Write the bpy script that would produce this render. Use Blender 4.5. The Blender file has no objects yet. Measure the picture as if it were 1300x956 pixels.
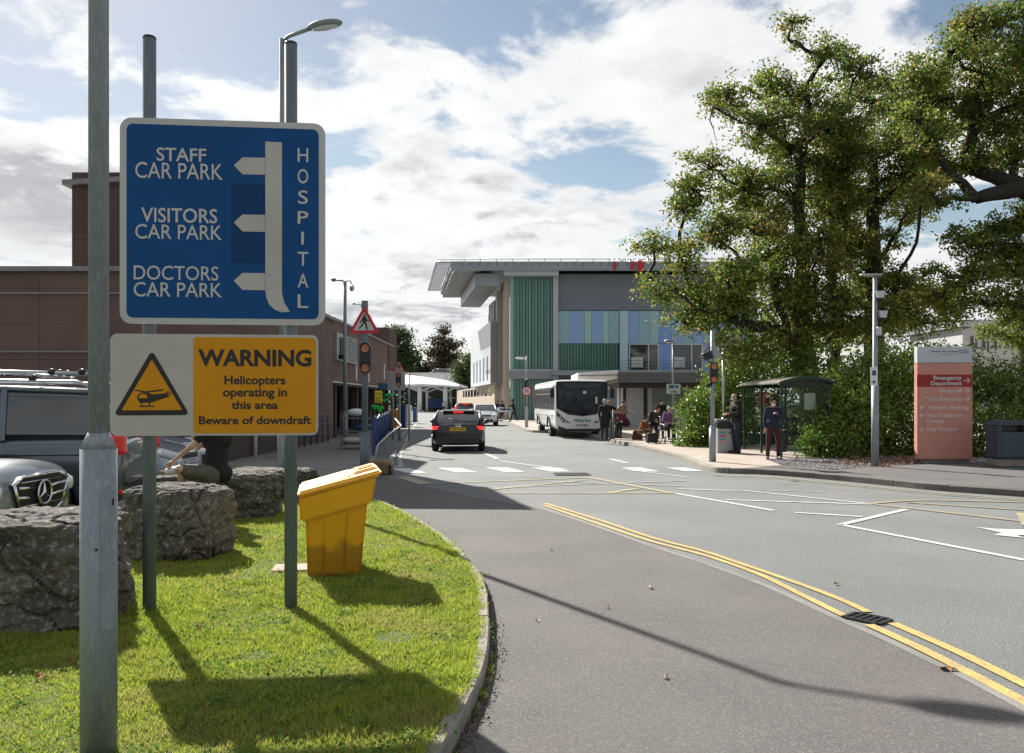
import bpy, bmesh, math, random
import numpy as np
from mathutils import Vector, Matrix, noise
R = math.radians
PI = math.pi
F, CX, HY, CH = 1050.0, 650.0, 510.0, 1.63
SUN_AZ = (-0.523, 0.852)      # horizontal direction towards the sun
SUN_EL = R(36.5)

def g(px, py, z=0.0):
    """ground point (x, y) at height z seen at a pixel of the 1300 px wide photograph"""
    Y = F * (CH - z) / (py - HY)
    return ((px - CX) / F * Y, Y)
def at(px, py, Y):
    return Vector(((px - CX) / F * Y, Y, CH - (py - HY) / F * Y))

sc = bpy.context.scene
col = sc.collection
rng = random.Random(7)

# ------------------------------------------------------------------ materials
def nodes_of(m):
    m.use_nodes = True
    nt = m.node_tree
    return nt, nt.nodes, nt.links

def mat(name, c1, c2=None, scale=4.0, rough=0.6, metal=0.0, bump=0.0, bscale=60.0, speck=None, sscale=200.0,
        coat=0.0, emit=None, estr=0.0, trans=0.0, spec=0.5, stretch=None, contrast=(0.35, 0.65), alpha=1.0, c3=None, s3=0.6):
    m = bpy.data.materials.new(name)
    nt, N, L = nodes_of(m)
    b = N['Principled BSDF']
    b.inputs['Roughness'].default_value = rough
    b.inputs['Metallic'].default_value = metal
    b.inputs['Specular IOR Level'].default_value = spec
    b.inputs['Coat Weight'].default_value = coat
    b.inputs['Alpha'].default_value = alpha
    if trans: b.inputs['Transmission Weight'].default_value = trans
    b.inputs['Base Color'].default_value = (*c1, 1)
    tc = N.new('ShaderNodeTexCoord')
    src = tc.outputs['Object']
    if stretch:
        mp = N.new('ShaderNodeMapping'); mp.inputs['Scale'].default_value = stretch
        L.new(src, mp.inputs['Vector']); src = mp.outputs['Vector']
    out = None
    def mixc(a, bcol, fac):
        mx = N.new('ShaderNodeMix'); mx.data_type = 'RGBA'
        if isinstance(a, tuple): mx.inputs[6].default_value = (*a, 1)
        else: L.new(a, mx.inputs[6])
        mx.inputs[7].default_value = (*bcol, 1)
        L.new(fac, mx.inputs[0])
        return mx.outputs[2]
    def nz(sca, det=6.0, lo=contrast[0], hi=contrast[1], ro=0.6):
        n = N.new('ShaderNodeTexNoise'); n.inputs['Scale'].default_value = sca
        n.inputs['Detail'].default_value = det; n.inputs['Roughness'].default_value = ro
        L.new(src, n.inputs['Vector'])
        r = N.new('ShaderNodeMapRange'); r.inputs[1].default_value = lo; r.inputs[2].default_value = hi
        L.new(n.outputs['Fac'], r.inputs[0])
        return r.outputs[0], n.outputs['Fac']
    cur = c1
    if c2 is not None:
        f, _ = nz(scale); cur = mixc(cur, c2, f)
    if c3 is not None:
        f, _ = nz(s3, lo=0.5, hi=0.72); cur = mixc(cur, c3, f)
    if speck is not None:
        f, _ = nz(sscale, 3.0, 0.52, 0.7); cur = mixc(cur, speck, f)
    if not isinstance(cur, tuple):
        L.new(cur, b.inputs['Base Color'])
    if bump:
        _, h = nz(bscale)
        bp = N.new('ShaderNodeBump'); bp.inputs['Strength'].default_value = min(1, bump); bp.inputs['Distance'].default_value = 0.02
        L.new(h, bp.inputs['Height']); L.new(bp.outputs[0], b.inputs['Normal'])
    if emit:
        b.inputs['Emission Color'].default_value = (*emit, 1); b.inputs['Emission Strength'].default_value = estr
    return m

def leafmat(name, cols, rough=0.5, transl=0.45, spec=0.4, mottle=None):
    """leaf colour varies from leaf to leaf"""
    m = bpy.data.materials.new(name)
    nt, N, L = nodes_of(m)
    b = N['Principled BSDF']; b.inputs['Roughness'].default_value = rough; b.inputs['Specular IOR Level'].default_value = spec
    ge = N.new('ShaderNodeNewGeometry')
    rp = N.new('ShaderNodeValToRGB')
    e = rp.color_ramp.elements
    while len(e) < len(cols): e.new(0.5)
    for i, (p, c) in enumerate(cols):
        e[i].position = p; e[i].color = (*c, 1)
    L.new(ge.outputs['Random Per Island'], rp.inputs[0])
    out = rp.outputs[0]
    if mottle:
        tc = N.new('ShaderNodeTexCoord'); n = N.new('ShaderNodeTexNoise'); n.inputs['Scale'].default_value = mottle[1]; n.inputs['Detail'].default_value = 3
        L.new(tc.outputs['Object'], n.inputs['Vector'])
        r = N.new('ShaderNodeMapRange'); r.inputs[1].default_value = 0.5; r.inputs[2].default_value = 0.68; r.inputs[4].default_value = mottle[2]
        L.new(n.outputs['Fac'], r.inputs[0])
        mx = N.new('ShaderNodeMix'); mx.data_type = 'RGBA'; L.new(r.outputs[0], mx.inputs[0]); L.new(out, mx.inputs[6]); mx.inputs[7].default_value = (*mottle[0], 1)
        out = mx.outputs[2]
    L.new(out, b.inputs['Base Color'])
    t = N.new('ShaderNodeBsdfTranslucent')
    L.new(out, t.inputs['Color'])
    mix = N.new('ShaderNodeMixShader'); mix.inputs[0].default_value = transl
    L.new(b.outputs[0], mix.inputs[1]); L.new(t.outputs[0], mix.inputs[2])
    L.new(mix.outputs[0], N['Material Output'].inputs['Surface'])
    return m

def brickmat(name, c1, c2, mortar, bw=0.225, bh=0.075, axis='XZ', bump=0.4, msize=0.01, off=0.5):
    m = bpy.data.materials.new(name)
    nt, N, L = nodes_of(m)
    b = N['Principled BSDF']; b.inputs['Roughness'].default_value = 0.85
    tc = N.new('ShaderNodeTexCoord'); sp = N.new('ShaderNodeSeparateXYZ'); cb = N.new('ShaderNodeCombineXYZ')
    L.new(tc.outputs['Object'], sp.inputs[0])
    ad = N.new('ShaderNodeMath'); ad.operation = 'ADD'
    L.new(sp.outputs[0], ad.inputs[0]); L.new(sp.outputs[1], ad.inputs[1])
    L.new(ad.outputs[0], cb.inputs[0]); L.new(sp.outputs[2], cb.inputs[1])
    bt = N.new('ShaderNodeTexBrick')
    bt.inputs['Color1'].default_value = (*c1, 1); bt.inputs['Color2'].default_value = (*c2, 1); bt.inputs['Mortar'].default_value = (*mortar, 1)
    bt.inputs['Scale'].default_value = 1.0; bt.inputs['Brick Width'].default_value = bw; bt.inputs['Row Height'].default_value = bh
    bt.inputs['Mortar Size'].default_value = msize; bt.inputs['Bias'].default_value = 0.0
    bt.offset = off
    L.new(cb.outputs[0], bt.inputs['Vector'])
    n = N.new('ShaderNodeTexNoise'); n.inputs['Scale'].default_value = 1.2; n.inputs['Detail'].default_value = 8
    L.new(tc.outputs['Object'], n.inputs['Vector'])
    mx = N.new('ShaderNodeMix'); mx.data_type = 'RGBA'; mx.blend_type = 'MULTIPLY'; mx.inputs[0].default_value = 0.5
    r = N.new('ShaderNodeMapRange'); r.inputs[1].default_value = 0.3; r.inputs[2].default_value = 0.7; r.inputs[3].default_value = 0.6; r.inputs[4].default_value = 1.2
    L.new(n.outputs['Fac'], r.inputs[0]); L.new(bt.outputs['Color'], mx.inputs[6]); L.new(r.outputs[0], mx.inputs[7])
    L.new(mx.outputs[2], b.inputs['Base Color'])
    bp = N.new('ShaderNodeBump'); bp.inputs['Strength'].default_value = bump; bp.inputs['Distance'].default_value = 0.01; bp.invert = True
    L.new(bt.outputs['Fac'], bp.inputs['Height']); L.new(bp.outputs[0], b.inputs['Normal'])
    return m

# ------------------------------------------------------------------ tagging
def tag(o, label=None, cat=None, group=None, kind=None):
    if label: o['label'] = label
    if cat: o['category'] = cat
    if group: o['group'] = group
    if kind: o['kind'] = kind
    return o

def root(name, loc, label, cat, group=None, rz=0.0):
    o = bpy.data.objects.new(name, None); col.objects.link(o)
    o.location = Vector((loc[0], loc[1], loc[2] if len(loc) > 2 else 0)); o.rotation_euler = (0, 0, rz)
    o.empty_display_size = 0.2
    return tag(o, label, cat, group)

def link(name, me, parent=None, world=False):
    o = bpy.data.objects.new(name, me); col.objects.link(o)
    if parent is not None:
        o.parent = parent
        if world:
            w = Vector((0, 0, 0)); p = parent
            while p is not None: w += Vector(p.location); p = p.parent
            o.location = -w
    return o

def copy_tree(o, loc=None, rz=None, label=None, group=None, parent=None):
    c = o.copy(); col.objects.link(c)
    if parent is not None: c.parent = parent
    if loc is not None: c.location = loc
    if rz is not None: c.rotation_euler = (0, 0, rz)
    if label: c['label'] = label
    if group: c['group'] = group
    for ch in list(o.children): copy_tree(ch, parent=c)
    return c

# ------------------------------------------------------------------ mesh collector
class MB:
    def __init__(s): s.v = []; s.f = []; s.mi = []; s.sm = []
    def add(s, vs, fs, mi=0, smooth=False):
        b = len(s.v); s.v += [tuple(v) for v in vs]
        for f in fs: s.f.append(tuple(b + i for i in f)); s.mi.append(mi); s.sm.append(smooth)
        return s
    def box(s, c, d, mi=0, rz=0.0, M=None, bev=0.0):
        hx, hy, hz = d[0]/2, d[1]/2, d[2]/2
        if bev > 0:
            bm = bmesh.new(); bmesh.ops.create_cube(bm, size=1)
            for v in bm.verts: v.co = Vector((v.co.x*d[0], v.co.y*d[1], v.co.z*d[2]))
            bmesh.ops.bevel(bm, geom=list(bm.edges), offset=min(bev, min(d)*0.45), segments=2, affect='EDGES', profile=0.5)
            vs = [v.co.copy() for v in bm.verts]; fs = [[v.index for v in f.verts] for f in bm.faces]; bm.free()
        else:
            vs = [Vector((x, y, z)) for z in (-hz, hz) for y in (-hy, hy) for x in (-hx, hx)]
            fs = [(0,2,3,1),(4,5,7,6),(0,1,5,4),(2,6,7,3),(0,4,6,2),(1,3,7,5)]
        T = Matrix.Translation(Vector(c)) @ (Matrix.Rotation(rz, 4, 'Z') if M is None else M)
        return s.add([T @ v for v in vs], fs, mi)
    def prism(s, pts, z0, z1, mi=0, M=None):
        """extrude a 2D polygon (x, y) from z0 to z1; M maps it into place"""
        n = len(pts)
        a = sum(pts[i][0]*pts[(i+1) % n][1]-pts[(i+1) % n][0]*pts[i][1] for i in range(n))
        if a < 0: pts = list(reversed(pts))
        vs = [Vector((p[0], p[1], z0)) for p in pts] + [Vector((p[0], p[1], z1)) for p in pts]
        if M is not None: vs = [M @ v for v in vs]
        fs = [tuple(reversed(range(n))), tuple(range(n, 2*n))] + [(i, (i+1) % n, n+(i+1) % n, n+i) for i in range(n)]
        return s.add(vs, fs, mi)
    def tube(s, path, rad, n=10, mi=0, smooth=True, cap=True, flat=1.0):
        path = [Vector(p) for p in path]
        rads = rad if isinstance(rad, (list, tuple)) else [rad]*len(path)
        vs = []; fs = []
        up = None
        for i, p in enumerate(path):
            t = (path[min(i+1, len(path)-1)] - path[max(i-1, 0)])
            if t.length < 1e-9: t = Vector((0, 0, 1))
            t.normalize()
            if up is None:
                up = Vector((0, 0, 1)) if abs(t.z) < 0.9 else Vector((1, 0, 0))
            a = up - t*up.dot(t)
            if a.length < 1e-6: a = t.orthogonal()
            a.normalize(); up = a
            b = t.cross(a)
            for k in range(n):
                an = 2*PI*k/n
                vs.append(p + (a*math.cos(an) + b*math.sin(an)*flat)*rads[i])
        for i in range(len(path)-1):
            for k in range(n):
                fs.append((i*n+k, i*n+(k+1) % n, (i+1)*n+(k+1) % n, (i+1)*n+k))
        s.add(vs, fs, mi, smooth)
        if cap:
            b = len(s.v) - len(vs)
            s.f.append(tuple(b+k for k in reversed(range(n)))); s.mi.append(mi); s.sm.append(False)
            s.f.append(tuple(b+(len(path)-1)*n+k for k in range(n))); s.mi.append(mi); s.sm.append(False)
        return s
    def cyl(s, p0, p1, r0, r1=None, n=16, mi=0, smooth=True):
        return s.tube([p0, p1], [r0, r0 if r1 is None else r1], n, mi, smooth)
    def ell(s, c, r, n=12, mi=0, M=None):
        vs = []; fs = []
        m = max(4, n//2+1)
        if not isinstance(r, (tuple, list)): r = (r, r, r)
        for j in range(m+1):
            th = PI*j/m
            for i in range(n):
                v = Vector((math.sin(th)*math.cos(2*PI*i/n)*r[0], math.sin(th)*math.sin(2*PI*i/n)*r[1], math.cos(th)*r[2]))
                if M is not None: v = M @ v
                vs.append(v + Vector(c))
        for j in range(m):
            for i in range(n):
                fs.append((j*n+i, (j+1)*n+i, (j+1)*n+(i+1) % n, j*n+(i+1) % n))
        return s.add(vs, fs, mi, True)
    def quad(s, a, b, c, d, mi=0): return s.add([a, b, c, d], [(0, 1, 2, 3)], mi)
    def mesh(s, name, mats):
        me = bpy.data.meshes.new(name)
        me.from_pydata([tuple(v) for v in s.v], [], s.f)
        if not isinstance(mats, (list, tuple)): mats = [mats]
        for m in mats: me.materials.append(m)
        me.polygons.foreach_set('material_index', s.mi)
        me.polygons.foreach_set('use_smooth', s.sm)
        me.update()
        return me
    def build(s, name, mats, parent=None, world=False):
        return link(name, s.mesh(name, mats), parent, world)

def rrect(x0, y0, x1, y1, r, n=6):
    pts = []
    for cx, cy, a0 in ((x1-r, y1-r, 0), (x0+r, y1-r, 90), (x0+r, y0+r, 180), (x1-r, y0+r, 270)):
        for k in range(n+1):
            a = R(a0 + 90*k/n); pts.append((cx+r*math.cos(a), cy+r*math.sin(a)))
    return pts

def apply_mods(o, name=None):
    dg = bpy.context.evaluated_depsgraph_get(); dg.update()
    me = bpy.data.meshes.new_from_object(o.evaluated_get(dg))
    return me

def text_mesh(txt, bold=0.0, spacing=1.0):
    cu = bpy.data.curves.new('t', 'FONT'); cu.body = txt; cu.size = 1.0; cu.offset = bold; cu.space_character = spacing
    cu.resolution_u = 4; cu.align_x = 'LEFT'
    o = bpy.data.objects.new('t', cu); col.objects.link(o)
    me = apply_mods(o)
    vs = [v.co.copy() for v in me.vertices]; fs = [tuple(p.vertices) for p in me.polygons]
    bpy.data.objects.remove(o); bpy.data.curves.remove(cu); bpy.data.meshes.remove(me)
    return vs, fs

def fit_text(mb, txt, x0, x1, y0, y1, M, mi=0, bold=0.0, thick=0.0):
    """flat lettering filling the box x0..x1, y0..y1 of the plane M"""
    vs, fs = text_mesh(txt, bold)
    ax = min(v.x for v in vs); bx = max(v.x for v in vs); ay = min(v.y for v in vs); by = max(v.y for v in vs)
    out = [M @ Vector((x0 + (v.x-ax)/(bx-ax)*(x1-x0), y0 + (v.y-ay)/(by-ay)*(y1-y0), thick)) for v in vs]
    mb.add(out, fs, mi)

# ------------------------------------------------------------------ foliage
def leaf_mesh(name, pos, size, material, seed=1, droop=0.3, wide=0.55, normals=None, extra=None):
    """one folded leaf (two triangles sharing the midrib) per point"""
    r = np.random.default_rng(seed)
    n = len(pos)
    d = r.normal(size=(n, 3)); d[:, 2] -= droop; d /= np.linalg.norm(d, axis=1)[:, None]
    if normals is not None:
        d = d*0.8 + normals; d /= np.linalg.norm(d, axis=1)[:, None]
    e = r.normal(size=(n, 3)); e[:, 2] *= 0.5
    s = np.cross(d, e); s /= np.linalg.norm(s, axis=1)[:, None] + 1e-9
    up = np.cross(s, d)
    L = (size * r.uniform(0.65, 1.25, n))[:, None]
    p = pos
    a = p; b = p + d*L*0.5 + s*L*wide*0.5 + up*L*0.08; c = p + d*L; e2 = p + d*L*0.5 - s*L*wide*0.5 + up*L*0.08
    V = np.stack([a, b, c, e2], 1).reshape(-1, 3)
    me = bpy.data.meshes.new(name)
    me.vertices.add(n*4); me.vertices.foreach_set('co', V.ravel().astype(np.float32))
    me.loops.add(n*4); me.polygons.add(n)
    me.loops.foreach_set('vertex_index', np.arange(n*4, dtype=np.int32))
    me.polygons.foreach_set('loop_start', np.arange(0, n*4, 4, dtype=np.int32))
    try: me.polygons.foreach_set('loop_total', np.full(n, 4, dtype=np.int32))
    except Exception: pass
    me.materials.append(material)
    me.update(calc_edges=True)
    return me

def split_blobs(blobs, seed, k=(7, 11), f=(0.26, 0.42)):
    # break each crown mass into smaller flattened leaf pads with open space between them
    r = random.Random(seed); out = []
    for (x, y, z, a, b, c) in blobs:
        m = r.randint(*k)
        for i in range(m):
            u = Vector((r.gauss(0, 1), r.gauss(0, 1), r.gauss(0, 1))).normalized()*r.uniform(0.45, 1.0)
            s = r.uniform(*f)
            out.append((x+u.x*a, y+u.y*b, z+u.z*c, a*s*1.25, b*s*1.1, c*s*0.85))
    return out

def clump_points(blobs, n, seed, sprig=0.28, per=14, shell=0.55):
    """leaf positions gathered in sprigs inside ellipsoids (cx,cy,cz,rx,ry,rz); gaps stay open between sprigs"""
    r = np.random.default_rng(seed)
    vol = np.array([b[3]*b[4]*b[5] for b in blobs])**0.75; vol /= vol.sum()
    k = max(1, n//per)
    idx = r.choice(len(blobs), k, p=vol)
    B = np.array(blobs)[idx]
    u = r.normal(size=(k, 3)); u /= np.linalg.norm(u, axis=1)[:, None]
    rad = r.uniform(shell**3, 1.0, k)**(1/3) * (1 + 0.18*r.normal(size=k))
    # irregular outline: push in and out with a direction noise
    ph = r.uniform(0, 6.28, (len(blobs), 3))[idx]
    rad *= 1 + 0.22*np.sin(u[:, 0]*5+ph[:, 0]) * np.sin(u[:, 1]*6+ph[:, 1]) + 0.15*np.sin(u[:, 2]*9+ph[:, 2])
    cen = B[:, :3] + u*rad[:, None]*B[:, 3:6]
    pos = np.repeat(cen, per, 0)
    off = r.normal(size=(k*per, 3)); off[:, 2] *= 0.6
    sp = np.repeat(r.uniform(0.5, 1.4, k), per)[:, None]
    pos = pos + off*sprig*sp*0.6
    return pos, cen
# ------------------------------------------------------------------ world, sun, camera
w = bpy.data.worlds.new('World'); sc.world = w; w.use_nodes = True
nt = w.node_tree; N = nt.nodes; L = nt.links
bg = N['Background']; bg.inputs['Strength'].default_value = 0.058
sky = N.new('ShaderNodeTexSky'); sky.sky_type = 'NISHITA'; sky.sun_disc = False
sky.sun_elevation = SUN_EL; sky.sun_rotation = math.atan2(SUN_AZ[0], SUN_AZ[1]); sky.air_density = 1.0; sky.dust_density = 0.25; sky.ozone_density = 2.0
tc = N.new('ShaderNodeTexCoord'); D = tc.outputs['Generated']
sep = N.new('ShaderNodeSeparateXYZ'); L.new(D, sep.inputs[0])
def mth(op, a, b=None, c=None, clamp=False):
    m = N.new('ShaderNodeMath'); m.operation = op; m.use_clamp = clamp
    for i, x in enumerate((a, b, c)):
        if x is None: continue
        if isinstance(x, (int, float)): m.inputs[i].default_value = x
        else: L.new(x, m.inputs[i])
    return m.outputs[0]
zz = mth('MAXIMUM', sep.outputs[2], 0.0)
den = mth('ADD', zz, 0.16)
cx_ = mth('DIVIDE', sep.outputs[0], den); cy_ = mth('DIVIDE', sep.outputs[1], den)
cv = N.new('ShaderNodeCombineXYZ'); L.new(cx_, cv.inputs[0]); L.new(cy_, cv.inputs[1]); cv.inputs[2].default_value = 3.7
def noi(scale, det, rough, vec, dist=0.0):
    n = N.new('ShaderNodeTexNoise'); n.inputs['Scale'].default_value = scale; n.inputs['Detail'].default_value = det
    n.inputs['Roughness'].default_value = rough; n.inputs['Distortion'].default_value = dist; L.new(vec, n.inputs['Vector']); return n.outputs['Fac']
def mrange(x, a, b, c=0.0, d=1.0, smooth=True):
    r = N.new('ShaderNodeMapRange'); r.interpolation_type = 'SMOOTHSTEP' if smooth else 'LINEAR'
    L.new(x, r.inputs[0])
    for i, v in zip((1, 2, 3, 4), (a, b, c, d)): r.inputs[i].default_value = v
    return r.outputs[0]
def dirblob(px, py, rad, rad2):
    d = Vector(((px-CX)/F, 1, (HY-py)/F)).normalized()
    v = N.new('ShaderNodeVectorMath'); v.operation = 'SUBTRACT'; L.new(D, v.inputs[0]); v.inputs[1].default_value = d
    s = N.new('ShaderNodeVectorMath'); s.operation = 'MULTIPLY'; L.new(v.outputs[0], s.inputs[0]); s.inputs[1].default_value = (1, 1, rad/rad2)
    l = N.new('ShaderNodeVectorMath'); l.operation = 'LENGTH'; L.new(s.outputs[0], l.inputs[0])
    return mrange(l.outputs['Value'], 0, rad/F*1.1, 1, 0)
base = noi(2.1, 11, 0.6, cv.outputs[0], 0.25)
cover = mth('ADD', base, 0.045)
for (px, py, r1, r2, a) in ((250, 60, 240, 75, -0.17), (60, 110, 110, 50, -0.10), (770, 215, 120, 30, -0.22), (690, 205, 60, 26, -0.08), (500, 15, 170, 50, -0.17), (1250, 15, 110, 45, -0.2), (1130, 240, 60, 60, -0.06),
                            (60, 230, 220, 120, 0.2), (560, 160, 240, 70, 0.16), (650, 330, 420, 90, 0.13), (850, 90, 200, 70, 0.12), (300, 115, 200, 25, 0.06), (1000, 200, 200, 150, 0.12), (500, 420, 400, 50, 0.15), (1300, 400, 300, 100, 0.2)):
    cover = mth('ADD', cover, mth('MULTIPLY', dirblob(px, py, r1, r2), a))
# masks for the unseen sky overhead and behind, used to set ambient light
overhead_ = mrange(sep.outputs[2], 0.5, 0.75)
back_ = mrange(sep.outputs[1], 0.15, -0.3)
cover = mth('ADD', cover, mth('MULTIPLY', back_, 0.05))
mask = mrange(cover, 0.475, 0.575)
# cloud tone: bright thin edges, grey thick bellies
tone = noi(3.1, 9, 0.62, cv.outputs[0], 0.3)
thick = mrange(cover, 0.55, 0.85)
grey = mth('MULTIPLY', mrange(tone, 0.42, 0.62), mth('ADD', mth('MULTIPLY', thick, 0.75), 0.25), clamp=True)
grey = mth('ADD', grey, mth('MULTIPLY', dirblob(50, 270, 150, 80), 0.75), clamp=True)
grey = mth('ADD', grey, mth('MULTIPLY', dirblob(560, 200, 200, 60), 0.25), clamp=True)
grey = mth('SUBTRACT', grey, mth('MULTIPLY', dirblob(330, 240, 300, 130), 0.3), clamp=True)
grey = mth('SUBTRACT', grey, mth('MULTIPLY', dirblob(830, 90, 330, 130), 0.55), clamp=True)
fine = noi(6.0, 6, 0.65, cv.outputs[0])
lum = mth('ADD', mrange(grey, 0, 1, 8.7, 4.6), mth('MULTIPLY', mth('SUBTRACT', fine, 0.5), 3.0))
sunny = dirblob(150, 200, 700, 500)
lum = mth('MULTIPLY', lum, mth('ADD', 0.95, mth('MULTIPLY', sunny, 0.13)))
# unseen clouds overhead and behind are dimmed to lower the ambient light
lum = mth('MULTIPLY', lum, mth('SUBTRACT', 1.0, mth('MULTIPLY', mth('MAXIMUM', overhead_, back_), 0.38)))
cc = N.new('ShaderNodeCombineXYZ')
L.new(mth('MULTIPLY', lum, 0.985), cc.inputs[0]); L.new(mth('MULTIPLY', lum, 0.995), cc.inputs[1]); L.new(mth('ADD', mth('MULTIPLY', lum, 0.94), 0.5), cc.inputs[2])
skm = N.new('ShaderNodeVectorMath'); skm.operation = 'MULTIPLY'; L.new(sky.outputs[0], skm.inputs[0]); skm.inputs[1].default_value = (1.22, 1.06, 0.88)
mx = N.new('ShaderNodeMix'); mx.data_type = 'RGBA'
L.new(mask, mx.inputs[0]); L.new(skm.outputs[0], mx.inputs[6]); L.new(cc.outputs[0], mx.inputs[7])
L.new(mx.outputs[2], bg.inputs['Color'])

sl = bpy.data.lights.new('sun', 'SUN'); sl.energy = 5.0; sl.angle = R(0.5); sl.color = (1.0, 0.95, 0.86)
so = bpy.data.objects.new('sun', sl); col.objects.link(so)
d = Vector((SUN_AZ[0]*math.cos(SUN_EL), SUN_AZ[1]*math.cos(SUN_EL), math.sin(SUN_EL)))
so.rotation_euler = d.to_track_quat('Z', 'Y').to_euler(); so.location = d*60

cam = bpy.data.cameras.new('camera'); co = bpy.data.objects.new('camera', cam); col.objects.link(co)
co.location = (0, 0, CH); co.rotation_euler = (R(90), 0, 0)
cam.sensor_width = 36; cam.lens = F/1300*36; cam.shift_y = (HY-478)/1300; cam.clip_end = 3000; cam.clip_start = 0.05
sc.camera = co
vs_ = sc.view_settings; vs_.view_transform = 'Standard'; vs_.look = 'None'; vs_.exposure = 0.96; vs_.gamma = 1
sc.display_settings.display_device = 'sRGB'
sc.cycles.max_bounces = 6; sc.cycles.transparent_max_bounces = 12
sc.cycles.use_denoising = True
# ------------------------------------------------------------------ materials used all over
M = {}
M['road'] = mat('road_asphalt', (0.152, 0.16, 0.16), (0.118, 0.125, 0.125), 0.45, rough=0.85, speck=(0.40, 0.405, 0.40), sscale=75, bump=0.5, bscale=160, c3=(0.18, 0.186, 0.185), s3=0.25)
M['pave'] = mat('brown_tarmac', (0.128, 0.12, 0.118), (0.10, 0.093, 0.092), 0.9, rough=0.9, speck=(0.25, 0.23, 0.22), sscale=90, bump=0.5, bscale=190, c3=(0.14, 0.122, 0.118), s3=0.5)
M['kerb'] = mat('kerb_concrete', (0.29, 0.265, 0.225), (0.19, 0.17, 0.145), 3, rough=0.9, bump=0.5, bscale=80, speck=(0.45, 0.43, 0.4), sscale=150)
M['kerb_dark'] = mat('kerb_dark_concrete', (0.18, 0.16, 0.15), (0.11, 0.10, 0.09), 2, rough=0.9, bump=0.4, bscale=80)
M['slab'] = mat('pink_paving', (0.40, 0.34, 0.29), (0.33, 0.28, 0.24), 1.5, rough=0.88, bump=0.3, bscale=120, speck=(0.5, 0.44, 0.38), sscale=90)
M['conc'] = mat('worn_concrete', (0.24, 0.235, 0.22), (0.17, 0.165, 0.15), 1.2, rough=0.9, bump=0.3, bscale=60)
M['white'] = mat('worn_white_paint', (0.72, 0.72, 0.70), (0.5, 0.5, 0.49), 6, rough=0.6, speck=(0.3, 0.3, 0.3), sscale=60)
M['yellow'] = mat('worn_yellow_paint', (0.62, 0.43, 0.13), (0.42, 0.31, 0.13), 5, rough=0.65, speck=(0.2, 0.18, 0.13), sscale=60)
M['faintyellow'] = mat('faded_yellow_paint', (0.42, 0.36, 0.20), (0.26, 0.24, 0.18), 4, rough=0.7, speck=(0.2, 0.2, 0.17), sscale=40)
M['faintwhite'] = mat('faded_white_paint', (0.42, 0.42, 0.41), (0.22, 0.22, 0.22), 5, rough=0.7, speck=(0.2, 0.2, 0.2), sscale=40)
M['soil'] = mat('soil', (0.10, 0.075, 0.05), (0.06, 0.05, 0.035), 4, rough=1, bump=0.7, bscale=30)
M['turf'] = mat('turf', (0.075, 0.115, 0.02), (0.055, 0.085, 0.018), 3, rough=1, bump=0.7, bscale=40, speck=(0.15, 0.14, 0.05), sscale=50)
M['field'] = mat('field', (0.06, 0.08, 0.03), (0.05, 0.06, 0.03), 0.1, rough=1)
M['galv'] = mat('galvanised_steel', (0.27, 0.31, 0.33), (0.20, 0.235, 0.26), 9, rough=0.5, metal=0.15, stretch=(1, 1, 0.25), speck=(0.33, 0.36, 0.38), sscale=70)
M['galvdark'] = mat('weathered_galvanised_steel', (0.165, 0.20, 0.225), (0.11, 0.14, 0.16), 7, rough=0.6, spec=0.3, metal=0.0, stretch=(1, 1, 0.2), speck=(0.19, 0.2, 0.19), sscale=40)
M['black'] = mat('black_plastic', (0.012, 0.012, 0.013), rough=0.4)
M['rubber'] = mat('tyre_rubber', (0.018, 0.018, 0.018), rough=0.85)
M['blackmetal'] = mat('black_metal', (0.02, 0.021, 0.023), (0.03, 0.03, 0.03), 8, rough=0.45)
M['glass'] = mat('dark_window_glass', (0.02, 0.026, 0.028), rough=0.05, spec=0.9, coat=0.6)
M['chrome'] = mat('chrome', (0.75, 0.76, 0.78), rough=0.12, metal=1.0)
M['silver'] = mat('silver_metal', (0.55, 0.56, 0.58), (0.45, 0.46, 0.48), 6, rough=0.35, metal=0.7)
M['clear'] = mat('clear_lens', (0.7, 0.75, 0.78), rough=0.08, spec=0.8, coat=1.0)
M['redlens'] = mat('red_lens', (0.45, 0.008, 0.012), rough=0.12, coat=1.0, emit=(1, 0.03, 0.04), estr=0.06)
M['redlit'] = mat('lit_red_lens', (0.6, 0.01, 0.01), rough=0.2, emit=(1, 0.03, 0.03), estr=0.7)
M['amber'] = mat('amber_lens', (0.55, 0.16, 0.05), (0.42, 0.11, 0.03), 20, rough=0.3, coat=0.6)
M['tarpale'] = mat('grey_tarmac', (0.125, 0.115, 0.115), (0.095, 0.09, 0.09), 1.2, rough=0.92, speck=(0.2, 0.19, 0.19), sscale=120, bump=0.4, bscale=150)
M['whitepaint'] = mat('white_paint', (0.78, 0.78, 0.76), (0.68, 0.68, 0.66), 3, rough=0.5)
M['offwhite'] = mat('sign_white', (0.52, 0.53, 0.52), (0.45, 0.46, 0.45), 2, rough=0.5)

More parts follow.
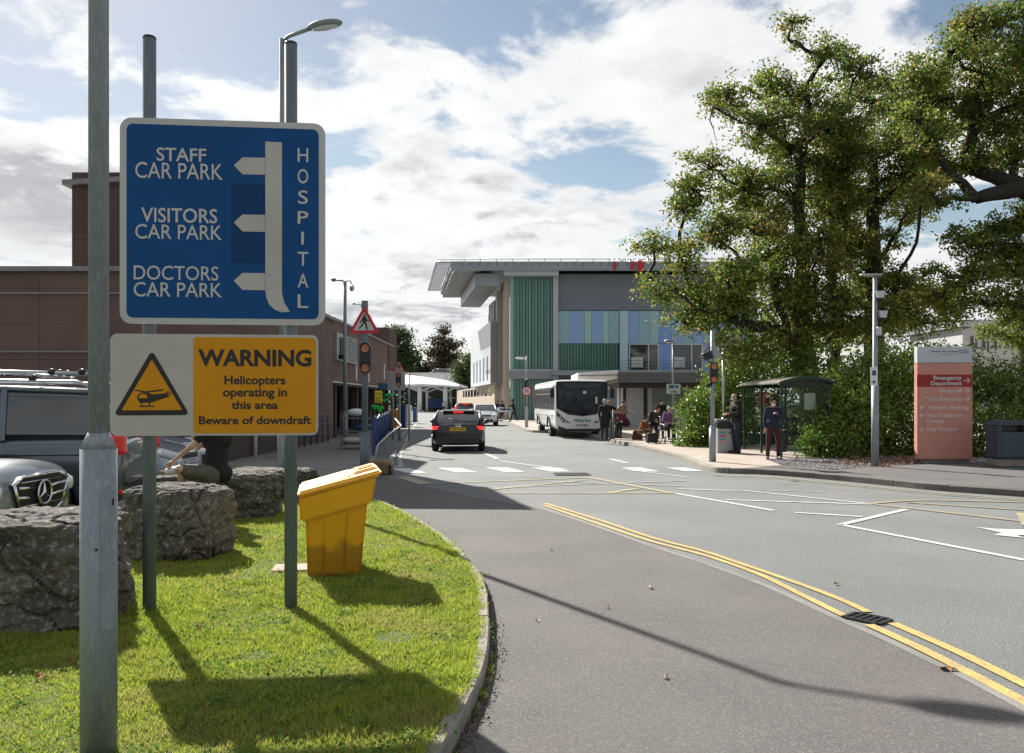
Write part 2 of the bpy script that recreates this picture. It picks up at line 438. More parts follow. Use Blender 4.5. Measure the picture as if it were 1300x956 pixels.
# ------------------------------------------------------------------ ground sheets
def sheet(name, pts, z, m, thick=None, kind='structure', parent=None):
    mb = MB(); mb.prism(pts, z if thick is None else z-thick, z, 0) if thick else mb.add([(p[0], p[1], z) for p in (pts if sum(pts[i][0]*pts[(i+1) % len(pts)][1]-pts[(i+1) % len(pts)][0]*pts[i][1] for i in range(len(pts))) > 0 else pts[::-1])], [tuple(range(len(pts)))])
    o = mb.build(name, m)
    bm = bmesh.new(); bm.from_mesh(o.data); bmesh.ops.triangulate(bm, faces=[f for f in bm.faces if len(f.verts) > 4]); bm.to_mesh(o.data); bm.free()
    if kind: o['kind'] = kind
    return o
sheet('ground', [(-1500, -300), (1500, -300), (1500, 2500), (-1500, 2500)], -0.03, M['field'])
sheet('road', [(-45, -12), (60, -12), (60, 30), (14, 80), (6, 150), (-45, 150)], 0.0, M['road'])

def smooth_curve(pts, n=6):
    P = [Vector((p[0], p[1])) for p in pts]; out = []
    for i in range(len(P)-1):
        p0 = P[max(i-1, 0)]; p1 = P[i]; p2 = P[i+1]; p3 = P[min(i+2, len(P)-1)]
        for k in range(n):
            t = k/n
            out.append(0.5*((2*p1)+(-p0+p2)*t+(2*p0-5*p1+4*p2-p3)*t*t+(-p0+3*p1-3*p2+p3)*t**3))
    out.append(P[-1]); return out

def offset_curve(c, d):
    out = []
    for i, p in enumerate(c):
        t = (c[min(i+1, len(c)-1)]-c[max(i-1, 0)]).normalized()
        out.append(p + Vector((-t.y, t.x))*d)
    return out

# lawn kerb, from the footpath round to behind the camera
KZ = 0.10
kc = [g(*p, KZ) for p in ((466, 628.5), (500, 642), (530.8, 658), (567.7, 682), (590, 702), (608, 722.5), (617.5, 744.6), (621, 781.6), (621, 811), (615.7, 840.6), (606, 866.5), (592, 895), (570, 935), (540, 985), (500, 1050))]
kout = smooth_curve(kc, 6)
kin = offset_curve(kout, -0.075)      # towards the grass
if (kin[10]-kout[10]).x > 0: kin = offset_curve(kout, 0.075)
lawn = [tuple(p) for p in kin] + [(-3.5, 1.8), (-14, 1.8), (-14, 7.0), (-4.95, 7.2), (-4.95, 15.2), (-3.3, 15.6)]
sheet('lawn_soil', lawn, 0.095, M['turf'], thick=0.12)
def stones(name, outer, inner, z0, z1, m, length=0.9, lift=0.0, width_pts=None):
    """a row of kerb stones with fine joints between them"""
    mb = MB(); acc = 0; start = 0; r = random.Random(3)
    segs = []
    for i in range(1, len(outer)):
        acc += (outer[i]-outer[i-1]).length
        if acc > length or i == len(outer)-1: segs.append((start, i)); start = i; acc = 0
    for a, b in segs:
        o = [outer[k].copy() for k in range(a, b+1)]; n = [inner[k].copy() for k in range(a, b+1)]
        if len(o) < 2: continue
        j = 0.006
        o[0] += (o[1]-o[0]).normalized()*j; n[0] += (n[1]-n[0]).normalized()*j; o[-1] -= (o[-1]-o[-2]).normalized()*j; n[-1] -= (n[-1]-n[-2]).normalized()*j
        dz = r.uniform(-0.006, 0.006)
        cnt = len(o)
        ot = [p.lerp(q, 0.14) for p, q in zip(o, n)]
        vs = [(p.x, p.y, z0) for p in o] + [(p.x, p.y, z1-0.014+dz) for p in o] + [(p.x, p.y, z1+dz) for p in ot] + [(p.x, p.y, z1+dz) for p in n] + [(p.x, p.y, z0) for p in n]
        fs = []
        for k in range(cnt-1):
            for q in range(4): fs.append((q*cnt+k, q*cnt+k+1, (q+1)*cnt+k+1, (q+1)*cnt+k))
        fs.append(tuple(q*cnt for q in range(5))); fs.append(tuple(q*cnt+cnt-1 for q in reversed(range(5))))
        mb.add(vs, fs)
    o = mb.build(name, m); o['kind'] = 'structure'
    bm = bmesh.new(); bm.from_mesh(o.data); bmesh.ops.recalc_face_normals(bm, faces=bm.faces); bm.to_mesh(o.data); bm.free()
    return o
stones('kerb', kout, kin, -0.02, KZ, M['kerb'])

# brown tarmac footway beside the road
edge = [g(*p) for p in ((600, 631), (636, 636), (678, 643.5), (700, 649), (760, 668.5), (826, 692), (894, 714), (961, 738), (1000, 754), (1070, 786), (1130, 812), (1210, 850), (1245, 867), (1330, 912), (1420, 960), (1600, 1060))]
edge = smooth_curve(edge, 3)
pv = [tuple(p) for p in kout] + [(-2.5, -3), (6.5, -3), (4.2, 2.0)] + [tuple(p) for p in reversed(edge)] + [g(560, 622), g(505, 609), g(474, 603), g(455, 618)]
sheet('footway', pv, 0.004, M['pave'])
sheet('patched_kerb_line', [tuple(p) for p in edge] + [tuple(p) for p in reversed(offset_curve(edge, 0.07 if (offset_curve(edge, 0.1)[5]-edge[5]).x < 0 else -0.07))], 0.007, M['conc'])

def ribbon(mb, pts, w, z, mi=0):
    c = [Vector(p) for p in pts]
    a = offset_curve(c, w/2); b = offset_curve(c, -w/2)
    for i in range(len(c)-1):
        mb.add([(b[i].x, b[i].y, z), (b[i+1].x, b[i+1].y, z), (a[i+1].x, a[i+1].y, z), (a[i].x, a[i].y, z)], [(0, 1, 2, 3)], mi)
def line(mb, p, q, w, z=0.009, mi=0, n=1):
    a, b = Vector(g(*p)), Vector(g(*q)); ribbon(mb, [a, b], w, z, mi)
def flat(mb, pts, z=0.009, mi=0):
    q = [g(*p) for p in pts]
    a = sum(q[i][0]*q[(i+1) % len(q)][1]-q[(i+1) % len(q)][0]*q[i][1] for i in range(len(q)))
    if a < 0: q = q[::-1]
    mb.add([(p[0], p[1], z) for p in q], [tuple(range(len(q)))], mi)

dy = MB()
in1 = smooth_curve([g(*p) for p in ((690, 641.5), (752, 663), (826, 687.5), (894, 705.5), (961.5, 729), (1020, 757), (1072, 783))], 5)
out1 = smooth_curve([g(*p) for p in ((692, 639.5), (760, 660.5), (826, 682.5), (895, 701), (928, 712), (995, 735), (1060, 759), (1102, 778))], 5)
ribbon(dy, in1, 0.07, 0.009); ribbon(dy, out1, 0.07, 0.009)
in2 = smooth_curve([g(*p) for p in ((1103, 794), (1170, 825), (1243, 862), (1330, 908), (1450, 975))], 4)
out2 = smooth_curve([g(*p) for p in ((1133, 792), (1210, 826), (1284, 862), (1400, 920), (1500, 972))], 4)
ribbon(dy, in2, 0.085, 0.009); ribbon(dy, out2, 0.085, 0.009)
o = dy.build('double_yellow_lines', M['yellow']); o['kind'] = 'structure'

yb = MB()
line(yb, (638, 626.5), (858, 626.5), 0.13); line(yb, (545, 614.6), (749, 606.5), 0.12); line(yb, (745, 606), (856, 627), 0.15, 0.011)
line(yb, (612, 623), (741, 610), 0.12, 0.0105); line(yb, (771, 626.4), (811, 620.5), 0.13, 0.0105)
line(yb, (512, 606), (541, 615), 0.3, 0.011)
line(yb, (1100, 639.5), (1303, 663), 0.12, 0.0105); line(yb, (1151, 638.5), (1330, 650), 0.1, 0.0108)
cpts = smooth_curve([g(*p) for p in ((1104, 640), (1160, 636), (1230, 636.5), (1320, 639))], 5); ribbon(yb, cpts, 0.1, 0.0112)
line(yb, (1295, 652), (1303, 668), 0.1, 0.012)
farl = smooth_curve([g(*p) for p in ((905, 603), (930, 604.6), (975, 606), (1049, 612.5), (1134, 621), (1185, 626), (1300, 634.8), (1500, 650))], 5); ribbon(yb, farl, 0.07, 0.0105)
ribbon(yb, offset_curve(farl, -0.22), 0.06, 0.0105)
o = yb.build('yellow_box_markings', M['faintyellow']); o['kind'] = 'structure'

wm = MB()
for a, b in (((494, 595), (542, 601)), ((555, 594.5), (606.5, 600)), ((616, 594), (667, 599.5)), ((675, 594), (726, 599)), ((789, 594), (837, 599)), ((845, 594), (893, 598.5))):
    wpx = 26
    flat(wm, ((a[0], a[1]), (b[0]-wpx+4, a[1]), (b[0], b[1]), (a[0]+wpx-2, b[1])))
for a, b, wd in (((860, 621), (942, 624), .08), ((936, 622.2), (1098, 639.5), .08), ((830, 622), (982, 648.7), .1), ((922, 635), (1106, 640.8), .09), ((1009, 651.2), (1095, 656.5), .1),
                 ((1066, 667), (1151, 647), .1), ((1066, 666.5), (1302, 712), .1), ((614, 575), (632, 583), .12), ((634, 585.4), (675, 591), .1), ((675, 591), (720, 596), .1),
                 ((775, 583), (796, 588), .12), ((790, 596), (872, 606), .08)):
    line(wm, a, b, wd)
flat(wm, ((1237, 669.5), (1262, 672), (1330, 674), (1330, 680), (1290, 680), (1300, 683.5), (1262, 680), (1272, 677)))
o = wm.build('white_road_markings', M['white']); o['kind'] = 'structure'
fw = MB()
line(fw, (640, 619), (870, 611), .08); line(fw, (700, 611.5), (871, 618), .08, 0.0095); line(fw, (870, 621), (1050, 625), .05)
for pts in (((515.7, 562.4), (507, 577.5), (509, 594)), ((502.5, 572), (496, 583), (498, 593.5)), ((530, 536), (519, 552), (515, 561)), ((522, 539), (511, 553))):
    ribbon(fw, smooth_curve([g(*p) for p in pts], 1), 0.12, 0.009)
line(fw, (492, 596), (511, 591), .1, 0.0097)
o = fw.build('faded_road_markings', M['faintwhite']); o['kind'] = 'structure'

# drain gratings
def grating(px, py, lx, ly, rz, label, w=0.45):
    x, y = g(px, py)
    r = root('drain_grating', (x, y, 0.0), label, 'drain', 'iron drain gratings in the road', rz)
    m = MB(); m.box((0, 0, 0.006), (lx, ly, 0.004)); m.build('pit', M['black'], r)
    m = MB()
    for s in (-1, 1): m.box((s*lx/2, 0, 0.010), (0.03, ly, 0.014)); m.box((0, s*ly/2, 0.010), (lx-0.03, 0.03, 0.014))
    n = int(lx/0.055)
    for i in range(n): m.box((-lx/2+0.03+(i+0.5)*(lx-0.06)/n, 0, 0.0105), (0.022, ly-0.03, 0.011))
    m.build('frame', M['blackmetal'], r)
grating(1101, 786.5, 0.27, 0.20, R(-50), 'iron drain grating between the two double yellow line runs')
grating(726, 602.5, 0.75, 0.55, R(4), 'iron drain grating near the far white crossing blocks')

# left footpath beside the covered walkway
fp = [(-2.95, 15.6), (-3.3, 15.6), (-4.95, 15.2), (-7.3, 20.9), (-7.3, 80), (-11, 80), (-6.6, 45), (-3.9, 23.3), (-3.25, 18.5)]
fp = [(-3.0, 15.7), (-3.3, 15.62), (-4.95, 15.22), (-7.2, 20.9), (-12.5, 60), (-8.4, 60), (-6.6, 45), (-3.8, 23.3), (-3.2, 18.4)]
sheet('footpath', fp, 0.10, M['conc'], thick=0.12)

# far pavement with bus bay
kr = [g(*p) for p in ((636, 534), (657, 542.5), (671, 548.5), (705, 550.2), (745, 555.5), (800, 567), (840, 577), (862, 583), (884, 592.5), (903, 599), (925, 601), (970, 602.6), (1049.6, 609), (1134, 617.5), (1185, 622.6), (1300, 631), (1500, 646), (1800, 664))]
krs = smooth_curve(kr, 5)
kri = offset_curve(krs, 0.14)
if (kri[60]-krs[60]).y < 0: kri = offset_curve(krs, -0.14)
far = [tuple(p) for p in kri] + [(60, 10), (60, 69), (5, 69), (-2, 68.5)]
sheet('pavement', far, 0.118, M['slab'], thick=0.12)
stones('kerb_far', krs[:51], kri[:51], -0.02, 0.124, M['kerb'], 0.9)
stones('kerb_far_dark', krs[50:], kri[50:], -0.02, 0.124, M['kerb_dark'], 0.9)
tp = [tuple(p) for p in kri[52:]] + [(60, 10), (60, 22.5), (13.5, 21.4), (9.5, 20.2), g(1056, 597, .12), g(992, 590.5, .12), g(940, 594.5, .12)]
sheet('tarmac_pavement', tp, 0.122, M['tarpale'])
gb = [g(972, 583, .12), g(992, 590.3, .12), g(1056, 596.6, .12), (9.4, 20.0), (14.5, 21.2), (14.5, 23.2), (9, 22.8), (8.8, 22.3)]
sheet('gravel_bed', gb, 0.126, M['soil'])
def poly_points(poly, n, seed, falloff=None):
    r = np.random.default_rng(seed); P = np.array(poly); lo, hi = P.min(0), P.max(0); out = []
    got = 0
    while got < n:
        q = r.uniform(lo, hi, (n*2, 2))
        if falloff is not None: q = q[r.uniform(size=len(q)) < falloff(q)]
        ins = np.zeros(len(q), bool); j = len(P)-1
        for i in range(len(P)):
            c = ((P[i, 1] > q[:, 1]) != (P[j, 1] > q[:, 1])) & (q[:, 0] < (P[j, 0]-P[i, 0])*(q[:, 1]-P[i, 1])/(P[j, 1]-P[i, 1]+1e-12)+P[i, 0])
            ins ^= c; j = i
        q = q[ins]; out.append(q); got += len(q)
    return np.concatenate(out)[:n]
M['pebble'] = leafmat('gravel_stones', [(0, (0.10, 0.10, 0.11)), (0.4, (0.22, 0.22, 0.24)), (0.8, (0.42, 0.42, 0.44)), (1, (0.2, 0.15, 0.12))], rough=0.8, transl=0.0)
q = poly_points(gb, 5000, 4)
mb = MB(); r = random.Random(5)
for x, y in q:
    s = r.uniform(0.012, 0.035); a = r.uniform(0, 6); h = s*r.uniform(0.5, 0.9)
    c, d_ = math.cos(a)*s, math.sin(a)*s
    mb.add([(x+c, y+d_, .126), (x-d_, y+c, .126), (x-c, y-d_*.8, .126), (x+d_, y-c, .126), (x+c*.3, y+d_*.2, .126+h)], [(0, 1, 4), (1, 2, 4), (2, 3, 4), (3, 0, 4)])
tag(mb.build('gravel', M['pebble']), 'grey gravel bed beside the bus shelter', 'gravel', kind='stuff')

# lawn grass: short blades, denser near the camera
M['grass'] = leafmat('grass_blades', [(0, (0.16, 0.245, 0.018)), (0.35, (0.30, 0.40, 0.034)), (0.7, (0.45, 0.51, 0.07)), (0.93, (0.38, 0.38, 0.10)), (1, (0.45, 0.38, 0.17))], rough=0.5, transl=0.5, mottle=((0.42, 0.37, 0.13), 1.7, 0.6))
def grass():
    poly = [p for p in lawn if p[1] > 2.5] 
    poly = [tuple(p) for p in kin if p[1] > 3.2] + [(-3.2, 3.2), (-6.5, 5), (-6.5, 7.1), (-4.9, 7.2), (-4.9, 15.1), (-3.3, 15.5)]
    n = 330000
    q = poly_points(poly, n, 11, lambda p: np.clip((5.2/p[:, 1])**1.7, 0.05, 1))
    # bare worn patches thin the turf
    r = np.random.default_rng(2)
    keep = np.ones(len(q), bool)
    for cx, cy, rad in ((-2.2, 7.55, 0.45), (-0.75, 5.4, 0.14), (-1.55, 5.0, 0.1)):
        dd = np.hypot(q[:, 0]-cx, (q[:, 1]-cy)); keep &= ~((dd < rad) & (r.uniform(size=len(q)) < 0.75))
    q = q[keep]; n = len(q)
    tuft = 0.5+0.5*np.sin(q[:, 0]*9.1+np.sin(q[:, 1]*7)*2)*np.sin(q[:, 1]*8.3+np.sin(q[:, 0]*5)*2)
    fine_ = np.sin(q[:, 0]*31+q[:, 1]*17)*np.sin(q[:, 1]*37-q[:, 0]*11)
    h = (0.014+0.022*tuft*r.uniform(0.4, 1.2, n)+0.006*fine_)*r.uniform(0.6, 1.5, n)
    big_ = 0.5+0.5*np.sin(q[:, 0]*2.3+1.3*np.sin(q[:, 1]*1.7))*np.sin(q[:, 1]*2.9+np.sin(q[:, 0]*3.1))
    h = np.clip(h*(.6+.8*big_), 0.008, 0.07)
    a = r.uniform(0, 2*PI, n); wd = r.uniform(0.0025, 0.0055, n)*(q[:, 1]/5)**0.5
    lean = r.normal(size=(n, 2))*0.6*h[:, None]
    b = np.stack([q[:, 0]+np.cos(a)*wd, q[:, 1]+np.sin(a)*wd, np.full(n, 0.092)], 1)
    c = np.stack([q[:, 0]-np.cos(a)*wd, q[:, 1]-np.sin(a)*wd, np.full(n, 0.092)], 1)
    t = np.stack([q[:, 0]+lean[:, 0], q[:, 1]+lean[:, 1], 0.095+h], 1)
    V = np.stack([b, c, t], 1).reshape(-1, 3)
    me = bpy.data.meshes.new('grass'); me.vertices.add(n*3); me.vertices.foreach_set('co', V.ravel().astype(np.float32))
    me.loops.add(n*3); me.polygons.add(n); me.loops.foreach_set('vertex_index', np.arange(n*3, dtype=np.int32))
    me.polygons.foreach_set('loop_start', np.arange(0, n*3, 3, dtype=np.int32)); me.materials.append(M['grass']); me.update(calc_edges=True)
    tag(link('grass', me), 'short bright green mown grass inside the curved kerb', 'grass', kind='stuff')
grass()

# fallen leaves, each one its own thing
M['deadleaf'] = mat('dead_leaf', (0.34, 0.16, 0.05), (0.2, 0.09, 0.03), 30, rough=0.8)
M['paleleaf'] = mat('pale_dead_leaf', (0.5, 0.4, 0.3), (0.35, 0.25, 0.15), 30, rough=0.8)
def dead_leaf(px, py, z, label, s=0.05, m='deadleaf', seed=1):
    x, y = g(px, py, z); r = random.Random(seed)
    n = 11; vs = [(0, 0, 0.012)]
    for k in range(n):
        a = 2*PI*k/n; rr = s*(1.0 if k % 2 else 0.55)*r.uniform(0.8, 1.2); vs.append((rr*math.cos(a), rr*math.sin(a)*0.7, r.uniform(0.002, 0.03)))
    mb = MB(); mb.add(vs, [(0, k+1, (k+1) % n+1) for k in range(n)])
    o = mb.build('fallen_leaf', M[m]); o.location = (x, y, z+0.004); o.rotation_euler = (0, 0, r.uniform(0, 6)); tag(o, label, 'leaf', 'dead leaves fallen on grass and road')
dead_leaf(1203, 852, 0, 'orange brown dead leaf beside the nearest yellow line', 0.06)
dead_leaf(430, 793, .1, 'brown dead leaf on the grass below the yellow grit bin', 0.035, seed=2)
dead_leaf(253, 798, .1, 'brown dead leaf on the grass between the two sign posts', 0.035, seed=3)
dead_leaf(52, 862, .1, 'orange dead leaf on the grass left of the lamp column base', 0.05, seed=4)
dead_leaf(99, 845, .1, 'small brown dead leaf against the lamp column base', 0.03, seed=5)
dead_leaf(826, 748, 0, 'pale curled leaf on the brown footway nearer the yellow lines', 0.04, 'paleleaf', 6)
dead_leaf(683, 790, 0, 'pale leaf on the brown footway just right of the curved kerb', 0.03, 'paleleaf', 7)
dead_leaf(845, 862, 0, 'pale leaf at the bottom edge of the brown footway', 0.03, 'paleleaf', 8)
dead_leaf(1009, 611, 0, 'reddish brown leaf heap in the far kerb channel', 0.12, 'deadleaf', 9)

# broad leaved weeds and clover in the turf
def weeds():
    poly = [tuple(p) for p in kin if p[1] > 3.4] + [(-3.2, 3.4), (-4.6, 6), (-4.6, 12), (-3.3, 13.5)]
    c = poly_points(poly, 260, 21, lambda p: np.clip((5.5/p[:, 1])**1.2, 0.1, 1)); r = np.random.default_rng(9)
    P = []
    for x, y in c:
        k = r.integers(12, 46); s = r.uniform(.03, .13)
        q = np.stack([x+r.normal(size=k)*s, y+r.normal(size=k)*s, .108+r.uniform(0, .022, k)], 1); P.append(q)
    P = np.concatenate(P); P = P[(P[:, 1] > 3.3)]
    nrm = np.zeros((len(P), 3)); a = r.uniform(0, 6.28, len(P)); nrm[:, 0] = np.cos(a); nrm[:, 1] = np.sin(a); nrm[:, 2] = .15
    me = leaf_mesh('weeds', P, .022, M['clover'], 6, droop=-.1, wide=.9, normals=nrm*2.5)
    tag(link('clover', me), 'clover and small broad leaved weeds in the lawn', 'clover', kind='stuff')
M['clover'] = leafmat('clover_leaves', [(0, (0.08, 0.17, 0.03)), (0.6, (0.16, 0.28, 0.05)), (1, (0.24, 0.34, 0.09))], rough=0.75, transl=0.35, spec=0.15)
weeds()
# tufts leaning over the lawn kerb and rooted in its joint with the road
def edge_tufts():
    r = np.random.default_rng(31); P = []; D_ = []
    L_ = [i for i in range(len(kin)-1) if 3.2 < kin[i].y < 13.5]
    for _ in range(230):
        i = int(r.choice(L_)); p = kin[i].lerp(kin[i+1], float(r.uniform())); k = int(r.integers(5, 16))
        for _ in range(k): P.append((p.x+r.normal()*.025-.005, p.y+r.normal()*.03, .095)); D_.append((r.normal()*.5+.35, r.normal()*.5, 1.0))
    for _ in range(26):
        i = int(r.choice(L_)); p = kout[i].lerp(kout[i+1], float(r.uniform())); k = int(r.integers(4, 12))
        for _ in range(k): P.append((p.x+.008+abs(r.normal())*.008, p.y+r.normal()*.03, .004)); D_.append((r.normal()*.5+.3, r.normal()*.5, 1.0))
    me = leaf_mesh('tufts', np.array(P), .05, M['grass'], 8, wide=.11, normals=np.array(D_)*2.2)
    tag(link('edge_grass', me), 'grass tufts leaning over the curved lawn kerb', 'grass', kind='stuff')
edge_tufts()

# dirt and leaf debris gathered in the channel outside the lawn kerb
def channel_debris():
    r = np.random.default_rng(44); P = []
    L_ = [i for i in range(len(kout)-1) if 3.6 < kout[i].y < 8.5]
    for _ in range(1300):
        i = int(r.choice(L_)); p = kout[i].lerp(kout[i+1], float(r.uniform())); w_ = abs(r.normal())*.028*(1.6 if p.y < 6.3 else .6)
        P.append((p.x+.006+w_, p.y+r.normal()*.02, .006+abs(r.normal())*.004))
    me = leaf_mesh('debris', np.array(P), .016, M['debris'], 12, droop=0, wide=.7)
    tag(link('kerb_debris', me), 'brown dirt and leaf crumbs along the outside of the lawn kerb', 'debris', kind='stuff')
M['debris'] = leafmat('debris_crumbs', [(0, (0.07, 0.055, 0.04)), (0.6, (0.13, 0.10, 0.07)), (1, (0.24, 0.18, 0.11))], rough=0.95, transl=0.0, spec=.1)
channel_debris()
dead_leaf(700, 700, 0, 'small tan leaf in the middle of the brown footway', 0.025, 'paleleaf', 13)
dead_leaf(771, 773, 0, 'tiny curled leaf by the long pole shadow on the footway', 0.025, 'deadleaf', 14)
dead_leaf(1062, 743, 0, 'brown leaf on the road just beyond the double yellow lines', 0.03, 'deadleaf', 15)
dead_leaf(520, 735, .1, 'brown dead leaf on the grass right of the grit bin shadow', 0.03, 'deadleaf', 16)
# ------------------------------------------------------------------ the two foreground signs on shared posts
M['blue'] = mat('sign_blue', (0.003, 0.070, 0.235), (0.003, 0.062, 0.205), 1.5, rough=0.5, spec=0.2)
M['blue2'] = mat('sign_blue_patch', (0.003, 0.045, 0.15), rough=0.5, spec=0.2)
M['signyellow'] = mat('sign_yellow', (0.66, 0.29, 0.004), (0.61, 0.26, 0.004), 2, rough=0.5, spec=0.25)
M['signletter'] = mat('sign_letter_grey', (0.52, 0.52, 0.50), rough=0.5)
M['signblack'] = mat('sign_black', (0.012, 0.011, 0.01), rough=0.5)
M['signgrey'] = mat('sign_grey_white', (0.50, 0.49, 0.45), (0.42, 0.41, 0.38), 1.5, rough=0.5)
M['alu'] = mat('aluminium_back', (0.36, 0.37, 0.38), (0.3, 0.31, 0.32), 5, rough=0.45, metal=0.5)
SO = Vector((-2.834, 6.0, 2.2)); SU = Vector((1.447, 0.144, 0)).normalized(); SV = Vector((0, 0, 1)); SN = SU.cross(SV)   # SN faces the camera
SM = Matrix.Translation(SO) @ Matrix((SU, SV, SN)).transposed().to_4x4()
def sp(px, py):
    d = Vector(((px-CX)/F, 1, -(py-HY)/F)); o = Vector((0, 0, CH))
    t = (SO-o).dot(SN)/d.dot(SN); p = o+d*t-SO
    return (p.dot(SU), p.dot(SV))
def spbox(x0, y0, x1, y1):
    a = sp(x0, y1); b = sp(x1, y0); return a[0], a[1], b[0], b[1]

# posts (they carry both panels): blue sign is the thing that owns them
bl = root('direction_sign', tuple((SO+SU*0.7-SN*0.07).xy)+(0.095,), 'big blue hospital car park direction sign on two tall steel posts', 'sign')
Mloc = SM
mb = MB(); x0, y0, x1, y1 = spbox(152, 157, 413, 411)
mb.prism(rrect(x0, y0, x1, y1, 0.085), -0.004, 0.0, M=SM); mb.build('border', M['offwhite'], bl, True)
mb = MB(); mb.prism(rrect(x0, y0, x1, y1, 0.085), -0.008, -0.0045, M=SM); mb.build('back_plate', M['alu'], bl, True)
bx0, by0, bx1, by1 = x0+0.048, y0+0.046, x1-0.048, y1-0.046
mb = MB(); mb.prism(rrect(bx0, by0, bx1, by1, 0.045), 0.0005, 0.002, M=SM); mb.build('panel', M['blue'], bl, True)
mb = MB()
for bx in ((294, 233.5, 337, 274), (294, 275.5, 337, 334)):
    a = spbox(*bx); mb.prism([(a[0], a[1]), (a[2], a[1]), (a[2], a[3]), (a[0], a[3])], 0.002, 0.0032, M=SM)
mb.build('patch', M['blue2'], bl, True)
mb = MB()
def bar(pts, z=0.0045):
    q = [sp(*p) for p in pts]; mb.prism(q, 0.0022, z, M=SM)
curve = [(337, 368), (338, 377), (342, 387), (349, 393), (357, 396.5), (368, 396)]
bar([(337, 180), (358, 181), (358, 372), (361, 384), (368, 396), (357, 396.5), (349, 393), (342, 387), (338, 377), (337, 368)])
for yc in (211, 283.5, 357.5):
    bar([(297, yc-1), (308, yc-11), (336.5, yc-10.5), (336.5, yc+11), (308, yc+10.5)])
mb.build('arrow', M['signgrey'], bl, True)
mb = MB()
for t, b in (('STAFF', (199, 189, 262, 204.5)), ('CAR PARK', (172, 208.5, 283, 226)), ('VISITORS', (179.5, 265.5, 276, 282)), ('CAR PARK', (172, 286.5, 282, 303)), ('DOCTORS', (170, 338.5, 277.5, 355)), ('CAR PARK', (170, 359.5, 282, 376.5))):
    a = spbox(*b); mb = MB(); fit_text(mb, t, a[0], a[2], a[1], a[3], SM, bold=0.012 if t[0] in 'SV' else 0.004, thick=0.005); mb.build('lettering', M['signletter'], bl, True)
for ch, (ya, yb2) in zip('HOSPITAL', ((188.7, 205.7), (215, 233), (242, 259), (268.5, 284), (294.5, 310.5), (320, 337.5), (347.5, 365), (374, 391))):
    xa, xb = (382, 386.5) if ch == 'I' else ((378, 391.5) if ch != 'S' else (378.5, 391)); a = spbox(xa, ya, xb, yb2)
    mb = MB()
    if ch == 'I': mb.prism([(a[0]+.003, a[1]), (a[2]-.003, a[1]), (a[2]-.003, a[3]), (a[0]+.003, a[3])], 0.003, 0.005, M=SM)
    else: fit_text(mb, ch, a[0], a[2], a[1], a[3], SM, bold=0.006, thick=0.005)
    mb.build('sign_letter', M['signletter'], bl, True)
for px in (185.8, 367.3):
    u = sp(px, 300)[0]; p = SO+SU*u-SN*0.068
    mb = MB(); mb.cyl((p.x, p.y, 0.06), (p.x, p.y, 4.30), 0.047, n=24); mb.build('post', M['galvdark'], bl, True)
    mb = MB(); mb.cyl((p.x, p.y, 4.30), (p.x, p.y, 4.315), 0.049, 0.044, n=24); mb.build('post_cap', M['black'], bl, True)
    for v in (0.2, 1.25, -0.15, -0.68):
        mb = MB(); c = SO+SU*u+SV*v-SN*0.068
        mb.cyl(c-SV*0.02, c+SV*0.02, 0.051, n=20); c2 = SO+SU*u+SV*v-SN*0.014
        mb.box(c2, (0.13, 0.012, 0.04), rz=math.atan2(SU.y, SU.x)); mb.build('clamp', M['galv'], bl, True)

ws = root('warning_sign', tuple((SO+SU*0.6).xy)+(1.384,), 'white and yellow helicopter warning sign below the blue hospital sign', 'sign')
x0, y0, x1, y1 = spbox(139.8, 425.5, 404, 553.5)
mb = MB(); mb.prism(rrect(x0, y0, x1, y1, 0.05), -0.004, 0.0, M=SM); mb.build('panel', M['signgrey'], ws, True)
mb = MB(); mb.prism(rrect(x0, y0, x1, y1, 0.05), -0.008, -0.0045, M=SM); mb.build('back_plate', M['alu'], ws, True)
a = spbox(245.5, 429, 401, 550.3); mb = MB(); mb.prism(rrect(a[0], a[1], a[2], a[3], 0.03), 0.0005, 0.002, M=SM); mb.build('yellow_field', M['signyellow'], ws, True)
def rtri(pts, rr, n=6):
    out = []
    P = [Vector(p) for p in pts]
    for i in range(3):
        p = P[i]; a = (P[i-1]-p).normalized(); b = (P[(i+1) % 3]-p).normalized()
        bis = (a+b).normalized(); half = math.acos(max(-1, min(1, a.dot(b))))/2
        c = p+bis*(rr/math.sin(half)); s = p+a*(rr/math.tan(half)); e = p+b*(rr/math.tan(half))
        a0 = math.atan2(s.y-c.y, s.x-c.x); a1 = math.atan2(e.y-c.y, e.x-c.x)
        while a1-a0 > PI: a1 -= 2*PI
        while a1-a0 < -PI: a1 += 2*PI
        for k in range(n+1):
            t = a0+(a1-a0)*k/n; out.append((c.x+rr*math.cos(t), c.y+rr*math.sin(t)))
    return out
mb = MB(); mb.prism(rtri([sp(193, 444), sp(144, 527.5), sp(241, 527)], 0.022), 0.0005, 0.002, M=SM); mb.build('triangle_border', M['signblack'], ws, True)
mb = MB(); mb.prism(rtri([sp(193, 456.5), sp(154.5, 521), sp(231.5, 520.5)], 0.006), 0.0022, 0.0034, M=SM); mb.build('triangle_field', M['signyellow'], ws, True)
mb = MB()
def z2(x, y): return sp(x/2.9545, 400+y/2.9545)
def pl(pts, z=0.0046): mb.prism([z2(*p) for p in pts], 0.0036, z, M=SM)
def stroke(p, q, w, z=0.0046):
    a, b = Vector(z2(*p)), Vector(z2(*q)); t = (b-a).normalized(); nrm = Vector((-t.y, t.x))*w/2/2.9545/174
    mb.prism([a+nrm, b+nrm, b-nrm, a-nrm], 0.0036, z, M=SM)
stroke((505, 281), (549, 289), 5); stroke((549, 289), (612, 281), 6)
stroke((555, 285), (556, 300), 6, .0048)
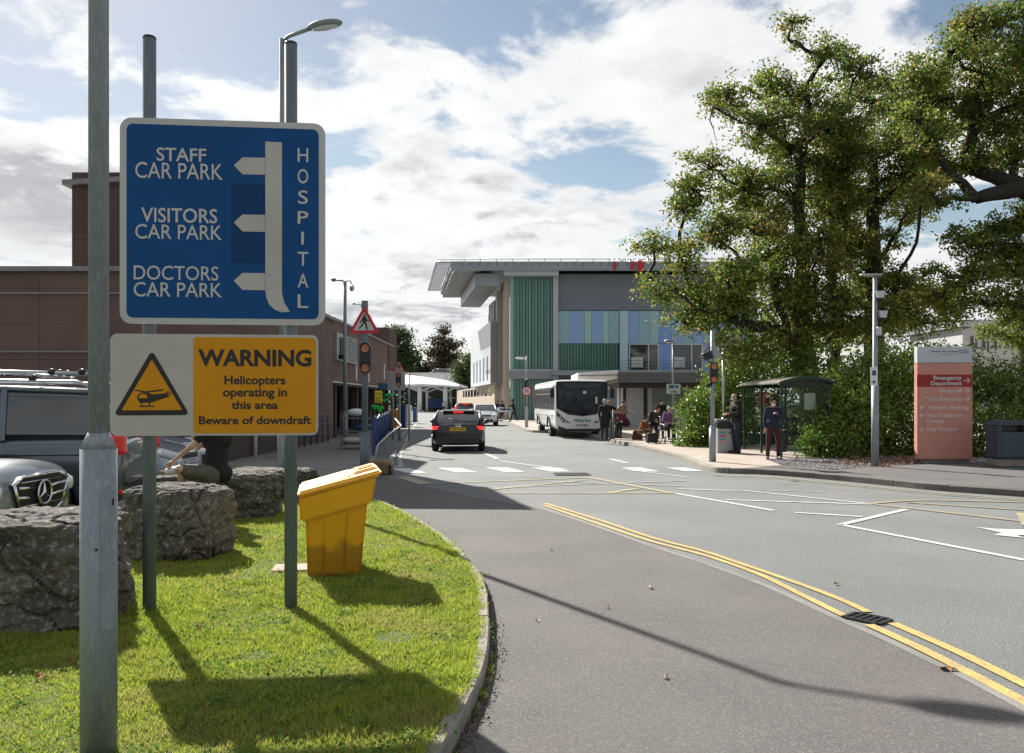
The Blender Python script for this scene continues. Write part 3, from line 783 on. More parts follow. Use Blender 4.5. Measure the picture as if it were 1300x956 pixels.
for a in range(24):                   # nose ring of the cabin
    t0, t1 = 2*PI*a/24, 2*PI*(a+1)/24
    stroke((538+20*math.cos(t0), 310+17*math.sin(t0)), (538+20*math.cos(t1), 310+17*math.sin(t1)), 5, .005)
pl([(553, 294), (575, 297), (568, 329), (524, 329), (519, 312), (553, 312)], .0049)
pl([(566, 299), (630, 292), (632, 307), (568, 328)], .0051)
for a in range(16):
    t0, t1 = 2*PI*a/16, 2*PI*(a+1)/16
    stroke((631+8*math.cos(t0), 296+8*math.sin(t0)), (631+8*math.cos(t1), 296+8*math.sin(t1)), 3.5, .0053)
stroke((533, 328), (533, 342), 4, .0047); stroke((561, 328), (561, 342), 4, .0047); stroke((522, 342), (579, 342), 4.5, .0055)
mb.build('helicopter_symbol', M['signblack'], ws, True)
for t, b, bo in (('WARNING', (251.5, 444, 395.5, 465), 0.035), ('Helicopters', (285, 477, 362.5, 491.5), 0.028), ('operating in', (283, 493, 364.5, 507), 0.028), ('this area', (294, 509, 353, 519.5), 0.028), ('Beware of downdraft', (252.5, 528, 395, 539), 0.028)):
    a = spbox(*b); mb = MB(); fit_text(mb, t, a[0], a[2], a[1], a[3], SM, bold=bo, thick=0.0035); mb.build('lettering', M['signblack'], ws, True)

# ------------------------------------------------------------------ near lamp column, cut by the left of the frame top
x, y = (125.3-CX)/F*3.62, 3.62
lc = root('lamp_column', (x, y, 0.095), 'thick galvanised lamp column with a hatch standing nearest the camera', 'lamp post')
m = MB(); m.cyl((0, 0, 0), (0, 0, 1.33), 0.075, n=32); m.tube([(0, 0, 1.33), (0, 0, 1.40)], [0.075, 0.044], 32); m.build('base_section', M['galv'], lc)
m = MB(); m.cyl((0, 0, 1.40), (0, 0, 8.0), 0.0425, 0.036, n=28); m.build('shaft', M['galv'], lc)
m = MB()
da = math.atan2(-y, -x)+R(28)
for k in range(6):
    a0 = da-R(22)+R(44)*k/6; a1 = da-R(22)+R(44)*(k+1)/6
    zt = [1.17-0.035*abs(math.sin((k-3)/3*1.2))**3, 1.17-0.035*abs(math.sin((k+1-3)/3*1.2))**3]
    p = lambda a, z, r_: (r_*math.cos(a), r_*math.sin(a), z)
    m.add([p(a0, .55, .0762), p(a1, .55, .0762), p(a1, zt[1], .0762), p(a0, zt[0], .0762), p(a0, .55, .0795), p(a1, .55, .0795), p(a1, zt[1], .0795), p(a0, zt[0], .0795)], [(4, 5, 6, 7), (3, 7, 6, 2), (0, 1, 5, 4), (0, 4, 7, 3), (1, 2, 6, 5)])
m.build('hatch', M['galv'], lc)
m = MB(); a0 = da+R(16); m.box((0.081*math.cos(a0), 0.081*math.sin(a0), 1.10), (0.004, 0.008, 0.03), rz=a0); m.cyl((.0765*math.cos(da-R(35)), .0765*math.sin(da-R(35)), 0.9), (.079*math.cos(da-R(35)), .079*math.sin(da-R(35)), 0.9), .006, n=8); m.build('lock', M['black'], lc)
m = MB(); m.tube([(0, 0, 8.0), (0.0, 0.2, 8.12), (0, 0.7, 8.2)], 0.03, 12); m.box((0, 0.95, 8.22), (0.24, 0.6, 0.09), bev=0.03); m.build('lamp_head', M['silver'], lc)

def lamp_post(name, x, y, z0, zs, r0, r1, label, arm=None, head=None, matl='galv', zt=None, armdir=(1, 0), group='street lamps along the roads'):
    rt = root(name, (x, y, z0), label, 'lamp post', group)
    m = MB(); m.cyl((0, 0, 0), (0, 0, zs), r0, n=18); m.tube([(0, 0, zs), (0, 0, zs+0.08)], [r0, r1], 18); m.build('base_section', M[matl], rt)
    m = MB(); m.cyl((0, 0, zs+0.08), (0, 0, zt), r1, r1*0.8, n=16); m.build('shaft', M[matl], rt)
    if arm:
        ax, ay = armdir
        m = MB(); m.tube([(0, 0, zt-0.05), (ax*arm*.25, ay*arm*.25, zt+0.02), (ax*arm, ay*arm, zt+arm*0.12)], 0.03, 10); m.build('arm', M[matl], rt)
        L_ = head or 0.6
        m = MB(); c = Vector((ax*(arm+L_/2-.05), ay*(arm+L_/2-.05), zt+arm*0.12+0.01)); rz = math.atan2(ay, ax)
        Mx = Matrix.Rotation(rz, 3, 'Z')
        m.ell(c, (L_/2, 0.14, 0.065), 16, M=Mx); m.build('lamp_head', M[matl], rt)
        m = MB(); m.ell(c-Vector((0, 0, 0.03)), (L_/2.6, 0.1, 0.05), 12, M=Mx); m.build('lens', M['clear'], rt)
    return rt
# lamp behind the blue sign, arm to the right
X, Y = g(358, 630, .1)
lamp_post('street_lamp', X, Y, .095, 1.6, 0.075, 0.05, 'tall street lamp rising from behind the blue hospital sign', arm=0.55, head=0.66, zt=at(364, 49, Y).z-.1, armdir=(0.92, -0.39))

# ------------------------------------------------------------------ pedestrian crossing signal with warning triangle (left)
M['red'] = mat('sign_red', (0.50, 0.012, 0.02), rough=0.4)
M['triwhite'] = mat('triangle_white', (0.5, 0.54, 0.5), (0.42, 0.46, 0.43), 3, rough=0.4)
def walker(m, s, Mx, z):
    P = lambda pts: m.prism([(x*s, y*s) for x, y in pts], z, z+0.002, M=Mx)
    n = 10; m.prism([(0.02*s+0.055*s*math.cos(2*PI*k/n), 0.83*s+0.065*s*math.sin(2*PI*k/n)) for k in range(n)], z, z+0.002, M=Mx)
    P([(-.07, .76), (.10, .76), (.13, .40), (-.06, .36)])
    P([(-.07, .75), (-.13, .58), (-.27, .40), (-.23, .35), (-.06, .52), (-.02, .7)])
    P([(.08, .76), (.17, .58), (.33, .48), (.30, .42), (.12, .51), (.04, .66)])
    P([(-.06, .42), (.05, .40), (-.10, .17), (-.30, .02), (-.36, .05), (-.20, .20)])
    P([(.02, .42), (.13, .42), (.19, .20), (.22, -.02), (.14, -.05), (.09, .18)])
def ped_triangle(parent, c, size, rz, hide=False):
    """red bordered triangle facing -Y before rotation; c = centre of its base edge"""
    Mx = Matrix.Translation(Vector(c)) @ Matrix.Rotation(rz, 4, 'Z') @ Matrix.Rotation(R(90), 4, 'X')
    h = size*0.87
    T = [(-size/2, 0), (size/2, 0), (0, h)]
    m = MB(); m.prism(rtri([T[2], T[0], T[1]], 0.03*size/.7), -0.006, 0, M=Mx); m.build('triangle_back', M['alu'], parent)
    if hide: return
    m = MB(); m.prism(rtri([T[2], T[0], T[1]], 0.03*size/.7), 0.001, 0.003, M=Mx); m.build('red_border', M['red'], parent)
    k = 0.68; cy = h/3
    m = MB(); m.prism(rtri([(0, cy+(h-cy)*k), (-size/2*k, cy-cy*k), (size/2*k, cy-cy*k)], 0.015), 0.0035, 0.005, M=Mx); m.build('white_field', M['triwhite'], parent)
    m = MB(); walker(m, h*0.62, Mx @ Matrix.Translation((0.0, cy-cy*k+0.04*h, 0)), 0.0055); m.build('pedestrian_symbol', M['signblack'], parent)
def signal_head(parent, c, rz, w=0.20, h=0.95, lens='amber', yoff=-1):
    m = MB(); Mx = Matrix.Rotation(rz, 4, 'Z'); T = Matrix.Translation(Vector(c)) @ Mx
    q = [(x, y) for x, y in rrect(-w/2, -h/2, w/2, h/2, w*0.48, 5)]
    m.prism(q, -0.05, 0.05, M=T @ Matrix.Rotation(R(90), 4, 'X'))
    m.build('signal_box', M['black'], parent)
    for s in (-1, 1):
        l = MB(); p = T @ Vector((0, yoff*0.055, s*(h/2-w*0.5))); p0 = T @ Vector((0, 0, s*(h/2-w*0.5)))
        l.cyl(p0, p, w*0.36, n=18); l.build('lens', M[lens], parent)
        l = MB()
        for k in range(9):
            a0 = PI*k/9; a1 = PI*(k+1)/9; r_ = w*0.42
            zc = s*(h/2-w*0.5)
            l.add([T @ Vector((r_*math.cos(a), yv*yoff, zc+r_*math.sin(a))) for a in (a0, a1) for yv in (0.05, 0.15-.04)], [(0, 1, 3, 2)])
        l.build('visor', M['black'], parent)
X, Y = g(463.2, 603, .1)
cs = root('crossing_signal', (X, Y, .098), 'pedestrian crossing signal with red warning triangle left of the road', 'traffic signal')
s = F/Y
m = MB(); m.cyl((0, 0, 0), (0, 0, .85), 0.105, n=20); m.tube([(0, 0, .85), (0, 0, .9)], [.105, .07], 20); m.build('base_section', M['galvdark'], cs)
ztop = at(463, 382, Y).z-.1
m = MB(); m.cyl((0, 0, .9), (0, 0, ztop), 0.068, n=18); m.build('pole', M['galvdark'], cs)
zb = at(463, 423.5, Y).z-.1
ped_triangle(cs, (0.0, -0.085, zb), 0.66, R(-6))
zc = at(463, 455, Y).z-.1
signal_head(cs, (0.04, -0.13, zc), R(-6), w=0.235, h=0.64)
# second pedestrian triangle further down with the grey back of another sign
X, Y = g(507, 560, .1)
s2 = root('crossing_signal', (X, Y, .1), 'smaller far crossing signal with red triangle by the covered walkway end', 'traffic signal')
Y2 = Y
m = MB(); m.cyl((0, 0, 0), (0, 0, at(507, 460, Y).z-.1), 0.05, n=12); m.build('pole', M['galv'], s2)
ped_triangle(s2, (0, -0.07, at(507, 472, Y).z-.1), 0.46, 0)
signal_head(s2, (-0.02, -0.1, at(507, 482, Y).z-.1), 0, w=0.2, h=0.55)
gs = root('road_sign', (X-.05, Y+1.0, .1), 'plain grey back of a large road sign beside the walkway', 'sign')
a = at(492, 495.5, Y+1); b = at(514.5, 472, Y+1)
m = MB(); m.box(((a.x+b.x)/2-(X-.05), 0, (a.z+b.z)/2-.1), (b.x-a.x, 0.02, b.z-a.z), bev=.008); m.build('panel', M['alu'], gs)
for dx in (-.35, .3):
    m = MB(); m.cyl((dx, 0.05, 0), (dx, 0.05, b.z-.15), 0.035, n=10); m.build('post', M['galv'], gs)

# railings beside the footpath: blue, with a loose white cable
M['railblue'] = mat('railing_blue', (0.012, 0.05, 0.20), (0.01, 0.04, 0.15), 8, rough=0.4)
M['cable'] = mat('white_cable', (0.7, 0.7, 0.68), rough=0.5)
A = Vector(g(474, 578, .1)); Bv = Vector(g(497, 546, .1))
rl = root('guard_railing', (A.x, A.y, .1), 'blue guard railing between the footpath and the road', 'railing')
L_ = (Bv-A).length; t = (Bv-A)/L_; nb = 7
P = lambda d, z: (t.x*d, t.y*d, z)
for i in range(nb+1):
    m = MB(); m.box(P(L_*i/nb, .55), (.06, .06, 1.1), rz=math.atan2(t.y, t.x)); m.build('post', M['railblue'], rl)
for i in range(nb):
    m = MB()
    for z in (.14, 1.04): m.cyl(P(L_*i/nb+.03, z), P(L_*(i+1)/nb-.03, z), .022, n=6)
    n = 12
    for k in range(1, n): m.cyl(P(L_*(i+k/n)/nb, .14), P(L_*(i+k/n)/nb, 1.04), .012, n=5)
    m.build('railing_panel', M['railblue'], rl)
for i in range(5):
    o_ = MB(); 
    o_.tube([Vector(P(L_*(i+k/6)/nb, 1.12-0.10*math.sin(PI*k/6)))+Vector((.05, 0, 0)) for k in range(7)], .018, 6)
    o = o_.build('white_chain', M['cable']); o.location = (A.x, A.y, .1); tag(o, 'white chain looped along the blue guard railing', 'chain', 'white chain lengths hung on the railing')
o_ = MB(); o_.tube([(0, -.1, 0.02), (.05, 0, .3), (.3, .6, .6), (.5, 1.6, .8), (.2, 2.4, 1.0)], .02, 6)
o = o_.build('loose_cable', M['cable']); o.location = (A.x+.08, A.y, .1); tag(o, 'loose white cable bowed out from the near end of the railing', 'cable')
# yellow/brown low block by the signal pole
X, Y = g(484, 601, .02)
kb = root('kerb_block', (X, Y, .0), 'low dirty yellow and brown block at the footpath corner', 'block')
m = MB(); m.box((0, 0, .16), (.42, .5, .30), bev=.04); m.build('block', mat('dirty_yellow', (.30, .20, .07), (.14, .10, .06), 6, rough=.8), kb)
m = MB(); m.box((0.235, -.03, .13), (.06, .44, .2), bev=.02); m.build('dark_end', M['black'], kb)

# plastic barriers, boards and unidentified bright green shapes built as banners in the walkway entrance
M['orange'] = mat('orange_plastic', (0.62, 0.22, 0.01), (0.5, 0.17, 0.01), 4, rough=0.45)
M['brightgreen'] = mat('green_fabric', (0.01, 0.55, 0.06), rough=0.5)
M['bluegrey'] = mat('blue_board', (0.03, 0.09, 0.2), rough=0.5)
M['postyellow'] = mat('poster_yellow', (0.7, 0.62, 0.03), rough=0.5)
def barrier(px, py, label, wpx, hpx):
    X, Y = g(px, py, .1); k = Y/F; w_, h_ = wpx*k, hpx*k
    rt = root('barrier', (X, Y, .1), label, 'barrier', 'orange plastic barriers in the walkway', R(-6))
    m = MB(); m.box((0, 0, h_*.12+h_*.44), (w_, .12, h_*.86), bev=.04); m.build('panel', M['orange'], rt)
    for s in (-1, 1):
        m = MB(); m.box((s*w_*.32, 0, h_*.06), (w_*.2, .42, h_*.11), bev=.02); m.build('foot', M['black'], rt)
    m = MB()
    for q in (-.25, .25): m.box((q*w_, -.064, h_*.6), (w_*.28, .01, h_*.4), bev=.004)
    m.build('recess_shade', mat('orange_shade', (.45, .15, .01), rough=.5), rt)  # darker orange plates paint shade for recesses the flat panel lacks
barrier(500.5, 547, 'orange plastic barrier nearest beyond the blue railing', 8, 27)
barrier(506.5, 541, 'orange plastic barrier second along beyond the blue railing', 8, 22)
barrier(481, 545, 'low orange barrier left behind the blue railing', 13, 19)
def poster(px, py, Y, w_, h_, m_, label, cat='sign', name='poster_board', txt=None, base=.1):
    p = at(px, py, Y); rt = root(name, (p.x, Y, base), label, cat)
    m = MB(); m.box((0, 0, p.z-base), (w_, .03, h_), bev=.01); m.build('board', m_, rt)
    m = MB(); m.cyl((0, .05, 0), (0, .05, p.z-base+h_*.4), .025, n=8); m.build('post', M['blackmetal'], rt)
    m = MB()
    if txt:
        for i, (tx, fy) in enumerate(txt):
            T = Matrix.Translation((0, -.018, p.z-base+fy*h_)) @ Matrix.Rotation(R(90), 4, 'X'); fit_text(m, tx, -w_*.4, w_*.4, -h_*.08, h_*.08, T, bold=.02)
        m.build('lettering', M['red'] if m_ is M['postyellow'] else M['white'], rt)
    return rt
poster(480.5, 504, 30, .27, .44, M['postyellow'], 'yellow poster with red writing hung in the walkway opening', txt=(('STOP', .25), ('WAIT', -.1), ('HERE', -.35)))
poster(487, 490, 34, .44, .26, M['bluegrey'], 'small blue hanging sign above the walkway poster')
for (px, py, Y, sc_, lb) in ((495, 500, 36, .5, 'bright green ribbed banner highest in the walkway mouth'), (479, 518, 30, .55, 'bright green banner lowest in the walkway mouth'), (488, 508, 33, .33, 'small bright green banner between two larger ones')):
    p = at(px, py, Y); rt = root('green_banner', (p.x, Y, .1), lb, 'banner', 'bright green banners in the walkway mouth')
    m = MB(); r = random.Random(px)
    for k in range(5):
        m.ell((sc_*(-.3+.15*k), r.uniform(-.05, .05), p.z-.1+r.uniform(-.09, .06)*sc_/.5), (sc_*.13, .05, sc_*r.uniform(.1, .2)), 8)
    m.build('cloth', M['brightgreen'], rt)
    m = MB(); m.cyl((0, .06, 0), (0, .06, p.z-.1), .02, n=6); m.build('pole', M['blackmetal'], rt)
X, Y = g(514, 544, .1)
for i, (px, py, mt, lb, h_) in enumerate(((513, 543, 'railblue', 'blue upright panel behind the orange barriers', 1.35), (519, 540, 'whitepaint', 'white upright panel beside the blue one at the walkway end', 1.3), (527, 536, 'bluegrey', 'dark blue stacked crate bin nearest the canopy', 1.1))):
    X, Y = g(px, py, .1); rt = root('hoarding_panel', (X, Y, .1), lb, 'panel')
    m = MB(); m.box((0, 0, h_/2), (.28, .9, h_), bev=.03); m.build('panel', M[mt], rt)
    m = MB(); m.box((0, 0, .04), (.45, .95, .06), bev=.02); m.build('foot', M['black'], rt)

# ------------------------------------------------------------------ right side street furniture
X, Y = g(904.6, 586, .12)
ts = root('crossing_signal', (X, Y, .12), 'crossing signal on the right pavement seen with its grey triangle back', 'traffic signal')
m = MB(); m.cyl((0, 0, 0), (0, 0, .85), 0.085, n=20); m.tube([(0, 0, .85), (0, 0, .9)], [.085, .058], 20); m.build('base_section', M['galv'], ts)
m = MB(); m.cyl((0, 0, .9), (0, 0, at(905, 420, Y).z-.12), 0.055, n=16); m.build('pole', M['galv'], ts)
ped_triangle(ts, (-0.02, 0.08, at(904, 455, Y).z-.12), 0.62, PI, hide=True)
signal_head(ts, (0.0, -0.1, at(905, 473.5, Y).z-.12), R(4), w=0.2, h=0.53)
m = MB(); m.box((-.16, -.1, at(897, 452, Y).z-.12), (.24, .28, .2), M=Matrix.Rotation(R(-20), 4, 'Y'), bev=.03); m.tube([(0, 0, at(900, 462, Y).z-.12), (-.12, -.05, at(900, 458, Y).z-.12)], .02, 8); m.build('camera_box', M['black'], ts)
m = MB(); m.tube([(-.12, -.06, at(900, 488, Y).z-.14), (-.05, -.02, at(900, 487, Y).z-.14)], .05, 8); m.build('detector', M['black'], ts)

# cctv pole
X, Y = g(1111, 592, .12)
cp = root('camera_pole', (X, Y, .12), 'slim grey pole carrying security cameras in front of the laurel hedge', 'camera pole')
zt = at(1110, 350, Y).z-.12
m = MB(); m.cyl((0, 0, 0), (0, 0, 1.9), 0.085, 0.082, n=18); m.build('base_section', M['galv'], cp)
m = MB(); m.tube([(0, 0, 1.9), (0, 0, 1.95), (0, 0, zt)], [.082, .06, .048], 16); m.build('shaft', M['galv'], cp)
m = MB(); m.tube([(-.34, 0, zt+.02), (-.1, 0, zt-.01), (.14, 0, zt-.0)], .022, 8); m.box((-.1, 0, zt+.02), (.5, .14, .035), bev=.012); m.build('top_lamp', M['silver'], cp)
for k, (py, dx) in enumerate(((374, .07), (399, .13))):
    z = at(1110, py, Y).z-.12
    m = MB(); m.prism([(-.07, -.09), (.07, -.09), (.10, .07), (-.10, .07)], -.08, .08, M=Matrix.Translation((dx, -.07, z)) @ Matrix.Rotation(R(90), 4, 'X')); m.build('camera_housing', M['silver'], cp)
    m = MB(); m.ell((dx, -.07, z-.10), .055, 12); m.build('camera_dome', M['black'], cp)
m = MB(); m.box((.05, -.08, at(1110, 421, Y).z-.12), (.12, .1, .22), bev=.03); m.build('detector', M['silver'], cp)
z = at(1106, 478, Y).z-.12
m = MB(); m.box((-.07, -.10, z), (.16, .012, .43), bev=.004); m.build('notice_board', M['whitepaint'], cp)
m = MB(); m.box((-.07, -.1075, z+.08), (.09, .003, .12)); m.box((-.07, -.1075, z-.13), (.06, .003, .06)); m.build('notice_print', M['bluegrey'], cp)

# red and white totem
M['salmon'] = mat('sign_salmon', (0.56, 0.26, 0.20), (0.51, 0.23, 0.18), 1.5, rough=0.5)
M['crimson'] = mat('sign_crimson', (0.30, 0.010, 0.012), rough=0.45)
M['totemwhite'] = mat('sign_pale_blue_white', (0.52, 0.56, 0.60), (0.47, 0.51, 0.55), 2, rough=0.45)
M['letter'] = mat('letter_grey', (0.62, 0.55, 0.53), rough=0.5)
M['letterdark'] = mat('letter_dark', (0.12, 0.14, 0.18), rough=0.5)
YT = 20.2
bl_, br_ = at(1164, 583, YT), at(1234, 583, YT); zt, zm = at(1164, 440, YT).z, at(1164, 461, YT).z
tot = root('totem_sign', ((bl_.x+br_.x)/2, YT, .12), 'tall salmon red and white hospital totem direction sign by the hedge', 'sign')
wT = br_.x-bl_.x; zb = bl_.z-.12
m = MB(); m.box((0, 0.06, zb/2), (wT*.9, .14, zb)); m.build('plinth', M['kerb_dark'], tot)
m = MB(); m.box((0, 0.06, (zb+zm-.12)/2), (wT, .16, zm-.12-zb-.01), bev=.006); m.build('body', M['salmon'], tot)
m = MB(); m.box((0, 0.06, (zm+zt)/2-.12+.004), (wT, .16, zt-zm-.012), bev=.006); m.build('header', M['totemwhite'], tot)
def tb(px0, py0, px1, py1):
    a, b = at(px0, py1, YT-.02), at(px1, py0, YT-.02); return a.x-tot.location.x, b.x-tot.location.x, a.z-.12, b.z-.12
a = tb(1164.6, 475.5, 1233.4, 491); m = MB(); m.box(((a[0]+a[1])/2, -.0225, (a[2]+a[3])/2), (wT-.004, .003, a[3]-a[2])); m.build('red_band', M['crimson'], tot)
TM = Matrix.Translation((0, -.026, 0)) @ Matrix.Rotation(R(90), 4, 'X')
m = MB()
def tarrow(px0, px1, py, right):
    x0, x1, z0, z1 = tb(px0, py-3, px1, py+3); zc = (z0+z1)/2; s = 1 if right else -1; tip = x1 if right else x0; tail = x0 if right else x1
    h_ = .011
    m.prism([(tail, zc-h_), (tip-s*.02, zc-h_), (tip-s*.02, zc+h_), (tail, zc+h_)], 0, .003, M=TM)
    for q in (-1, 1):
        m.prism([(tip, zc), (tip-s*.055, zc+q*.062), (tip-s*.085, zc+q*.062), (tip-s*.03, zc)], .0005*q, .0035+.0003*q, M=TM)
for t_, b in (('Emergency', (1185, 477, 1221, 483.8)), ('Department', (1181.5, 484, 1221, 490.6))):
    a = tb(*b); m = MB(); fit_text(m, t_, a[0], a[1], a[2], a[3], TM, bold=.03); m.build('white_lettering', M['offwhite'], tot)
m = MB(); tarrow(1223, 1231.5, 483, True); m.build('white_arrow', M['offwhite'], tot)
m = MB()
for t_, b in (('Drop off', (1193, 493.6, 1221, 500)), ('Main Entrance', (1174.5, 504, 1221, 509)), ("Visitor's Parking", (1177, 514.7, 1229.5, 521.2)), ('Eye Treatment', (1177, 524.7, 1223, 531)), ('Centre', (1177, 532, 1198.5, 537)), ('Day Surgery', (1177, 542, 1216, 548.6))):
    a = tb(*b); m = MB(); fit_text(m, t_, a[0], a[1], a[2], a[3], TM, bold=.022); m.build('lettering', M['letter'], tot)
for x0_, x1_, py, rt_ in ((1223, 1231, 496, True), (1223, 1231, 506.5, True), (1167, 1174, 517.5, False), (1167, 1174, 527.5, False), (1167, 1174, 544.8, False)):
    m = MB(); tarrow(x0_, x1_, py, rt_); m.build('arrow', M['letter'], tot)
m = MB()
a = tb(1181, 445, 1216, 448); fit_text(m, 'Wexham Park Hospital', a[0], a[1], a[2], a[3], TM, bold=.01)
a = tb(1195, 449.2, 1216, 450.6); fit_text(m, 'NHS Foundation Trust', a[0], a[1], a[2], a[3], TM)
a = tb(1218, 444, 1229, 448.2)
m.build('small_lettering', M['letterdark'], tot)
m = MB(); fit_text(m, 'NHS', a[0]+.01, a[1]-.01, a[2]+.008, a[3]-.008, TM, bold=.03, thick=.004)
m.build('logo_letters', M['totemwhite'], tot)
m = MB(); m.prism([(a[0], a[2]), (a[1], a[2]), (a[1], a[3]), (a[0], a[3])], .0, .002, M=TM); m.build('logo', M['letterdark'], tot)

# blue litter bin at the right edge
YB = 19.3
a, b = at(1258.5, 537, YB), at(1296, 592, YB)
lb = root('litter_bin', ((a.x+b.x)/2, YB, .12), 'blue grey square litter bin at the right end of the tarmac pavement', 'litter bin')
M['binblue'] = mat('bin_blue_grey', (0.045, 0.075, 0.10), (0.035, 0.055, 0.075), 5, rough=0.5)
bw = b.x-a.x
for s in (0, 1):
    X0 = s*(bw+.03)
    src_ = root('litter_bin', (lb.location.x+X0, YB, .12), 'blue grey litter bin cut off by the right edge of the picture', 'litter bin') if s else lb
    if s: src_['group'] = 'twin litter bins'; lb['group'] = 'twin litter bins'
    m = MB(); m.box((0, 0, .10), (bw*.92, .5, .16)); m.build('plinth', M['kerb'], src_)
    m = MB(); m.box((0, 0, .50), (bw*.96, .56, .62), bev=.03); m.build('body', M['binblue'], src_)
    m = MB(); m.box((0, -.285, .5), (bw*.78, .01, .5), bev=.004); m.build('door', M['binblue'], src_)
    for q in (-1, 1):
        m = MB(); m.box((q*bw*.42, 0, .89), (bw*.1, .54, .16), bev=.01); m.build('corner_post', M['binblue'], src_)
    m = MB(); m.box((0, 0.05, .89), (bw*.74, .36, .15)); m.build('opening', M['black'], src_)
    m = MB(); m.prism([(-bw/2, 0), (bw/2, 0), (bw*.42, .09), (bw*.2, .115), (-bw*.2, .115), (-bw*.42, .09)], -.3, .3, M=Matrix.Translation((0, 0, .97)) @ Matrix.Rotation(R(90), 4, 'X')); m.build('hood', M['binblue'], src_)

# grey service cabinet beside the shelter, with notices
X, Y = g(920, 575, .12)
cb = root('grey_cabinet', (X+.03, Y+.2, .12), 'pale grey recycling cabinet with black lid and pink notices beside the hedge', 'bin')
M['palegrey'] = mat('pale_grey_plastic', (0.34, 0.35, 0.35), (0.28, 0.29, 0.29), 4, rough=0.5)
m = MB(); m.box((0, 0, .36), (.50, .5, .72), bev=.03); m.build('body', M['palegrey'], cb)
m = MB(); m.box((0, 0, .83), (.52, .5, .2), bev=.03); m.build('lid', M['black'], cb)
m = MB(); m.box((-.08, 0.05, .96), (.36, .3, .07), bev=.02); m.build('top_tray', M['palegrey'], cb)
for i, (dx, z, w_, mt) in enumerate(((-.1, .6, .2, mat('teal_notice', (.03, .25, .25), rough=.5)), (-.12, .5, .18, mat('pink_notice', (.5, .05, .2), rough=.5)), (-.1, .41, .2, mat('teal_notice2', (.1, .3, .3), rough=.5)), (.13, .6, .12, M['crimson']), (-.12, .33, .14, mat('rose_notice', (.5, .2, .3), rough=.5)))):
    m = MB(); m.box((dx, -.253, z), (w_, .004, .055)); m.build('notice', mt, cb)
# thin pole behind the cabinet
X, Y = at(918.3, 532, 27.5).x, 27.5
lamp_post('street_lamp', X, Y, .12, 0.9, .07, .055, 'thin white lamp post behind the grey cabinet by the hedge', zt=at(918, 452, Y).z, matl='silver')
# lamp with small arm and blue/white bus flag
X, Y = g(854.6, 563, .12)
lp = lamp_post('street_lamp', X, Y, .12, 0.8, .06, .045, 'slim lamp post with short arm beside the wheelchair user', arm=.12, head=.26, zt=at(854, 434, Y).z-.12, armdir=(-1, .0), matl='galv')
fl = root('direction_plate', (X, Y-.06, .12), 'small white and blue plate with an arrow on the slim lamp post', 'sign')
z0, z1 = at(854, 500, Y).z-.12, at(854, 487.5, Y).z-.12
m = MB(); m.box((0, 0, (z0+z1)/2), (.5, .014, z1-z0), bev=.005); m.build('plate', M['triwhite'], fl)
m = MB(); m.box((-.07, -.009, z1-.1), (.2, .004, .12)); m.box((.12, -.009, z1-.1), (.1, .004, .1)); m.build('blue_print', M['bluegrey'], fl)
m = MB(); T = Matrix.Translation((0, -.008, z0+.07)) @ Matrix.Rotation(R(90), 4, 'X'); m.prism([(-.12, -.012), (.04, -.012), (.04, -.045), (.13, 0), (.04, .045), (.04, .012), (-.12, .012)], 0, .003, M=T); m.build('arrow', M['signblack'], fl)
# left background lamps
for (px, pyb, pyt, Yd, lb_, arm) in ((438, 520, 357, 30, 'tall camera and lamp column standing behind the brown building roof', .36), (459.5, 520, 387, 46, 'thin lamp column behind the red pedestrian triangle', .4)):
    p = at(px+ (0 if px > 450 else 0), pyt, Yd)
    r_ = lamp_post('street_lamp', p.x, Yd, 0, 1.2, .09, .075, lb_, arm=arm, head=.2, zt=p.z, armdir=(-1, 0))
    if Yd == 30:
        m = MB(); m.tube([(0, 0, p.z-.1), (.08, 0, p.z+.02), (.2, 0, p.z), (.25, 0, p.z-.15)], .02, 8); m.build('camera_arm', M['galv'], r_)
        m = MB(); m.ell((.25, 0, p.z-.25), (.09, .09, .12), 12); m.build('camera_dome', M['silver'], r_)
# far lamp with white head left of the glass tower and the no-entry style pole
X, Y = g(668.5, 542.5, .12)
ne = root('bay_sign_pole', (X, Y, .12), 'grey pole with round red ringed sign in front of the green glass', 'sign')
m = MB(); m.box((0, 0, .6), (.19, .19, 1.2), bev=.02); m.build('base_section', M['galv'], ne)
m = MB(); m.cyl((0, 0, 1.2), (0, 0, at(668, 452, Y).z-.12), .045, n=10); m.build('pole', M['galv'], ne)
z = at(668, 496.5, Y).z-.12
T = Matrix.Translation((0, -.12, z)) @ Matrix.Rotation(R(90), 4, 'X')
def disc(m, r_, z0, z1, T, n=24): m.prism([(r_*math.cos(2*PI*k/n), r_*math.sin(2*PI*k/n)) for k in range(n)], z0, z1, M=T)
m = MB(); disc(m, .29, 0, .01, T); m.build('red_ring', M['red'], ne)
m = MB(); disc(m, .21, .011, .014, T); m.build('white_disc', M['offwhite'], ne)
m = MB(); m.box((-.05, -.14, z-.0), (.06, .004, .2)); m.box((.08, -.14, z), (.06, .004, .22)); m.build('print', M['signblack'], ne)
m = MB(); m.box((-.05, -.12, z+.42), (.2, .2, .4), bev=.05); m.ell((.05, -.14, z+.62), .1, 10); m.build('signal_box', M['black'], ne)
p = at(668, 457, Y)
m = MB(); m.tube([(0, 0, p.z-.12), (-.25, 0, p.z-.02)], .02, 8); m.ell((-.38, 0, p.z-.02), (.28, .12, .07), 12); m.build('lamp_head', M['whitepaint'], ne)
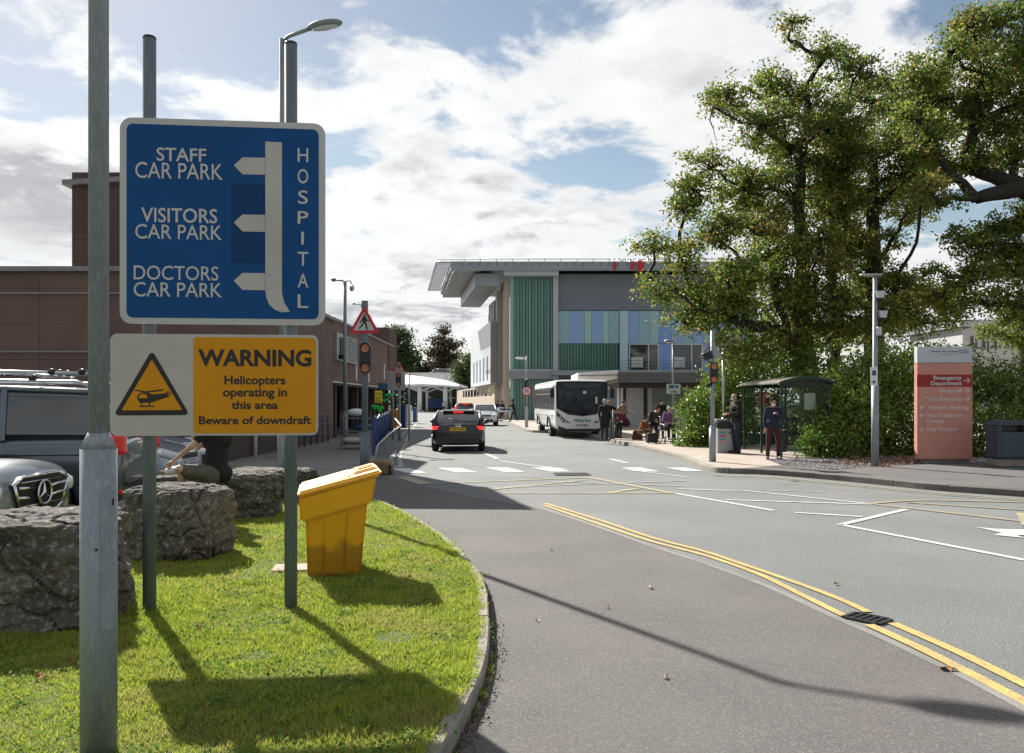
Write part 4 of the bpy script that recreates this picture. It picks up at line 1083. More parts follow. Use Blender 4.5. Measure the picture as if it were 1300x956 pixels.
# pointed road sign back further left by the beige wall
X, Y = g(621, 531, .02)
rs = root('road_sign', (X, Y, .0), 'grey back of a triangle and square sign before the beige wall', 'sign')
m = MB(); m.cyl((0, 0, 0), (0, 0, at(621, 482, Y).z), .06, n=8); m.build('pole', M['galv'], rs)
z = at(621, 489, Y).z
m = MB(); m.prism(rtri([(0, .75), (-.42, 0), (.42, 0)], .04), -.01, .01, M=Matrix.Translation((0, -.08, z)) @ Matrix.Rotation(R(90), 4, 'X')); m.build('triangle', M['alu'], rs)
m = MB(); m.box((0, -.08, z-.5), (.55, .02, .75), bev=.01); m.build('plate', M['alu'], rs)
# three steel queue posts at the bus stop
for i, (px, lb_) in enumerate(((768.7, 'grey steel post nearest the bus at the stop'), (774.5, 'grey steel post in the middle of the three at the stop'), (778.7, 'grey steel post furthest right of the three at the stop'))):
    X, Y = g(px, 559-i*.5, .12); o = root('steel_post', (X, Y, .12), lb_, 'post', 'steel posts at the bus stop')
    m = MB(); m.cyl((0, 0, 0), (0, 0, 1.13), .045, n=12); m.build('tube', M['galvdark'], o)
    m = MB(); m.ell((0, 0, 1.13), (.047, .047, .03), 10); m.build('cap', M['galv'], o)

# ------------------------------------------------------------------ bus shelter
M['shelter'] = mat('shelter_green', (0.008, 0.036, 0.024), (0.006, 0.028, 0.02), 6, rough=0.4)
M['roofpoly'] = mat('shelter_roof', (0.33, 0.30, 0.26), (0.2, 0.18, 0.15), 3, rough=0.5, stretch=(1, 4, 1))
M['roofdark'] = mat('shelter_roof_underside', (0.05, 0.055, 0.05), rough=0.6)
def glassmat(name, tint, alpha=0.25, rough=0.05):
    m = bpy.data.materials.new(name); nt, N, L = nodes_of(m); b = N['Principled BSDF']
    b.inputs['Base Color'].default_value = (*tint, 1); b.inputs['Roughness'].default_value = rough; b.inputs['Specular IOR Level'].default_value = 0.8
    t = N.new('ShaderNodeBsdfTransparent'); t.inputs['Color'].default_value = (0.9, 0.94, 0.92, 1); x = N.new('ShaderNodeMixShader'); x.inputs[0].default_value = alpha
    L.new(t.outputs[0], x.inputs[1]); L.new(b.outputs[0], x.inputs[2]); L.new(x.outputs[0], N['Material Output'].inputs['Surface']); return m
M['pane'] = glassmat('shelter_glass', (0.12, 0.15, 0.14), 0.07)
sh = root('bus_shelter', (7.36, 22.6, .12), 'dark green framed glass bus shelter with curved roof by the hedge', 'bus shelter')
LX, LY, HE = 1.30, 3.6, 2.02
for (x_, y_) in ((0, 0), (0, 1.8), (0, LY), (LX, 0), (LX, 1.8), (LX, LY)):
    m = MB(); m.box((x_, y_, HE/2), (.06, .06, HE), bev=.01); m.build('post', M['shelter'], sh)
prof = [(-.12+(LX+.24)*k/12, HE+.03+.15*math.sin(PI*k/12)**.9) for k in range(13)]
m = MB(); T = Matrix.Rotation(R(90), 4, 'X')
lo_ = [(x_, z_-.03) for x_, z_ in reversed(prof)]
m.prism(prof+lo_, -(LY+.2), .2, M=T); m.build('roof', M['roofpoly'], sh)
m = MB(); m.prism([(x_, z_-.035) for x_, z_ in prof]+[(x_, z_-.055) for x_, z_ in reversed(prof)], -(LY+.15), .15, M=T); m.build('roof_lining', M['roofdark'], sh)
for yy in (-.21, LY+.21):
    m = MB(); m.prism([(x_, z_+.006) for x_, z_ in prof]+[(x_, z_-.07) for x_, z_ in reversed(prof)], -yy-.015, -yy+.015, M=T); m.build('gable', M['shelter'], sh)
    m = MB(); m.box((LX/2, yy*.93+.12 if yy > 0 else 0, HE-.0), (LX, .05, .05)); m.build('roof_rail', M['shelter'], sh)
for q in range(1, 9):
    m = MB(); y_ = -.2+(LY+.4)*q/9
    m.prism([(x_, z_+.012) for x_, z_ in prof]+[(x_, z_-.002) for x_, z_ in reversed(prof)], -y_-.015, -y_+.015, M=T); m.build('roof_rib', M['roofpoly'], sh)
for (cx_s, cy_s, w_, rot) in ((LX/2, 0, LX-.1, 0), (LX, .9, 1.7, 1), (LX, 2.7, 1.7, 1), (LX/2, LY, LX-.1, 0)):
    m = MB(); m.box((cx_s, cy_s, 1.08), (w_, .008, 1.75), rz=R(90)*rot); m.build('glass_panel', M['pane'], sh)
    for z_ in (.19, 1.97): m = MB(); m.box((cx_s, cy_s, z_), (w_, .05, .045), rz=R(90)*rot); m.build('panel_rail', M['shelter'], sh)
m = MB(); m.box((LX-.28, 1.8, .46), (.3, 2.6, .05), bev=.015); m.build('bench_seat', M['shelter'], sh)
for y_ in (.7, 2.9):
    m = MB(); m.cyl((LX-.28, y_, 0), (LX-.28, y_, .44), .03, n=8); m.build('bench_leg', M['shelter'], sh)
m = MB(); m.box((.56, LY-.02, 1.62), (.22, .008, .42)); m.build('red_notice', mat('red_notice', (.5, .1, .06), (.42, .2, .15), 14, rough=.5), sh)
m = MB(); m.box((.78, .012, 1.52), (.3, .008, .45)); m.build('timetable', M['triwhite'], sh)
m = MB(); m.box((LX/2, LY-.03, .35), (LX-.15, .02, .3)); m.build('lower_panel', M['shelter'], sh)

# ------------------------------------------------------------------ yellow grit bin
M['grit'] = mat('grit_bin_yellow', (0.80, 0.40, 0.006), (0.74, 0.36, 0.006), 2.5, rough=0.48, bump=0.15, bscale=8)
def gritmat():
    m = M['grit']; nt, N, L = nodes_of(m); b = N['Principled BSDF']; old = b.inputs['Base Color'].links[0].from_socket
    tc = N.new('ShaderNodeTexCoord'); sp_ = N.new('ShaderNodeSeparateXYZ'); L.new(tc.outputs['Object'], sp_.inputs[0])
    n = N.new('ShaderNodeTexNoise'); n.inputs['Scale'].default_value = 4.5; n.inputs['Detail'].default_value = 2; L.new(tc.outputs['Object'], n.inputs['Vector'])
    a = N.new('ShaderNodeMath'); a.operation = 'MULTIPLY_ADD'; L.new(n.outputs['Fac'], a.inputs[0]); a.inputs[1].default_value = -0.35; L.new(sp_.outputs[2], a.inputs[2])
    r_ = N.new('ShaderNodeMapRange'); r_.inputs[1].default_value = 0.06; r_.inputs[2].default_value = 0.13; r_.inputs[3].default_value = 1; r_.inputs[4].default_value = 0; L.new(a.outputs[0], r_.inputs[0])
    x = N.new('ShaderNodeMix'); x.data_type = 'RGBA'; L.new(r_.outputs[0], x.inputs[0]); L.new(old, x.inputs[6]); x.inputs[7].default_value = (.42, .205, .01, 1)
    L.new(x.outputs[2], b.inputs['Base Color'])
gritmat()   # lower half painted darker where grit inside blocks light through the thin plastic
M['grit_low'] = mat('grit_bin_dark_ochre', (0.42, 0.22, 0.012), (0.56, 0.27, 0.008), 5, rough=0.6, bump=0.1, bscale=12)  # darker uneven ochre, used for the finger slots
X, Y = g(420, 731, .1)
gb_ = root('grit_bin', (X, Y+.25, .095), 'yellow grit bin with sloping lid standing on the lawn', 'grit bin', rz=R(13))
def frust(m, bot, top, z0b, z1b, mi=0):
    """bot/top = (x0, x1, y0, y1); z1b = (z at x0, z at x1) for a sloping top"""
    vs = [(bot[0], bot[2], z0b[0]), (bot[1], bot[2], z0b[1]), (bot[1], bot[3], z0b[1]), (bot[0], bot[3], z0b[0]), (top[0], top[2], z1b[0]), (top[1], top[2], z1b[1]), (top[1], top[3], z1b[1]), (top[0], top[3], z1b[0])]
    bm = bmesh.new(); V = [bm.verts.new(v) for v in vs]
    for f in ((3, 2, 1, 0), (4, 5, 6, 7), (0, 1, 5, 4), (1, 2, 6, 5), (2, 3, 7, 6), (3, 0, 4, 7)): bm.faces.new([V[i] for i in f])
    bmesh.ops.bevel(bm, geom=list(bm.edges), offset=.018, segments=2, affect='EDGES'); bm.verts.index_update()
    m.add([v.co.copy() for v in bm.verts], [[v.index for v in f.verts] for f in bm.faces], mi, False); bm.free()
hy = .40
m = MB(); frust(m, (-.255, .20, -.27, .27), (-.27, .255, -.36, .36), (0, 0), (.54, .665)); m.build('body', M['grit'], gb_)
for (a_, b_, c_, d_) in ((-.235, -.125, -.25, -.115), (-.118, .05, -.105, .075), (.058, .185, .085, .235)):
    m = MB()
    sl_ = .63/.60
    vs = [(a_, -.282, .03), (b_, -.282, .03), (d_, -.366, .60), (c_, -.366, .56), (a_, -.262, .03), (b_, -.262, .03), (d_, -.34, .60), (c_, -.34, .56)]
    bm = bmesh.new(); V = [bm.verts.new(v) for v in vs]
    for f in ((0, 1, 2, 3), (7, 6, 5, 4), (0, 4, 5, 1), (1, 5, 6, 2), (2, 6, 7, 3), (3, 7, 4, 0)): bm.faces.new([V[i] for i in f])
    bmesh.ops.bevel(bm, geom=list(bm.edges), offset=.008, segments=2, affect='EDGES'); bm.verts.index_update()
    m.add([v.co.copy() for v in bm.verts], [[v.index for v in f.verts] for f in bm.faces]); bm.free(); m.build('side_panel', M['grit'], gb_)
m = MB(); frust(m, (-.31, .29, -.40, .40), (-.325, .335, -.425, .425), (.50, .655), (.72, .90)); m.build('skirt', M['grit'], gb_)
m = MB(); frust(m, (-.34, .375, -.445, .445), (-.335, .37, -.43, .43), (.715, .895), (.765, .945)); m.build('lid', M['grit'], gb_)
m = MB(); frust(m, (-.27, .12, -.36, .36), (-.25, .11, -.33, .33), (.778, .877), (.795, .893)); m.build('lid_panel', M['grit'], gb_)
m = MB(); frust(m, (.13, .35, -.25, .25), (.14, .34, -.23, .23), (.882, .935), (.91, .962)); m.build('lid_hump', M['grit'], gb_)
for s_ in (-.12, .02):
    m = MB(); m.box((.25, s_, .941), (.13, .05, .02), M=Matrix.Rotation(R(-14), 4, 'Y'), bev=.008); m.build('finger_slot', M['grit_low'], gb_)
# ------------------------------------------------------------------ boulders
M['rock'] = mat('boulder_stone', (0.14, 0.13, 0.115), (0.055, 0.05, 0.045), 3.0, rough=0.95, bump=1.0, bscale=18, speck=(0.30, 0.28, 0.24), sscale=26, c3=(0.09, 0.085, 0.07), s3=1.3)
def rock(px, py, dims, label, seed, rz=0, Yoff=None, flat_=0.5, layered=True):
    X, Y = g(px, py, .1)
    if Yoff: Y += Yoff; X = (px-CX)/F*Y
    bm = bmesh.new(); bmesh.ops.create_cube(bm, size=2)
    bmesh.ops.subdivide_edges(bm, edges=list(bm.edges), cuts=44, use_grid_fill=True)
    off = Vector((seed*13.1, seed*7.7, seed*3.3))
    for v in bm.verts:
        c = v.co; n8 = (abs(c.x)**5+abs(c.y)**5+abs(c.z)**5)**(1/5); c = c/n8
        p = c*1.0
        big = noise.fractal(p*0.9+off, 1.0, 2.0, 4)*0.16
        lay = noise.noise(Vector((p.x*0.6, p.y*0.6, p.z*5.5))+off)*0.055
        q = p*3.2+off; fin = noise.fractal(q, 0.8, 2.1, 5)*0.05
        cr = abs(noise.noise(p*2.1+off*2)); crack = -0.09*max(0, 1-cr*9)
        vd = noise.voronoi(p*1.25+off)[0]; fac = (vd[1]-vd[0])
        vd2 = noise.voronoi(p*3.0+off)[0]
        k = 1+big*.7+lay*1.3+fin+crack+.10*(vd[0]-.45)-.05*max(0, 1-fac*7)+.045*(vd2[0]-.4)
        c = c*k
        if c.z > 0.72: c.z = 0.72+(c.z-0.72)*0.45
        v.co = Vector((c.x*dims[0]/2, c.y*dims[1]/2, (c.z+0.82)*dims[2]/1.62))
    me = bpy.data.meshes.new('boulder'); bm.to_mesh(me); bm.free(); me.materials.append(M['rock'])
    for p in me.polygons: p.use_smooth = False
    o = link('boulder', me); o.location = (X, Y, .07); o.rotation_euler = (0, 0, rz); tag(o, label, 'boulder', 'boulders along the edge of the lawn'); return o
rock(60, 806, (1.0, .9, .76), 'largest grey boulder at the far left behind the lamp column', 1, R(12), .45)
rock(228, 711, (.90, .8, .70), 'craggy dark boulder behind the left sign post', 2, R(-10), .32)
rock(292, 658, (1.25, .75, .60), 'flat topped boulder the seated person sits on', 3, R(4), .35)
rock(345, 633, (1.3, .8, .50), 'long low boulder furthest back beside the brick wall', 4, R(-8), .1)
rock(206, 640, (.6, .5, .42), 'small dark boulder behind the left sign post near the car park', 5, R(30), .3)
# stone flag by the right post
X, Y = g(367, 722, .1)
m = MB(); m.box((.03, 0, 0), (.34, .30, .03), bev=.01); o = m.build('stone_slab', M['slab']); o.location = (X, Y, .103); o.rotation_euler = (0, 0, R(8)); tag(o, 'small pale stone slab set in the grass beside the grit bin', 'slab')
# ------------------------------------------------------------------ cars.  Local frame: +x = forward, origin at ground centre
def paint(name, c, metal=0.3, rough=0.3, coat=1.0): return mat(name, c, tuple(min(1, x*1.08) for x in c), 2, rough=rough, metal=metal, coat=coat)
M['rim'] = mat('alloy_rim', (0.35, 0.36, 0.38), rough=0.3, metal=0.8)
M['carglass'] = mat('car_glass', (0.012, 0.016, 0.018), (0.03, 0.038, 0.04), 1.2, rough=0.04, spec=1.0, coat=1.0)
M['trim'] = mat('dark_trim', (0.02, 0.02, 0.021), rough=0.5)
M['plateyellow'] = mat('plate_yellow', (0.68, 0.45, 0.03), rough=0.4)
M['platewhite'] = mat('plate_white', (0.6, 0.6, 0.58), rough=0.4)

def subsurf_mesh(vs, fs, mats, mi, lv=2, cutters=()):
    me = bpy.data.meshes.new('tmp'); me.from_pydata(vs, [], fs)
    for m in mats: me.materials.append(m)
    me.polygons.foreach_set('material_index', mi); me.update()
    bm = bmesh.new(); bm.from_mesh(me); bmesh.ops.recalc_face_normals(bm, faces=bm.faces); bm.to_mesh(me); bm.free()
    o = bpy.data.objects.new('tmp', me); col.objects.link(o)
    s = o.modifiers.new('s', 'SUBSURF'); s.levels = lv; s.render_levels = lv
    tmp = []
    for (x, y, z, r, wd) in cutters:
        mb = MB(); mb.cyl((x, y-wd, z), (x, y+wd, z), r, n=28); c = mb.build('tmpc', M['trim']); tmp.append(c)
        b = o.modifiers.new('b', 'BOOLEAN'); b.object = c; b.operation = 'DIFFERENCE'; b.solver = 'EXACT'
    out = apply_mods(o)
    for c in tmp: bpy.data.objects.remove(c)
    bpy.data.objects.remove(o)
    for p in out.polygons: p.use_smooth = True
    return out

def loft(stations, ring):
    """stations: list of dicts -> ring(st) gives the closed ring of (y, z); returns verts, faces with end caps"""
    vs = []; fs = []
    for st in stations:
        rg = ring(st); n = len(rg)
        vs += [(st['x']+(q[2] if len(q) > 2 else 0), q[0], q[1]) for q in rg]
    for i in range(len(stations)-1):
        for k in range(n): fs.append((i*n+k, i*n+(k+1) % n, (i+1)*n+(k+1) % n, (i+1)*n+k))
    fs.append(tuple(range(n))); fs.append(tuple((len(stations)-1)*n+k for k in reversed(range(n))))
    return vs, fs

def wheel(parent, x, y, r, w, side, spokes=5, rimk=.68):
    m = MB(); y0, y1 = y-w/2, y+w/2
    m.tube([(x, y0, r), (x, y0+.02, r), (x, y1-.02, r), (x, y1, r)], [r*.93, r, r, r*.93], 28); o = m.build('tyre', M['rubber'], parent) if False else None
    wn = m.build('wheel', M['rubber'], parent)
    ys = y+side*(w/2+.004)
    d = MB(); d.cyl((x, y, r), (x, ys-side*.02, r), r*rimk, n=28); 
    dd = MB(); dd.tube([(x, ys-side*.03, r), (x, ys+side*.004, r)], [r*rimk, r*rimk], 28, cap=False)
    d.build('rim_dish', M['black'], wn)
    m = MB()
    for k in range(spokes):
        a = 2*PI*k/spokes+.3
        for da in (-.09, .09):
            p0 = Vector((x+math.cos(a)*r*.1, ys-side*.006, r+math.sin(a)*r*.1)); p1 = Vector((x+math.cos(a+da)*r*rimk*.97, ys-side*.004, r+math.sin(a+da)*r*rimk*.97))
            m.tube([p0, p1], [.024, .016], 6)
    n = 28
    for k in range(n):
        a0, a1 = 2*PI*k/n, 2*PI*(k+1)/n
        m.tube([(x+math.cos(a0)*r*rimk, ys, r+math.sin(a0)*r*rimk), (x+math.cos(a1)*r*rimk, ys, r+math.sin(a1)*r*rimk)], .014, 5, cap=False)
    m.ell((x, ys, r), (.05, .015, .05), 10)
    m.build('rim', M['rim'], wn)

def plate(parent, c, normal_x, txt, m_, w=.52, h=.11):
    rt = MB(); rt.box(c, (.012, w, h), bev=.003); p = rt.build('number_plate', m_, parent)
    T = Matrix.Translation(Vector(c)+Vector((normal_x*.009, 0, 0))) @ Matrix(((0, 0, normal_x), (normal_x, 0, 0), (0, 1, 0))).to_4x4()
    t = MB(); fit_text(t, txt, -w*.44, w*.44, -h*.3, h*.3, T, bold=.02); t.build('plate_text', M['signblack'], p)

def car(name, loc, rz, label, pm, L=4.25, W=1.78, H=1.42, wb=2.58, r=.32, hood=.92, belt=.95, tail=1.0, nose=.70, cowl=.95, roof_f=.15, roof_r=-1.25, back=-1.9,
        wsb=1.0, kind='hatch', group='cars in the road and car park', lv=2, tumble=.80, sill=.20):
    rt = root(name, loc, label, 'car', group, rz)
    hw = W/2; f = L/2
    xf, xr = wb/2+.02, -wb/2+.02
    def ring(s):
        w_, zt, zb = s['w'], s['zt'], s['zb']; zm = zb+(zt-zb)*s.get('m', .55)
        return [(0, zb), (-w_*.82, zb), (-w_*.97, zb+.07), (-w_, zm), (-w_*.965, zt-.07), (-w_*.86, zt-.005), (-w_*.4, zt+s.get('c', .03)), (0, zt+s.get('c', .03)+.006),
                (w_*.4, zt+s.get('c', .03)), (w_*.86, zt-.005), (w_*.965, zt-.07), (w_, zm), (w_*.97, zb+.07), (w_*.82, zb)]
    st = [dict(x=-f, w=hw*.80, zt=tail-.22, zb=.36), dict(x=-f+.06, w=hw*.90, zt=tail-.06, zb=.27), dict(x=-f+.22, w=hw*.965, zt=tail, zb=.22), dict(x=back+.25, w=hw, zt=belt+.02, zb=sill),
          dict(x=-wb/2+.55, w=hw, zt=belt, zb=sill), dict(x=0, w=hw, zt=belt-.01, zb=sill-.01), dict(x=wsb-.15, w=hw, zt=belt-.03, zb=sill), dict(x=wsb+.1, w=hw*.99, zt=hood, zb=sill),
          dict(x=xf+.05, w=hw*.975, zt=hood-.06, zb=.22, c=.035), dict(x=f-.32, w=hw*.93, zt=nose+.05, zb=.22, c=.04), dict(x=f-.10, w=hw*.84, zt=nose-.03, zb=.24, c=.03), dict(x=f, w=hw*.70, zt=nose-.14, zb=.30, c=.02)]
    st.sort(key=lambda s: s['x'])
    vs, fs = loft(st, ring)
    body = subsurf_mesh(vs, fs, [pm], [0]*len(fs), lv, [(xf, hw-.05, r, r*1.17, .28), (xf, -hw+.05, r, r*1.17, .28), (xr, hw-.05, r, r*1.17, .28), (xr, -hw+.05, r, r*1.17, .28)])
    link('body', body, rt)
    m = MB(); m.box((0, 0, .42), (L*.86, W*.70, .36)); m.build('underbody', M['trim'], rt)
    # cabin: glass shell, painted roof and pillars
    tw = hw*tumble
    bz = belt-.04
    def cring(x0, z, w_, e=.0): return [(x0, -w_, z), (x0, w_, z)]
    P = {'wf': (wsb, hood-.01, hw*.86), 'rf': (roof_f, H-.045, tw*.93), 'rr': (roof_r, H-.07, tw*.88), 'bk': (back, tail-.01, hw*.84)}
    def sec(x, zt, wt, wb_): return dict(x=x, zt=zt, wt=wt, wb=wb_)
    n = 9; secs = []
    xs = [wsb, (wsb+roof_f)/2+.05, roof_f+.08, roof_f-.2, (roof_f+roof_r)/2, roof_r+.15, roof_r, (roof_r+back)/2-.04, back]
    def roofz(x):
        if x >= roof_f: t = (wsb-x)/(wsb-roof_f); return (hood-.01)+(H-.035-hood+.01)*(t**.92)
        if x <= roof_r: t = (x-back)/(roof_r-back); return (tail-.01)+(H-.075-tail+.01)*(t**.8)
        t = (x-roof_r)/(roof_f-roof_r); return H-.075+(.04)*t+.035*math.sin(PI*t)
    cs_ = []
    for x in sorted(xs):
        zt = max(roofz(x), bz+.02); k = (zt-bz)/(H-bz)
        wt = hw*.93-(hw*.93-tw)*k
        cs_.append(dict(x=x, zt=zt, wt=wt, k=k))
    def cr(s):
        zt, wt = s['zt'], s['wt']
        e_ = .07*s['k']; sd = lambda t: (hw*.93+(wt-hw*.93)*t, bz-.02+(zt-e_-bz+.02)*t)
        return [(-hw*.93, bz-.02)]+[(-sd(t)[0], sd(t)[1]) for t in (.12, .5, .88, 1)]+[(-wt*.93, zt-.012*s['k']), (-wt*.80, zt+.003), (-wt*.4, zt+.018), (wt*.4, zt+.018), (wt*.80, zt+.003), (wt*.93, zt-.012*s['k'])]+[(sd(t)[0], sd(t)[1]) for t in (1, .88, .5, .12)]+[(hw*.93, bz-.02)]
    vs, fs = loft(cs_, cr)
    mi = []
    for fc in fs:
        c = sum((Vector(vs[i]) for i in fc), Vector())/len(fc)
        mi.append(0)
    glass = subsurf_mesh(vs, fs, [M['carglass']], mi, 2)
    link('window_glass', glass, rt)
    # roof skin follows the shell 8 mm proud
    rx = np.linspace(roof_r+.02, roof_f+.02, 9); m = MB(); V = []; nn = 11
    for x in rx:
        zt = roofz(x); k = (zt-bz)/(H-bz); wt = hw*.93-(hw*.93-tw)*k
        for j in range(nn):
            t = -1+2*j/(nn-1); yy = wt*t*1.0; zz_ = zt+.022-.05*abs(t)**4-.0*abs(t)
            V.append((x, yy, zz_))
    Fs = [(i*nn+j, (i+1)*nn+j, (i+1)*nn+j+1, i*nn+j+1) for i in range(len(rx)-1) for j in range(nn-1)]
    V2 = [(a, b, c-.03) for a, b, c in V]; k0 = len(V)
    Fs2 = [tuple(k0+i for i in reversed(f_)) for f_ in Fs]
    rim_ = []
    edge_ = [j for j in range(nn)]+[(i+1)*nn-1 for i in range(1, len(rx))]+[(len(rx)-1)*nn+j for j in range(nn-2, -1, -1)]+[i*nn for i in range(len(rx)-2, 0, -1)]
    for a, b in zip(edge_, edge_[1:]+edge_[:1]): rim_.append((b, a, k0+a, k0+b))
    m.add(V+V2, Fs+Fs2+rim_, 0, True); m.build('roof', pm, rt)
    for s in (-1, 1):
        pil = MB()
        def pt(x, t=1.0, out=.006):
            zt = roofz(x); k = (zt-bz)/(H-bz); wt = hw*.93-(hw*.93-tw)*k
            return Vector((x, s*(wt+out-.015), zt-.03*k))
        pil.tube([Vector((wsb+.02, s*hw*.9, bz+.0))]+[pt(wsb+(roof_f-wsb)*q) for q in (.25, .5, .75, 1)], .032, 8)
        pil.tube([pt(roof_f), pt((roof_f+roof_r)/2), pt(roof_r)], .03, 8)
        pil.tube([pt(roof_r)]+[pt(roof_r+(back-roof_r)*q) for q in (.33, .66)]+[Vector((back, s*hw*.88, bz+.02))], [.04, .07, .085, .08], 8)
        for xb in ((-.05,) if kind != 'van' else (.15, -1.0)):
            zt = roofz(xb)
            pil.box((xb, s*(hw*.93+tw)/2, (bz+zt)/2), (.07, .035, (zt-bz)*1.0), M=Matrix.Rotation(s*math.atan2(hw*.93-tw, zt-bz)*1.0, 4, 'X'))
        pil.build('window_pillar', pm, rt)
    # doors: shut lines and handles
    for s in (-1, 1):
        m = MB()
        for xl in ((wsb-.08, -.08, -1.0) if kind != 'van' else (wsb-.05, .12, -1.02)):
            m.box((xl, s*(hw*.995), .60), (.012, .016, .60))
        m.build('door_seam', M['trim'], rt)
        for xh in (.02, -.92) if kind != 'van' else (.3, -.85):
            m = MB(); m.box((xh, s*(hw*.985+.012), belt-.14), (.18, .03, .03), bev=.01); m.build('door_handle', pm, rt)
        m = MB(); m.ell((wsb-.28, s*(hw+.09), belt+.07), (.10, .11, .075), 12); m.tube([(wsb-.28, s*(hw-.04), belt+.01), (wsb-.28, s*(hw+.06), belt+.05)], .022, 6); m.build('door_mirror', pm, rt)
        for xw in (xf, xr): wheel(rt, xw, s*(hw-.11), r, .21, s)
    return rt, dict(hw=hw, f=f, xf=xf, xr=xr, roofz=roofz)

def rear_details(rt, q, H, tail, belt, txt, brake=True, back=-1.9, roof_r=-1.25, lampz=None):
    hw, f = q['hw'], q['f']; lz = lampz or tail-.14
    for s in (-1, 1):
        m = MB(); Mx = Matrix.Rotation(s*R(24), 4, 'Z')
        m.box((-f+.12, s*(hw-.20), lz), (.15, .30, .12), M=Mx, bev=.035); m.build('tail_light', M['redlit' if brake else 'redlens'], rt)
    m = MB(); m.box((-f+.035, 0, .38), (.06, hw*1.55, .22), bev=.03); m.build('bumper_insert', M['trim'], rt)
    m = MB(); m.box((-f+.0, 0, .56), (.03, hw*1.7, .015)); m.build('bumper_seam', M['trim'], rt)
    plate(rt, (-f-.0+.006, 0, .74), -1, txt, M['plateyellow'])
    xm = (back+roof_r)/2
    m = MB(); m.box((roof_r-.05, 0, q['roofz'](roof_r)+.0), (.05, .34, .04), bev=.012); m.build('brake_light', M['redlit' if brake else 'redlens'], rt)
    m = MB(); m.tube([(back-.03, -.05, tail+.09), (back+.1, .3, tail+.17)], .012, 6); m.build('wiper', M['trim'], rt)

def front_details(rt, q, nose, txt=None, lamp=(.10, .36, .16), grille=True, white=False):
    hw, f = q['hw'], q['f']
    for s in (-1, 1):
        m = MB(); m.box((f-.20, s*(hw-.27), nose-.03), (.34, .34, .14), M=Matrix.Rotation(-s*R(32), 4, 'Z') @ Matrix.Rotation(R(18), 4, 'Y'), bev=.05); m.build('headlight', M['clear'], rt)
        m = MB(); m.box((f-.12, s*(hw-.30), .34), (.12, .2, .1), bev=.03); m.build('fog_light', M['black'], rt)
    m = MB(); m.box((f-.03, 0, .38), (.08, hw*1.1, .16), bev=.03); m.build('lower_grille', M['black'], rt)
    if grille:
        m = MB(); m.box((f-.045, 0, nose-.10), (.06, hw*.8, .12), bev=.03); m.build('grille', M['black'], rt)
    if txt: plate(rt, (f+.006, 0, .50), 1, txt, M['platewhite'])

# dark hatchback driving away
pm = paint('charcoal_paint', (0.012, 0.017, 0.022), 0.1, 0.3, .4)
X, Y = g(579.5, 573)
rt, q = car('hatchback_car', (X, Y+1.6, 0), R(92.0), 'dark grey hatchback driving away up the road with brake lights on', pm, L=4.25, W=1.74, H=1.37, hood=.88, belt=.87, tail=.92, roof_r=-1.35, back=-1.98)
rear_details(rt, q, 1.37, .92, .87, 'KY06 XAW', True, -1.98, -1.35)
m = MB(); m.box((-1.36, 0, 1.325), (.20, 1.06, .025), M=Matrix.Rotation(R(-6), 4, 'Y'), bev=.012); m.build('roof_spoiler', pm, rt)
m = MB(); n = 20
for k in range(n):
    a0, a1 = 2*PI*k/n, 2*PI*(k+1)/n
for j in range(4):
    for k in range(16):
        a0, a1 = 2*PI*k/16, 2*PI*(k+1)/16; cy_r = -.075+.05*j
        m.tube([(-2.12, cy_r+.032*math.cos(a0), .86+.032*math.sin(a0)), (-2.12, cy_r+.032*math.cos(a1), .86+.032*math.sin(a1))], .006, 5, cap=False)
m.build('ring_badge', M['chrome'], rt)

# pale oncoming hatchback
pm2 = paint('pale_silver_paint', (0.55, 0.58, 0.62), 0.25, 0.3)
X, Y = g(614.5, 541)
rt, q = car('hatchback_car', (X, Y+1.9, 0), R(-86), 'pale silver small hatchback coming towards the camera behind the dark car', pm2, L=3.8, W=1.66, H=1.45, hood=1.0, belt=1.0, tail=1.02, nose=.78, wb=2.4, wsb=.95, roof_f=.2, roof_r=-1.15, back=-1.72)
front_details(rt, q, .78, 'LR12 OVA')
# red and white estate further on
pm3 = paint('red_white_paint', (0.6, 0.55, 0.52), 0.1, 0.35)
p = at(589, 534, 62)
rt, q = car('estate_car', (p.x, 64, 0), R(93), 'small pale car with orange red roof rear just beyond the dark hatchback', pm3, L=4.1, W=1.72, H=1.5, hood=1.0, belt=.95, tail=1.05, roof_r=-1.5, back=-1.9)
rear_details(rt, q, 1.5, 1.05, .95, 'GF61 KLM', True, -1.9, -1.5)
m = MB(); m.box((-1.2, 0, 1.50), (.8, 1.1, .05), bev=.02); m.build('roof_stripe', mat('orange_red', (.6, .1, .03), rough=.4), rt)
for s in (-1, 1):
    m = MB(); m.box((-1.97, s*.72, 1.12), (.12, .14, .34), bev=.03); m.build('high_tail_light', M['redlit'], rt)

# silver saloon with big star grille, nose towards the lawn
pm4 = paint('silver_paint', (0.20, 0.22, 0.235), 0.45, 0.26)
rt, q = car('silver_car', (-7.32, 8.9, 0), R(0), 'silver parked car with star emblem grille at the left edge', pm4, L=4.5, W=1.84, H=1.50, hood=1.02, belt=1.02, tail=1.05, nose=.92, wb=2.7, r=.34, wsb=.85, roof_f=.0, roof_r=-1.35, back=-2.0, sill=.24)
f = q['f']; hw = q['hw']
gz = .66; G = lambda pts, x0, x1, m: m.prism(pts, x0, x1, M=Matrix(((0, 0, 1), (1, 0, 0), (0, 1, 0))).to_4x4())
gr = [(-.50, gz+.12), (-.34, gz+.19), (.34, gz+.19), (.50, gz+.12), (.40, gz-.14), (.28, gz-.20), (-.28, gz-.20), (-.40, gz-.14)]
m = MB(); G(gr, f-.16, f+.012, m); m.build('grille', M['black'], rt)
m = MB()
